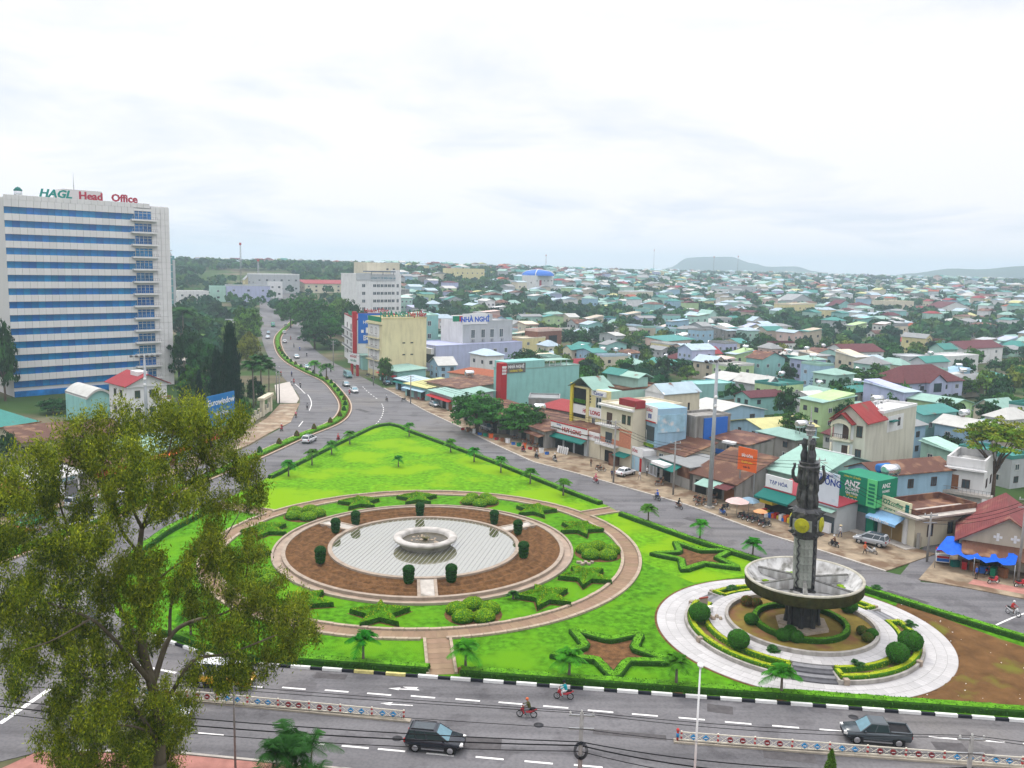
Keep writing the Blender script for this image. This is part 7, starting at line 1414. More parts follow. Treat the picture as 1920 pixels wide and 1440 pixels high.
def car(kind, colr, px, py, hd, label, group='vehicles on the roads', two=None, cap=None, scale=1.0, z=0.02):
    key = (kind, colr, two, cap)
    if key not in _cars: _cars[key] = make_car(kind, CARP[colr], CARP.get(two) if two else None, WHT if cap else None)
    p = G(px, py); p.z = T(p.x, p.y) + z + .13 * sstep((p.length - 290) / 40); rz = math.atan2(hd[1], hd[0]); t = thing({'suv': 'suv_car', 'sedan': 'sedan_car', 'hatch': 'small_car', 'mpv': 'people_carrier', 'pickup': 'pickup_truck', 'minibus': 'minibus'}[kind], label, 'pickup' if kind == 'pickup' else 'minibus' if kind == 'minibus' else 'car', p, rz, group, scale)
    for k, me in _cars[key][1].items(): link(me.name.split('.')[0], me, t)
    c = CT[kind]
    for wx in c['wx']:
        for s in (-1, 1):
            w_ = link('wheel', WHEEL, t, (wx - c['L'] / 2, s * c['hw'] * .9, .34 * c['ws']), None, c['ws']); link('rim', RIMM, w_)
    return t
def vec(a, b): v = G(*b) - G(*a); return (v.x, v.y)
NR = (1, -.122); RR = vec((1000, 845), (1500, 1040)); RB = (-RR[0], -RR[1])
car('suv', 'black', 816, 1402, NR, 'shiny black SUV driving right on the near road', scale=1.0)
car('pickup', 'slate', 1640, 1388, (-1, .13), 'dark grey pickup truck with open bed on the near road')
car('minibus', 'yellow', 420, 1284, NR, 'yellow and white minibus half hidden behind the big tree', two='white')
car('suv', 'white', 580, 829, vec((520, 858), (580, 829)), 'white SUV on the avenue nearest the island', scale=.97)
av = vec((640, 715), (690, 745)); av2 = vec((560, 660), (600, 690))
for kind, c, px, py, hd, lab in (('mpv', 'white', 664, 736, av, 'white people carrier on the avenue nearest the island tip'), ('sedan', 'silver', 649, 724, av, 'silver car just behind the white people carrier'), ('minibus', 'teal', 652, 708, av, 'teal minibus on the avenue'), ('suv', 'white', 576, 692, av2, 'white SUV beside the median palms'),
    ('sedan', 'white', 556, 672, av2, 'white car on the avenue beyond the median palms'), ('hatch', 'silver', 560, 637, vec((560, 637), (562, 625)), 'small silver car far up the right of the avenue'), ('sedan', 'white', 534, 643, vec((534, 643), (532, 628)), 'white car by the far bend of the median'), ('hatch', 'white', 533, 626, vec((534, 643), (532, 628)), 'small white car farthest up beside the median'),
    ('sedan', 'white', 502, 635, vec((502, 635), (508, 660)), 'white car on the left lanes of the avenue far up'), ('hatch', 'grey', 503, 627, vec((502, 635), (508, 660)), 'grey car behind the white one on the left lanes'), ('minibus', 'green', 512, 613, vec((502, 635), (508, 660)), 'green minibus farthest up the avenue'),
    ('hatch', 'white', 536, 612, vec((534, 643), (532, 628)), 'tiny white car at the far end of the avenue')):
    car(kind, c, px, py, hd, lab)
for kind, c, px, py, hd, lab, cap in (('sedan', 'silver', 815, 763, RR, 'silver car parked before the mint-roofed shop', 0), ('sedan', 'white', 1173, 892, vec((1150, 896), (1200, 884)), 'white sedan parked before the mural shop', 0), ('mpv', 'silver', 1632, 1022, vec((1660, 1024), (1606, 1012)), 'silver people carrier parked before the coffee shop', 0), ('suv', 'silver', 915, 808, RR, 'silver car parked in the shade of the street trees', 0), ('sedan', 'black', 726, 722, RR, 'black car parked beside the yellow hotel', 0), ('sedan', 'white', 208, 934, vec((150, 950), (230, 925)), 'white car parked on the left street behind the big tree', 0),
    ('suv', 'silver', 150, 948, vec((150, 950), (230, 925)), 'silver car parked left of the white one behind the big tree', 0), ('suv', 'white', 160, 985, vec((230, 960), (120, 998)), 'white car driving behind the big tree', 0), ('hatch', 'green', 58, 985, vec((40, 990), (90, 975)), 'green taxi nearer the left edge', 1), ('hatch', 'green', 82, 974, vec((40, 990), (90, 975)), 'green taxi second from the left edge', 1), ('hatch', 'red', 34, 1008, vec((40, 990), (90, 975)), 'orange-red car by the taxis at the left edge', 0)):
    car(kind, c, px, py, hd, lab, 'parked cars', cap=cap, z=.14 if px > 700 else .05)
car('hatch', 'white', 318, 1345, NR, 'white car glimpsed through the trunk of the big tree')

# ---------------------------------------------------------------- people: one continuous body per pose
SKIN = mat('skin', (.38, .22, .14), .6, .1, 5)
def body_mesh(name, chains, balls, regions):
    m = MB()
    for pts, rad in chains: m.tube(pts, rad, 8)
    for c, r in balls: m.ell(c, r, 10, 8)
    o = m.build(name, SKIN); md_ = o.modifiers.new('r', 'REMESH'); md_.mode = 'VOXEL'; md_.voxel_size = .035; sm3 = o.modifiers.new('s', 'SMOOTH'); sm3.iterations = 3; sm3.factor = .4
    dg = bpy.context.evaluated_depsgraph_get(); me = bpy.data.meshes.new_from_object(o.evaluated_get(dg)); bpy.data.objects.remove(o); me.name = name
    me.materials.clear()
    for _ in range(4): me.materials.append(SKIN)
    for p in me.polygons: p.material_index = regions(p.center); p.use_smooth = True
    return me
def hand(b, d): # palm and fingers curled forward along d
    b = Vector(b); d = Vector(d); out_ = [([b, b + d * .06], [.038, .04])]
    for i in range(4): s = Vector((0, (i - 1.5) * .02, 0)); out_.append(([b + d * .06 + s, b + d * .11 + s, b + d * .13 + s - Vector((0, 0, .04))], [.014, .013, .011]))
    out_.append(([b + d * .02, b + d * .05 + Vector((0, .045, -.02))], [.016, .012])); return out_
def ride_pose():
    ch = [([(-.2, 0, .82), (-.17, 0, 1.0), (-.1, 0, 1.22), (-.06, 0, 1.38), (-.02, 0, 1.48)], [.15, .15, .17, .13, .06])]; bl = [((.03, 0, 1.62), (.105, .085, .13)), ((.13, 0, 1.6), (.03, .02, .025))]
    for s in (-1, 1):
        ch += [([(-.08, s * .17, 1.36), (.1, s * .25, 1.15), (.36, s * .27, 1.06)], [.065, .05, .035]), ([(-.18, s * .1, .85), (.08, s * .16, .82), (.22, s * .17, .74)], [.1, .085, .065]), ([(.22, s * .17, .74), (.12, s * .15, .5), (.08, s * .14, .34)], [.065, .055, .04]), ([(.06, s * .14, .31), (.24, s * .15, .3)], [.045, .03])] + hand((.36, s * .27, 1.06), (1, 0, -.2))
    return body_mesh('body', ch, bl, lambda c: 0 if c.z > 1.46 or (c.x > .36 and c.z > .95) else (3 if c.z < .38 else (2 if c.z < .93 else 1)))
def stand_pose(stride=.0, name='body'):
    ch = [([(0, 0, .92), (0, 0, 1.1), (.01, 0, 1.3), (0, 0, 1.42), (.0, 0, 1.54)], [.15, .14, .165, .12, .055])]; bl = [((.02, 0, 1.66), (.1, .08, .125)), ((.115, 0, 1.64), (.03, .02, .025))]
    for s in (-1, 1):
        k = s * stride; ch += [([(0, s * .19, 1.4), (-k * .5, s * .24, 1.15), (-k * .8 + .06, s * .23, .93)], [.06, .048, .034]), ([(0, s * .1, .95), (k * .6, s * .11, .52)], [.095, .06]), ([(k * .6, s * .11, .52), (k * .9, s * .11, .1)], [.058, .04]), ([(k * .9 - .05, s * .11, .05), (k * .9 + .17, s * .12, .04)], [.045, .035])] + hand((-k * .8 + .06, s * .23, .93), (.15, 0, -1))
    return body_mesh(name, ch, bl, lambda c: 0 if c.z > 1.53 or (abs(c.y) > .16 and c.z < .96 and c.z > .7) else (3 if c.z < .1 else (2 if c.z < .94 else 1)))
RIDE = ride_pose(); STAND = stand_pose(.04); WALK = stand_pose(.32)
hm_ = MB(); hm_.ell((0, 0, 0), (.145, .13, .13), 12, 8); HELM = hm_.mesh('helmet', WHT); hat = MB(); hat.lathe([(.24, 0), (.12, .1), (.02, .14)], 12); HATM = hat.mesh('hat', mat('straw', (.5, .42, .25), .8)); hr_ = MB(); hr_.ell((-.02, 0, 0), (.115, .095, .1), 10, 7); HAIR = hr_.mesh('hair', BLACK)
CLO = {}
def cloth(n, c): 
    if n not in CLO: CLO[n] = mat('cloth_' + n, c, .85, .15, 6)
    return CLO[n]
CLC = {'teal': (.02, .30, .34), 'olive': (.08, .08, .03), 'pink': (.55, .12, .18), 'blue': (.03, .10, .42), 'black': (.02, .02, .025), 'white': (.6, .6, .6), 'red': (.42, .04, .04), 'grey': (.2, .2, .21), 'navy': (.02, .03, .1), 'brown': (.15, .08, .05), 'khaki': (.3, .24, .15), 'orange': (.55, .14, .06)}
def person(me, p, rz, shirt, legs, head, label, headcol='white', group='people'):
    t = thing('person', label, 'person', p, rz, group); b_ = link('body', me, t)
    for i, mm in enumerate((SKIN, cloth(shirt, CLC[shirt]), cloth(legs, CLC[legs]), cloth('black', CLC['black']))): b_.material_slots[i].link = 'OBJECT'; b_.material_slots[i].material = mm
    hz = 1.66 if me is RIDE else 1.71; hx = .02 if me is RIDE else .0
    if head == 'helmet': h_ = link('helmet', HELM, t, (hx, 0, hz)); h_.material_slots[0].link = 'OBJECT'; h_.material_slots[0].material = cloth(headcol, CLC[headcol])
    elif head == 'hat': link('hat', HATM, t, (hx, 0, hz + .04))
    else: link('hair', HAIR, t, (hx, 0, hz + .03))
    return t
# motorbike
BIKE = {}
def bike_meshes(c):
    if c in BIKE: return BIKE[c]
    cm = mat('bike_' + c, {'red': (.42, .02, .03), 'black': (.02, .02, .025), 'blue': (.03, .12, .4), 'white': (.6, .6, .6), 'grey': (.2, .21, .23), 'brown': (.2, .1, .05)}[c], .3, .05, 3, spec=.6); P = {}
    m = MB(); m.tube([(.5, 0, .55), (.42, 0, .78), (.36, 0, .98)], [.10, .13, .10], 8); m.tube([(.40, 0, .6), (.1, 0, .45), (-.2, 0, .5), (-.55, 0, .68), (-.78, 0, .8)], [.09, .1, .13, .12, .05], 8); m.box((.3, 0, .62), (.1, .42, .5), M=Matrix.Rotation(.25, 3, 'Y')); P['fairing'] = m.mesh('fairing', cm)
    m = MB(); m.box((-.05, 0, .33), (.42, .24, .26)); m.tube([(-.05, -.14, .28), (-.75, -.17, .38)], [.04, .06], 7); P['engine'] = m.mesh('engine', METAL)
    m = MB(); m.tube([(.08, 0, .76), (-.2, 0, .8), (-.55, 0, .84), (-.72, 0, .86)], [.06, .12, .12, .07], 8); P['seat'] = m.mesh('seat', BUMP)
    m = MB(); m.tube([(.32, -.34, 1.02), (.4, -.15, 1.04), (.4, .15, 1.04), (.32, .34, 1.02)], .022, 6); m.tube([(.38, .2, 1.04), (.34, .3, 1.2)], .012, 5); m.tube([(.38, -.2, 1.04), (.34, -.3, 1.2)], .012, 5); P['handlebar'] = m.mesh('handlebar', BUMP)
    m = MB(); m.tube([(.44, .06, .75), (.62, .07, .29)], .03, 6); m.tube([(.44, -.06, .75), (.62, -.07, .29)], .03, 6); m.box((.62, 0, .5), (.42, .11, .06), M=Matrix.Rotation(.1, 3, 'Y')); P['fork'] = m.mesh('fork', METAL)
    m = MB(); m.ell((.46, 0, .9), (.06, .09, .07), 8, 6); P['headlight'] = m.mesh('headlight', LAMP); m = MB(); m.box((-.82, 0, .78), (.06, .14, .08)); P['taillight'] = m.mesh('taillight', TAIL)
    BIKE[c] = P; return P
wb = MB(); n = 20
for r0, r1, z in ((.235, .295, .05),): wb.lathe([(r0, -z), (r1, -z * .6), (r1, z * .6), (r0, z), (r0, -z)], n)
wb.xf(Matrix.Rotation(math.pi / 2, 4, 'X')); BW = wb.mesh('wheel', TYRE); rb_ = MB(); rb_.lathe([(.215, -.02), (.237, -.02), (.237, .02), (.215, .02), (.215, -.02)], n); 
for i in range(5): a = i * 1.2566; rb_.box((.11 * math.cos(a), .11 * math.sin(a), 0), (.22, .025, .02), rz=a)
rb_.xf(Matrix.Rotation(math.pi / 2, 4, 'X')); BR = rb_.mesh('rim', RIM)
def bike(p, rz, c, label, group='motorbikes on the roads', lean=0.0):
    t = thing('motorbike', label, 'motorbike', p, rz, group)
    if lean: t.rotation_euler = (lean, 0, rz)
    for k, me in bike_meshes(c).items(): link(k, me, t)
    for x in (.62, -.58): w_ = link('wheel', BW, t, (x, 0, .295)); link('rim', BR, w_)
    return t
def rider(px, py, hd, c, shirt, legs, where, headcol='white', head='helmet', z=.02):
    p = G(px, py); p.z = T(p.x, p.y) + z + .13 * sstep((p.length - 290) / 40); rz = math.atan2(hd[1], hd[0]); bike(p, rz, c, c + ' motorbike ' + where); person(RIDE, p, rz, shirt, legs, head, 'rider in %s on the %s motorbike %s' % (shirt, c, where), headcol, 'motorbike riders')
LW = (-1, .122)
rider(988, 1345, LW, 'red', 'olive', 'grey', 'nearer one on the near road', 'orange'); rider(1057, 1311, LW, 'red', 'teal', 'white', 'by the striped kerb', 'black')
for px, py, hd, c, sh, lg, wh, hc in ((981, 848, RB, 'red', 'black', 'navy', 'just left of the market awning', 'pink'), (1006, 860, RB, 'black', 'grey', 'black', 'passing the hardware shop', 'white'), (1040, 866, RB, 'white', 'black', 'black', 'right before the hardware shop', 'white'), (1117, 906, RR, 'red', 'pink', 'grey', 'in mid road near the path exit', 'pink'),
    (1232, 938, RB, 'grey', 'blue', 'black', 'right of the mural shop', 'blue'), (1273, 954, RR, 'brown', 'black', 'black', 'near the green awning shop', 'black'), (1355, 966, RR, 'blue', 'black', 'navy', 'before the cafe parasols', 'black'), (1563, 1026, RB, 'black', 'brown', 'black', 'behind the monument', 'white'), (1899, 1154, RR, 'white', 'red', 'brown', 'near the right edge', 'white'),
    (528, 808, vec((540, 800), (500, 822)), 'red', 'red', 'navy', 'on the left carriageway', 'white'), (634, 828, vec((600, 842), (640, 824)), 'red', 'red', 'black', 'beside the palms of the left hedge', 'red'), (555, 783, vec((545, 790), (562, 768)), 'brown', 'pink', 'khaki', 'rounding the left bend', 'white'), (576, 768, vec((580, 770), (580, 750)), 'black', 'grey', 'black', 'near the concrete apron', 'black'),
    (563, 727, vec((563, 727), (578, 745)), 'black', 'black', 'grey', 'nearest the median bend', 'white'), (547, 723, vec((545, 715), (560, 735)), 'white', 'grey', 'navy', 'left of the pair by the median bend', 'white'), (551, 719, vec((545, 715), (560, 735)), 'red', 'red', 'black', 'behind the pair by the median bend', 'black'), (547, 706, vec((560, 735), (545, 715)), 'black', 'navy', 'black', 'beyond the median bend', 'blue'), (527, 705, vec((520, 690), (545, 715)), 'red', 'red', 'grey', 'at the left kerb of the avenue', 'red'),
    (601, 694, av, 'black', 'olive', 'black', 'just right of the median palms', 'red'), (620, 698, av, 'black', 'black', 'navy', 'by the teal minibus', 'white'), (655, 740, av, 'red', 'pink', 'grey', 'beside the white people carrier', 'white'), (725, 752, RB, 'grey', 'grey', 'khaki', 'crossing above the island tip', 'white'), (575, 669, av2, 'black', 'black', 'grey', 'ahead of the white SUV by the palms', 'white'), (562, 658, av2, 'blue', 'blue', 'black', 'far up the right lanes', 'white'), (551, 652, av2, 'black', 'grey', 'black', 'farthest up the right lanes', 'black'), (545, 638, av2, 'red', 'brown', 'black', 'by the far white cars', 'red')):
    rider(px, py, hd, c, sh, lg, wh, hc)
PKD = (-RR[1], RR[0]); pr2 = math.atan2(PKD[1], PKD[0])
cols = ['black', 'blue', 'red', 'white', 'grey', 'brown']; i = 0
for grp, where, pts in (('cafe', 'parked by the cafe parasols', [(1398, 974), (1407, 977), (1416, 979), (1390, 970), (1437, 988), (1428, 984), (1360, 955)]), ('mast', 'parked at the foot of the high mast', [(1306, 938), (1314, 941), (1322, 944), (1312, 948), (1338, 948), (1340, 934)]), ('market', 'parked under the street trees', [(878, 808), (886, 812), (966, 823), (984, 829), (992, 832), (1004, 838)]), ('shop', 'parked by the mural shop', [(1122, 880), (1128, 884), (1167, 892), (1236, 910), (1240, 904)]), ('hotel', 'parked before the hotels', [(668, 690), (690, 705), (700, 712), (757, 752)]), ('corner', 'parked under the blue tarpaulin', [(1862, 1094), (1850, 1076), (1912, 1100)]), ('left', 'parked on the left street', [(12, 1012), (62, 1002), (70, 1000), (25, 1020)])):
    for j, (px, py) in enumerate(pts):
        c = cols[(i * 5 + j) % 6]; p = G(px, py, .12); bike(p, pr2 + .3 * math.sin(i * 3.1), c, '%s motorbike %s, %s from the left' % (c, where, ordw[sorted(range(len(pts)), key=lambda q: pts[q][0]).index(j)]), 'parked motorbikes', .12); i += 1
for px, py, me, rz, sh, lg, hd, lab in ((1208, 872, STAND, 0, 'black', 'navy', 'hair', 'person in black standing on the pavement left of the white sedan'), (1147, 897, WALK, 1, 'navy', 'black', 'hair', 'person in navy walking at the kerb left of the white sedan'), (1199, 900, WALK, 2, 'white', 'grey', 'hair', 'person in white walking right of the white sedan'), (1213, 892, STAND, 4, 'white', 'black', 'hair', 'person in white standing before the white gate'), (1575, 1007, WALK, 3, 'white', 'navy', 'hat', 'person in white with a hat behind the monument'), (1621, 1040, WALK, 0, 'orange', 'black', 'helmet', 'person in orange pushing a white motorbike by the silver people carrier'),
    (1516, 988, STAND, 2, 'white', 'grey', 'hair', 'person in white standing by the utility pole'), (1830, 1086, STAND, 2, 'blue', 'black', 'hair', 'person in blue under the blue tarpaulin'), (1108, 875, STAND, 1, 'brown', 'black', 'hair', 'person in brown before the balcony house'), (660, 695, STAND, 3, 'red', 'black', 'hair', 'person in red by the hotel gate sign')):
    person(me, G(px, py, .12 if 'pushing' not in lab else .02), rz, sh, lg, hd, lab, 'red', 'pedestrians')
bike(G(1634, 1038, .02), math.atan2(RR[1], RR[0]), 'white', 'white motorbike being pushed by the silver people carrier', 'motorbikes on the roads')
# ---------------------------------------------------------------- street furniture
def h_for(p, pyt):
    lo, hi = 0.0, 60.0
    for _ in range(30):
        mid = (lo + hi) / 2
        if PR((p.x, p.y, mid))[1] > pyt: lo = mid
        else: hi = mid
    return lo
def near_pt(px, off=-1.2, z=8.0):
    lo, hi = -60.0, 90.0
    for _ in range(40):
        x = (lo + hi) / 2
        if PR((x, near_side(x) + off, z))[0] < px: lo = x
        else: hi = x
    return Vector((lo, near_side(lo) + off, .14))
RWP = mat('red_band', (.45, .05, .05), .6); BLUP = mat('sign_blue', (.03, .22, .45), .5); MARO = mat('sign_maroon', (.22, .03, .03), .5); CREAMP = mat('barrier_white', (.62, .58, .48), .7, .15, 3)
def barrier(a, b, label, ends):
    a.z = b.z = 0; d = b - a; n = round(d.length / 2.85); t = thing('road_barrier', label, 'barrier', a, math.atan2(d.y, d.x), 'road barriers on the near road'); L_ = d.length / n
    m = MB(); m.bb(-.6, d.length + .6, -.28, .28, 0, .16); m.build('base', mat('barrier_base', (.34, .30, .24), .9, .2, 1), t)
    post = MB(); post.bb(-.06, .06, -.06, .06, .1, 1.0); pme = post.mesh('post', CREAMP); band = MB(); band.bb(-.07, .07, -.07, .07, .35, .55); band.bb(-.07, .07, -.07, .07, .75, .9); bme2 = band.mesh('red_bands', RWP)
    rail = MB(); rail.bb(.06, L_ - .06, -.03, .03, 0, .09); rme = rail.mesh('rail', CREAMP); lat = MB()
    for i in range(3):
        for s in (-1, 1): x = L_ * (i + .5) / 3; lat.box((x, 0, .52), (.03, .03, .75), M=Matrix.Rotation(s * .9, 3, 'Y'))
    lme = lat.mesh('lattice', CREAMP); dm = MB(); dm.add([(0, -.05, -.24), (.24, -.05, 0), (0, -.05, .24), (-.24, -.05, 0), (0, .05, -.24), (.24, .05, 0), (0, .05, .24), (-.24, .05, 0)], [(0, 1, 2, 3), (7, 6, 5, 4), (0, 4, 5, 1), (1, 5, 6, 2), (2, 6, 7, 3), (3, 7, 4, 0)]); dmb = dm.mesh('diamond_sign', BLUP); rd = MB(); rd.lathe([(.0, -.05), (.22, -.05), (.22, .05), (.0, .05)], 14, smooth=False); rd.xf(Matrix.Rotation(math.pi / 2, 4, 'X')); rdm = rd.mesh('round_sign', MARO)
    bar = MB(); bar.bb(-.13, .13, -.06, .06, -.035, .035); barm = bar.mesh('white_bar', WHT)
    for i in range(n + 1):
        p = link('post', pme, t, (i * L_, 0, 0)); link('red_bands', bme2, p)
        if i == n: break
        for z in (.2, .85): link('rail', rme, t, (i * L_, 0, z))
        k = link('lattice', lme, t, (i * L_, 0, 0)); 
        for x in (.33, .67): s = link('diamond_sign' if i % 4 in (0, 3) else 'round_sign', dmb if i % 4 in (0, 3) else rdm, t, ((i + x) * L_, 0, .53)); link('white_bar', barm, s)
    if ends: e = MB(); e.tube([(-.3, 0, .1), (-.3, 0, .9)], .09, 8); e.ell((-.3, 0, 1.05), (.14, .14, .16), 9, 6); e.build('end_post', RWP, t); e = MB(); e.tube([(-.3, 0, .45), (-.3, 0, .8)], .11, 8); e.build('blue_band', BLUP, t)
barrier(G(240, 1303), G(757, 1352), 'white road barrier with diamond and round signs, left of the black SUV', 0); barrier(G(1277, 1392), G(1990, 1446), 'white road barrier with diamond and round signs below the pickup truck', 1)
# poles and cables of the near pavement
GREYP = mat('pole_concrete', (.26, .25, .24), .85, .2, 2, bump=.2); INS = mat('insulator', (.6, .6, .58), .3)
def upole(p, h, label, arms=True, name='utility_pole', r=.14):
    t = thing(name, label, 'utility pole', p, .0, 'utility poles'); MB().tube([(0, 0, -.1), (0, 0, h)], [r * 1.3, r], 8).build('pole', GREYP, t)
    if arms:
        for z in (h - .2, h - 1.2): MB().bb(-.9, .9, -.06, .06, z - .05, z + .05).build('cross_arm', METAL, t)
        for i, (x, z) in enumerate(((-.8, h - .1), (0, h + .02), (.8, h - .1))): MB().lathe([(.05, 0), (.09, .05), (.05, .1), (.08, .15), (.03, .22)], 8, 0, (x, 0, z)).build('insulator', INS, t)
    return t
P1 = near_pt(1092); P2_ = near_pt(1824); P0 = near_pt(437, -1.2); H1, H2, H0 = h_for(P1, 1340), h_for(P2_, 1385), h_for(P0, 1268)
t = upole(P1, H1, 'grey utility pole with a coil of cable at the bottom edge', True); k = MB()
for i in range(5): k.lathe([(.42 + .05 * i, -.03), (.45 + .05 * i, 0), (.42 + .05 * i, .03)], 20, 0, (0, 0, 0))
k.xf(Matrix.Translation((0, -.2, h_for(P1, 1408))) @ Matrix.Rotation(math.pi / 2, 4, 'X') @ Matrix.Diagonal((.8, 1.1, 1, 1))); k.build('cable_coil', BLACK, t)
upole(P2_, H2, 'utility pole with insulators and drooping wires in the bottom right', True); upole(P0, H0, 'thin dark lamp pole rising beside the palm clump', False, 'lamp_pole', .07)
CAB = mat('cable_black', (.01, .01, .012), .6)
def cable(a, b, sag, r, label):
    pts = [a.lerp(b, i / 16) - Vector((0, 0, 4 * sag * (i / 16) * (1 - i / 16))) for i in range(17)]; m = MB(); m.tube(pts, r, 5); tag(m.build('overhead_cable', CAB), label, 'cable', 'overhead cables')
PL = near_pt(-500); PRr = near_pt(2600); pos = ['topmost', 'second', 'third', 'fourth', 'fifth', 'lowest']
for si, (A, hA, Bp, hB, wh) in enumerate(((PL, H1, P1, H1, 'left of the pole with the coil'), (P1, H1, P2_, H2, 'between the two bottom poles'), (P2_, H2, PRr, H2, 'right of the bottom right pole'))):
    for i, (dz, sg_, r, dx) in enumerate(((.1, .35, .022, 0), (-.15, .5, .022, .7), (-1.1, .5, .022, -.7), (-2.2, .9, .04, 0), (-2.5, 1.2, .05, .1), (-2.9, 1.4, .03, -.1))):
        cable(A + Vector((0, dx * .3, hA + dz)), Bp + Vector((0, dx * .3, hB + dz)), sg_, r, '%s black overhead cable %s' % (pos[i], wh))
# lamps and masts
t = thing('street_lamp', 'white street lamp with round head at the near road', 'street lamp', near_pt(1309), .0); hh = h_for(near_pt(1309), 1252); MB().tube([(0, 0, 0), (0, 0, hh)], [.1, .06], 8).build('pole', WHT, t); k = MB(); k.ell((0, 0, hh + .05), (.22, .34, .16), 10, 7); k.build('lamp_head', WHT, t)
def mast(px, py, top, label, lamps=True):
    p = G(px, py, .1); h = h_for(p, top); t = thing('high_mast', label, 'light mast', p, .5, 'tall light masts'); MB().tube([(0, 0, -.1), (0, 0, h)], [.42, .22], 10).build('pole', mat('mast_steel', (.34, .36, .38), .5, .1, 2, metal=.3), t); MB().bb(-.6, .6, -.6, .6, -.1, .3).build('footing', CONC, t)
    if lamps:
        MB().bb(-2.6, 2.6, -.08, .08, h - .2, h - .05).build('cross_arm', METAL, t)
        for i in range(6): MB().box((-2.4 + i * .96, -.2, h), (.5, .45, .22), M=Matrix.Rotation(.5, 3, 'X')).build('floodlight', DARKM, t)
        for z in (h * .76, h * .70): k = MB(); k.ell((-.1, -.25, z), (.3, .2, .3), 9, 6); k.build('round_lamp', WHT, t)
mast(1330, 952, 678, 'tall grey light mast before the shop row'); mast(277, 845, 668, 'tall light mast before the red-roofed house'); mast(174, 1205, 950, 'grey mast standing behind the big tree', False)
hR = [(1150, 905, 790, 'utility pole before the mural shop'), (1262, 928, 830, 'utility pole beside the green awning shop'), (1526, 1008, 862, 'tall utility pole right of the monument column'), (1738, 1052, 965, 'dark utility pole on the side street corner'), (1908, 1092, 935, 'rusty pole at the right edge by the tarpaulin'), (770, 757, 705, 'utility pole before the low shops'), (700, 722, 668, 'utility pole by the yellow hotel'), (519, 752, 688, 'dark post by the concrete apron'), (524, 756, 700, 'second dark post by the concrete apron'), (625, 690, 640, 'utility pole far along the avenue')]
tops = []
for px, py, tp_, lab in hR: p = G(px, py, .1); h = h_for(p, tp_); upole(p, h, lab, True, r=.13); tops.append(p + Vector((0, 0, h)))
seq2 = [9, 6, 5, 0, 1, 2, 3, 4]
for n_, (i, j) in enumerate(zip(seq2, seq2[1:])):
    for q_ in range(3): cable(tops[i] - Vector((0, 0, .3 + .5 * q_)), tops[j] - Vector((0, 0, .3 + .5 * q_)), .8, .03, '%s thin wire of the shop row, span %s from the far end' % (['upper', 'middle', 'lower'][q_], ['one', 'two', 'three', 'four', 'five', 'six', 'seven'][n_]))
# far antenna masts
for px, base, top, lab in ((452, 530, 456, 'tall lattice antenna far left on the skyline'), (485, 545, 487, 'antenna on the roof of the far grey block'), (1225, 512, 468, 'thin antenna over the domed building on the skyline'), (1023, 512, 478, 'thin antenna above the blue-domed building'), (1382, 520, 480, 'thin antenna before the flat-topped hill'), (1337, 520, 481, 'second thin antenna before the flat-topped hill')):
    p = G(px, base); h = (base - top) * depth_of(p) / FPX; t = thing('antenna', lab, 'antenna', p, 0, 'far antennas'); k = MB()
    for i in range(3): a = i * 2.094; k.tube([(1.0 * math.cos(a), 1.0 * math.sin(a), -1), (.35 * math.cos(a), .35 * math.sin(a), h)], .16, 4)
    for i in range(14): z = h * i / 14; k.lathe([(1.0 - .65 * i / 14, z), (1.0 - .65 * i / 14, z + .25)], 3, smooth=False)
    k.build('lattice', METAL, t); k = MB(); k.bb(-.7, .7, -.7, .7, h * .94, h); k.build('head', RED, t)

# ---------------------------------------------------------------- houses of the town told apart in the photo
placed = []
def mid(lab, ax, ay, bx, by, top, d, kind, rh, wl, rf, nw=3, name='house', cat='house', wm=None, extra=None):
    a, c = G(ax, ay), G(bx, by); h = max(2.8, (ay - top) * depth_of(a) / FPX); b = B(lab, a, c, d, h, name, cat, 'town houses'); wmm = wm or WM[wl]
    g = {'x': 'x', 'y': 'y', 's': 's'}.get(kind); b.wall(wmm, z0=-2.5, gable=g, rh=rh); b.roof(RM[rf] if rf in RM else WM[rf], kind, rh, .5)
    for i in range(nw): b.win(b.w * (i + .5) / nw, h * (.62 if h < 5 else .72), min(1.6, b.w / nw * .45), 1.3, 'f', 'd' if i % 2 else 'w', True)
    if h > 5.5: b.wins([b.w * (i + .5) / max(1, nw) for i in range(nw)], (h * .3,), min(1.6, b.w / max(1, nw) * .45), 1.3, 'f', 'd', True)
    b.wins((d * .3, d * .7), (h * .6,), 1.1, 1.2, 'l', 'd', True); b.wins((d * .3, d * .7), (h * .6,), 1.1, 1.2, 'r', 'd', True)
    cpt = b.W((b.w / 2, d / 2, 0)); placed.append((cpt.x, cpt.y, max(b.w, d) * .62)); return b
b = mid('bright blue house with two gables behind the shop row', 1362, 742, 1425, 736, 714, 9, 'y', 1.6, 'blue', 'white tin', 3, wm=mat('wall_bright_blue', (.03, .17, .48), .8, .1, .5)); 
mid('blank teal wall block before the blue house', 1307, 752, 1378, 748, 722, 8, 'f', .3, 'aqua', 'aqua', 0); mid('long mint house with grey roof right of the blue house', 1410, 748, 1487, 740, 724, 10, 's', .8, 'mint', 'grey tin'); mid('pale blue hall with cream gable roof', 1338, 806, 1432, 797, 775, 12, 'y', 1.6, 'blue', 'white tin', 2); mid('hall with pale yellow tin roof and blue side', 1432, 838, 1530, 830, 806, 12, 'x', 1.4, 'blue', 'yellow tin', 2)
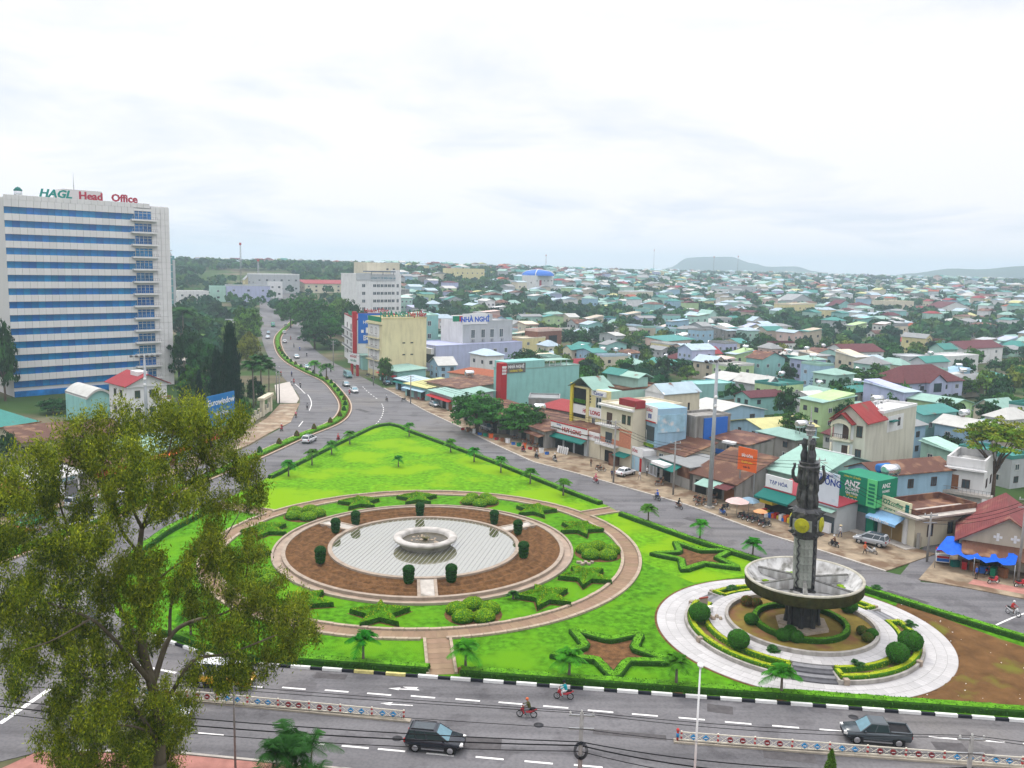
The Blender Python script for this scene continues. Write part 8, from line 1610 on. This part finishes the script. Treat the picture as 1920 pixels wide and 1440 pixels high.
mid('cream house with bright red gable roof in the middle of the town', 1305, 684, 1352, 682, 664, 9, 'x', 2.4, 'cream', 'red tin'); mid('low house with dark maroon hipped roof beside the red-roofed cream one', 1276, 690, 1316, 688, 674, 10, 'h', 2.6, 'beige', 'maroon tile'); mid('mint hall with orange gable roof', 1406, 694, 1470, 690, 674, 12, 'y', 2.6, 'mint', 'orange tile'); mid('teal roofed shed with red slatted wall', 1248, 660, 1302, 655, 640, 12, 's', 1.2, 'pink', 'teal tin')
mid('white villa with dusty maroon roof', 1585, 686, 1655, 684, 660, 14, 'x', 2.6, 'white', 'maroon tile', 4); b = mid('large lilac villa with purple-brown roof and gabled porch', 1692, 760, 1802, 752, 718, 13, 'h', 4.2, 'lilac', 'maroon tile', 5); b.wall(WM['lilac'], x0=b.w * .35, x1=b.w * .62, y0=-1.6, y1=1, gable='y', rh=2.2, name='porch'); b.roof(RM['maroon tile'], 'y', 2.2, .4, x0=b.w * .35, x1=b.w * .62, y0=-1.6, y1=4, name='porch_roof'); b.slab('arched_window', WGL, b.w * .42, b.w * .55, -1.66, -1.58, b.h * .55, b.h * .95)
mid('white house with dark brown roof at the right of the town', 1803, 684, 1878, 678, 654, 12, 'x', 2.6, 'white', 'maroon tile', 3); mid('white flat-roofed pair of blocks below the dark-roofed white house', 1775, 704, 1832, 700, 670, 10, 'f', .6, 'white', 'white', 2); mid('plain grey block left of the white flat blocks', 1700, 698, 1746, 696, 670, 10, 'f', .4, 'grey', 'grey', 1); mid('long low white school with red roof', 1682, 652, 1748, 650, 640, 9, 'x', 1.6, 'white', 'red tin', 8)
mid('white gabled house with grey-brown roof far right', 1764, 592, 1816, 588, 577, 14, 'y', 4.5, 'white', 'maroon tile'); mid('beige flat-roofed house far right', 1660, 590, 1712, 588, 566, 14, 'f', .6, 'cream', 'cream', 5); mid('white two-storey house with green neighbour far right', 1604, 596, 1630, 596, 572, 12, 'h', 2, 'white', 'maroon tile'); mid('green-sided gabled house far right', 1565, 592, 1602, 592, 575, 14, 'y', 5, 'aqua', 'maroon tile')
b = mid('white hall with bright blue dome on the far slope', 1003, 549, 1037, 548, 518, 14, 'f', .6, 'white', 'white', 5, 'domed_hall', 'building'); k = MB(); k.lathe([(b.w * .46, b.h + .4), (b.w * .44, b.h + 2.2), (b.w * .34, b.h + 4.2), (b.w * .16, b.h + 5.4), (.05, b.h + 5.8)], 20, 0, (b.w / 2, 7, 0)); k.build('dome', BLU, b.o)
for i in range(4): a = i * math.pi / 2 + .4; k = MB(); k.tube([(b.w / 2 + b.w * .47 * math.cos(a), 7 + b.w * .47 * math.sin(a), b.h + .5), (b.w / 2 + b.w * .46 * math.cos(a), 7 + b.w * .46 * math.sin(a), b.h + 2.3), (b.w / 2 + b.w * .35 * math.cos(a), 7 + b.w * .35 * math.sin(a), b.h + 4.4), (b.w / 2, 7, b.h + 5.9)], .4, 5); k.build('dome_rib', WHT, b.o)
b.slab('red_door_panel', RED, b.w * .22, b.w * .34, -.1, .05, b.h * .35, b.h * .75); mid('long pale yellow block on the far slope', 853, 530, 908, 530, 505, 16, 'f', .8, 'yellow', 'yellow', 6, 'yellow_block', 'building'); b = mid('unfinished brick house with dark opening behind the cream house', 1008, 664, 1052, 660, 622, 8, 'f', 1.0, 'pink', 'pink', 0, wm=mat('raw_brick', (.20, .09, .06), .9, .3, 1.5, bump=.4)); b.slab('opening', DARK, b.w * .45, b.w * .8, -.05, .05, b.h * .45, b.h * .8)
mid('cream two-storey house left of the brick house', 979, 668, 1022, 664, 636, 8, 'f', .5, 'yellow', 'cream', 2); mid('bright lime green house in the far town', 1432, 547, 1456, 546, 532, 14, 'y', 3, 'green', 'mint tin'); mid('long grey building in the far town', 1355, 556, 1416, 555, 538, 16, 'f', .6, 'grey', 'grey', 5); mid('wide cream house in the far town', 1482, 596, 1526, 592, 572, 14, 'f', .8, 'yellow', 'cream', 4); mid('grey gabled hall in the far town', 1484, 578, 1522, 575, 563, 14, 'y', 5, 'grey', 'grey tin'); mid('pale house with two dark arched windows in the far middle', 1184, 566, 1224, 564, 548, 14, 'f', .8, 'cream', 'white', 2)
for lab, ax, ay, bx, by, top, d, kind, rh, wl, rf, nw in (('blue-grey slab block left of the avenue end', 425, 566, 507, 566, 536, 16, 'f', .5, 'lilac', 'grey', 3), ('long white block with many windows at the avenue end', 480, 552, 562, 550, 515, 18, 'f', .6, 'grey', 'white', 6), ('cream gabled block at the avenue end', 460, 548, 482, 548, 524, 14, 'y', 4, 'yellow', 'grey tin', 1), ('long building with red roof band at the avenue end', 572, 550, 655, 548, 532, 14, 's', 2.5, 'cream', 'red tin', 6), ('white house row just right of the office tower', 335, 572, 392, 570, 547, 12, 'f', .5, 'white', 'white', 4), ('small white house among the trees left of the avenue', 400, 622, 442, 622, 602, 9, 'f', .5, 'white', 'grey', 3), ('mint block left of the blue-grey slab', 395, 566, 424, 566, 538, 14, 'f', .5, 'mint', 'mint', 1), ('white block between the avenue trees', 505, 560, 530, 560, 530, 10, 'f', .5, 'white', 'white', 2)):
    mid(lab, ax, ay, bx, by, top, d, kind, rh, wl, rf, nw, 'block', 'building')
# ---------------------------------------------------------------- the rest of the town
for o in [o for o in col.objects if o.parent is None and o.get('category') in ('house', 'shop', 'building', 'hotel', 'shed', 'office building', 'office tower', 'wall', 'billboard')]:
    bb_ = [o.matrix_basis @ (c.matrix_basis @ Vector(v)) for c in o.children if c.type == 'MESH' and c.name.startswith(('wall', 'side_wall', 'rear_wall', 'roof')) for v in c.bound_box]
    if bb_:
        xs = [v.x for v in bb_]; ys = [v.y for v in bb_]; placed.append(((min(xs) + max(xs)) / 2, (min(ys) + max(ys)) / 2, max(max(xs) - min(xs), max(ys) - min(ys)) * .56))
trees0 = [(o.location.x, o.location.y, 3.0) for o in col.objects if o.parent is None and o.get('category') == 'tree']
RG = random.Random(21); U = Vector((RR[0], RR[1], 0)).normalized(); V = Vector((-U.y, U.x, 0))
line = [Vector((p.x, p.y, 0)) for p in er]
def side_dist(p):
    best = 1e9; sgn = 1
    for a, b_ in zip(line, line[1:]):
        ab = b_ - a; t_ = max(0, min(1, (p - a).dot(ab) / ab.length_squared)); q_ = a + ab * t_; dd = (p - q_).length
        if dd < best: best = dd; sgn = 1 if ab.x * (p.y - a.y) - ab.y * (p.x - a.x) > 0 else -1
    return best * sgn
spots = []; tsp = []
o_ = G(1300, 950); o_.z = 0
i = -20
sv = -10.0
while sv < 1500:
    su = -1300.0; rowh = 12.6 + max(0, sv - 150) * .012
    while su < 900:
        p = o_ + V * (sv + RG.uniform(-1.5, 1.5)) + U * su; d = p.length; step = 10.4 + max(0, d - 250) * .010 + RG.uniform(-2, 3); su += step
        if p.y < 60 or d > 1250: continue
        px, py = PR((p.x, p.y, T(p.x, p.y) + 3))
        if px < 690 or px > 1990 or py > 1080: continue
        sd_ = side_dist(p)
        if sd_ < 24: continue
        if any((p.x - a) ** 2 + (p.y - b_) ** 2 < (r + 5.0) ** 2 for a, b_, r in placed): continue
        tn = noise.noise(Vector((p.x / 70, p.y / 70, 5)))
        if d > 210 and tn > .11 + RG.uniform(-.1, .15): tsp.append((p, d)); continue
        if RG.random() < .2: tsp.append((p, d)); continue
        spots.append((p, d))
        if d > 200 and RG.random() < .35: tsp.append((p + U * RG.uniform(4, 6) + V * RG.uniform(-7, 7), d))
    sv += rowh
spots.sort(key=lambda s: s[1]); tsp.sort(key=lambda s: s[1])
combos = [(w_, r_, k_) for w_ in WC for r_ in RC for k_ in ('x', 'y', 's', 'h', 'f', 'f')]; combos = sorted(set(combos)); RG.shuffle(combos)
wt = {'white': 3, 'cream': 2, 'mint': 3, 'aqua': 3, 'blue': 2, 'grey': 2, 'concrete': 1, 'beige': 1.5}; rt_ = {'grey tin': 3, 'mint tin': 4, 'teal tin': 2.5, 'pale blue tin': 4, 'rusty tin': 2.0, 'white tin': 3, 'red tin': .8, 'orange tile': .6, 'maroon tile': .9, 'yellow tin': .6}
combos.sort(key=lambda c: -(wt.get(c[0], 1) * rt_[c[1]] * RG.uniform(.3, 1)))
KN = {'f': 'flat parapet', 'x': 'side-gabled', 'y': 'front-gabled', 's': 'lean-to', 'h': 'hipped'}
NH = 262; near_names = []; used = combos[:NH]; RG.shuffle(used)
LM = [(G(*p), n_) for p, n_ in (((1390, 730), 'the blue house'), ((1745, 745), 'the lilac villa'), ((1330, 680), 'the red-roofed cream house'), ((1620, 680), 'the white maroon-roofed villa'), ((1020, 548), 'the blue-domed hall'), ((1015, 720), 'the aqua hotel'), ((900, 670), 'the grey hotel'), ((1660, 850), 'the tall cream house'), ((1840, 670), 'the dark-roofed white house'), ((1440, 545), 'the lime green house'), ((1690, 580), 'the beige flat house'), ((1150, 780), 'the yellow tile shop'), ((740, 620), 'the yellow hotel'), ((1385, 555), 'the long grey building'), ((1205, 560), 'the pale arched house'))]
def far_house(mb_, p, w, d, h, kind, rh, rz, wi, ri):
    M_ = Matrix.Translation((p.x, p.y, T(p.x, p.y))) @ Matrix.Rotation(rz, 4, 'Z'); q_ = MB(); q_.bb(-w / 2, w / 2, -d / 2, d / 2, -2, h, wi)
    e = .4
    if kind in 'xs': q_.add([(-w / 2 - e, -d / 2 - e, h), (w / 2 + e, -d / 2 - e, h), (w / 2 + e, 0, h + rh), (-w / 2 - e, 0, h + rh), (w / 2 + e, d / 2 + e, h), (-w / 2 - e, d / 2 + e, h)], [(0, 1, 2, 3), (3, 2, 4, 5), (1, 4, 2), (0, 3, 5)], ri)
    else: q_.add([(-w / 2 - e, -d / 2 - e, h), (w / 2 + e, -d / 2 - e, h), (w / 2 + e, d / 2 + e, h), (-w / 2 - e, d / 2 + e, h), (0, -d * .25, h + rh), (0, d * .25, h + rh)], [(0, 1, 4), (1, 2, 5, 4), (2, 3, 5), (3, 0, 4, 5)], ri)
    for x in (-.25, .25): q_.box((w * x, -d / 2 - .03, h * .6), (1.2, .1, 1.3), 22)
    q_.xf(M_); mb_.add(q_.v, q_.f); mb_.m[-len(q_.f):] = q_.m
slope = []; stuff = MB(); wl_ = list(WC); rl_ = list(RC); smats = [WM[k] for k in wl_] + [RM[k] for k in rl_] + [WGL]
for i, (p, d) in enumerate(spots):
    rot = math.atan2(U.y, U.x) + (math.pi / 2 if RG.random() < .45 else 0) + RG.uniform(-.1, .1); w = RG.uniform(4.8, 8.4); dp = RG.uniform(8, 13); h = RG.choice((3.2, 3.6, 4.2, 5.0, 6.4, 7.2, 8.6)) if d > 190 else RG.uniform(3.2, 5.5); rh = RG.uniform(1.0, 2.2)
    if math.cos(rot) < 0: rot += math.pi
    if i < NH:
        wn, rn, kd = used[i]; L_ = min(LM, key=lambda l: (l[0] - Vector((p.x, p.y, l[0].z))).length); rel = Vector((p.x, p.y, 0)) - Vector((L_[0].x, L_[0].y, 0)); ppx = PR((p.x, p.y, T(p.x, p.y)))[0] - PR(L_[0])[0]
        where = ('behind ' if rel.length and rel.dot(Vector((p.x, p.y, 0)).normalized()) > abs(rel.cross(Vector((p.x, p.y, 0)).normalized()).z) else ('in front of ' if rel.dot(Vector((p.x, p.y, 0)).normalized()) < -abs(rel.cross(Vector((p.x, p.y, 0)).normalized()).z) else ('right of ' if ppx > 0 else 'left of '))) + L_[1]
        a = p - Vector((math.cos(rot), math.sin(rot), 0)) * w / 2 - Vector((-math.sin(rot), math.cos(rot), 0)) * dp / 2; bb2 = a + Vector((math.cos(rot), math.sin(rot), 0)) * w
        b = B('%s house with %s %s roof %s' % (wn, KN[kd], rn, where), a, bb2, dp, h, 'town_house', 'house', 'town houses'); b.wall(WM[wn], z0=-2.5, gable=kd if kd in 'xys' else None, rh=rh); b.roof(RM[rn], kd, {'s': rh * .6, 'f': .7}.get(kd, rh), .5)
        nwn = 2 if w < 7.5 else 3
        for f_, ln in (('f', w), ('l', dp), ('r', dp)):
            n2 = nwn if f_ == 'f' else 2
            for z in ((h * .6,) if h < 5 else (h * .3, h * .72)): b.wins([ln * (q_ + .5) / n2 for q_ in range(n2)], (z,), 1.2, 1.2, f_, RG.choice('wd'), True)
        near_names.append((p, '%s house with %s %s roof' % (wn, KN[kd], rn)))
        if d < 420 and RG.random() < .3: tank(b.W((w * RG.uniform(.2, .8), dp * .7, h + rh * .5)), 'above the %s house with %s %s roof' % (wn, KN[kd], rn), 1.25, RG.random() * 3)
    else: far_house(stuff, p, w * 1.15, dp, h * 1.15, kd if (kd := RG.choice('xhx')) else 'x', rh, rot, RG.choices(range(len(wl_)), [wt.get(k, 1) for k in wl_])[0], len(wl_) + RG.choices(range(len(rl_)), [rt_[k] for k in rl_])[0])
# houses beyond, past the 300 that show largest
for i in range(2200):
    px = RG.uniform(330, 1960); dd = 900 + 2400 * RG.random() ** 1.3; d_ = ray(px, 500); d_ = Vector((d_.x, d_.y, 0)).normalized(); p = d_ * dd
    if px < 700 and dd < 1050: continue
    far_house(stuff, p, RG.uniform(7, 13), RG.uniform(8, 13), RG.choice((4, 4, 5, 6, 9)), RG.choice('xh'), RG.uniform(1, 3), RG.uniform(-.6, .6), RG.choices(range(len(wl_)), [wt.get(k, 1) for k in wl_])[0], len(wl_) + RG.choices(range(len(rl_)), [rt_[k] for k in rl_])[0])
tag(stuff.build('distant_houses', smats), 'mass of small far houses of the town up to the skyline', 'houses', kind='stuff')
# green slopes left and right of the avenue
for i in range(420):
    px, py = RG.uniform(332, 700), RG.uniform(530, 690); p = G(px, py); d = p.length
    if (485 - (600 - py) * -.02 < px < 575 and py > 590) or (px > 560 and py > 655) or (px > 640 and py > 640) or (px < 400 and py > 660): continue
    if any((p.x - a) ** 2 + (p.y - b_) ** 2 < (r + 1.5) ** 2 for a, b_, r in placed) or abs(side_dist(p)) < 12 or min((p - q_).length for q_ in mlw) < 24: continue
    placed.append((p.x, p.y, 2.2)); slope.append(p)
# trees of the town
NT = 255; seen = {}
rest = []
dirs = ('before', 'behind', 'left of', 'right of')
for i, (p, d) in enumerate(tsp):
    base = Vector((p.x, p.y, T(p.x, p.y) - .2))
    if i < NT:
        nn = sorted(near_names, key=lambda q_: (q_[0] - p).length)[:4]; lab = None; pxx, pyy = PR(base)
        for hp, hn in nn:
            hx, hy = PR((hp.x, hp.y, T(hp.x, hp.y))); rel = ('right of' if pxx > hx else 'left of') if abs(pxx - hx) > abs(pyy - hy) else ('before' if pyy > hy else 'behind')
            if (hn, rel) not in seen: seen[(hn, rel)] = 1; k_ = RG.choices('dmbly', [4, 4, 2, 1.2, .4])[0]; lab = '%s tree %s the %s' % (KW[k_], rel, hn); break
        if lab:
            hgt_ = RG.uniform(5.5, 10.5); tree(base, hgt_, RG.uniform(3.0, 5.2), k_, lab, i, False, .22, 'trees among the town houses'); continue
    rest.append((base, RG.uniform(6, 11), RG.uniform(3.5, 6)))
for p in slope: rest.append((Vector((p.x, p.y, p.z - .3)), RG.uniform(6, 11), RG.uniform(3, 5)))
for i in range(5200):
    px = RG.uniform(320, 1960) if i % 5 else RG.uniform(320, 720); dd = 560 + 3300 * RG.random() ** 1.4 if px > 780 else 700 + 2600 * RG.random() ** 1.6; d_ = ray(px, 500); d_ = Vector((d_.x, d_.y, 0)).normalized(); p = d_ * dd
    if noise.noise(Vector((p.x / 120, p.y / 120, 9))) < -.28 and dd < 1500: continue
    if any((p.x - a) ** 2 + (p.y - b_) ** 2 < (r + 3) ** 2 for a, b_, r in placed): continue
    if px < 700 and abs(p.x + 215 + (p.y - 700) * .33) < 45 and dd < 900: continue
    rest.append((Vector((p.x, p.y, T(p.x, p.y) - .5)), RG.uniform(6, 12), RG.uniform(4, 8)))
rng = np.random.default_rng(8); PB = []; NB = []; MBs = []; SB = []
for b_, h, r in rest:
    n_ = 30; v = rng.normal(size=(n_, 3)); v /= np.linalg.norm(v, axis=1, keepdims=True); v[:, 2] = np.abs(v[:, 2]) * 1.0 - .25; PB.append(np.array(b_) + np.array([0, 0, h * .5]) + v * np.array([r, r, h * .5]) * rng.uniform(.55, 1.0, (n_, 1))); NB.append(v / np.linalg.norm(v, axis=1, keepdims=True)); MBs.append(np.full(n_, rng.choice(5, p=[.34, .3, .16, .12, .08]))); SB.append(np.full(n_, r * .75))
P = np.concatenate(PB); Nn = np.concatenate(NB); lv = leaf_quads(P, Nn, 1.0, rng, .8, .4); ctr = np.repeat(P, 4, axis=0); lv = ctr + (lv - ctr) * np.repeat(np.concatenate(SB), 4)[:, None]
fw = [leafmat('far_leaf%d' % q_, c, .4, scale=.05) for q_, c in enumerate(((.018, .075, .03), (.028, .10, .032), (.045, .125, .03), (.014, .055, .028), (.07, .14, .03)))]
tag(link('distant_trees', quads_mesh('distant_trees', fw, lv, np.concatenate(MBs))), 'mass of far trees between the houses up to the skyline', 'trees', kind='stuff')
# lettering becomes mesh
dg = bpy.context.evaluated_depsgraph_get()
for o in [o for o in col.objects if o.type == 'FONT']:
    me = bpy.data.meshes.new_from_object(o.evaluated_get(dg)); me.name = 'lettering'; n = bpy.data.objects.new('lettering', me); n.parent = o.parent; n.matrix_basis = o.matrix_basis.copy(); col.objects.link(n); bpy.data.objects.remove(o)
# ---------------------------------------------------------------- haze
hb = MB().bb(-5700, 5700, -5700, 5700, -12, 130); hzm = bpy.data.materials.new('haze_air'); hzm.use_nodes = True; ht = hzm.node_tree; ht.nodes.remove(ht.nodes['Principled BSDF'])
pv = ht.nodes.new('ShaderNodeVolumePrincipled'); pv.inputs['Color'].default_value = (.70, .86, 1.0, 1); pv.inputs['Density'].default_value = .00030; pv.inputs['Anisotropy'].default_value = .5
ht.links.new(pv.outputs[0], ht.nodes['Material Output'].inputs['Volume']); hz = hb.build('haze', hzm); tag(hz, 'thin pale blue air over the town and hills', 'haze', kind='stuff')
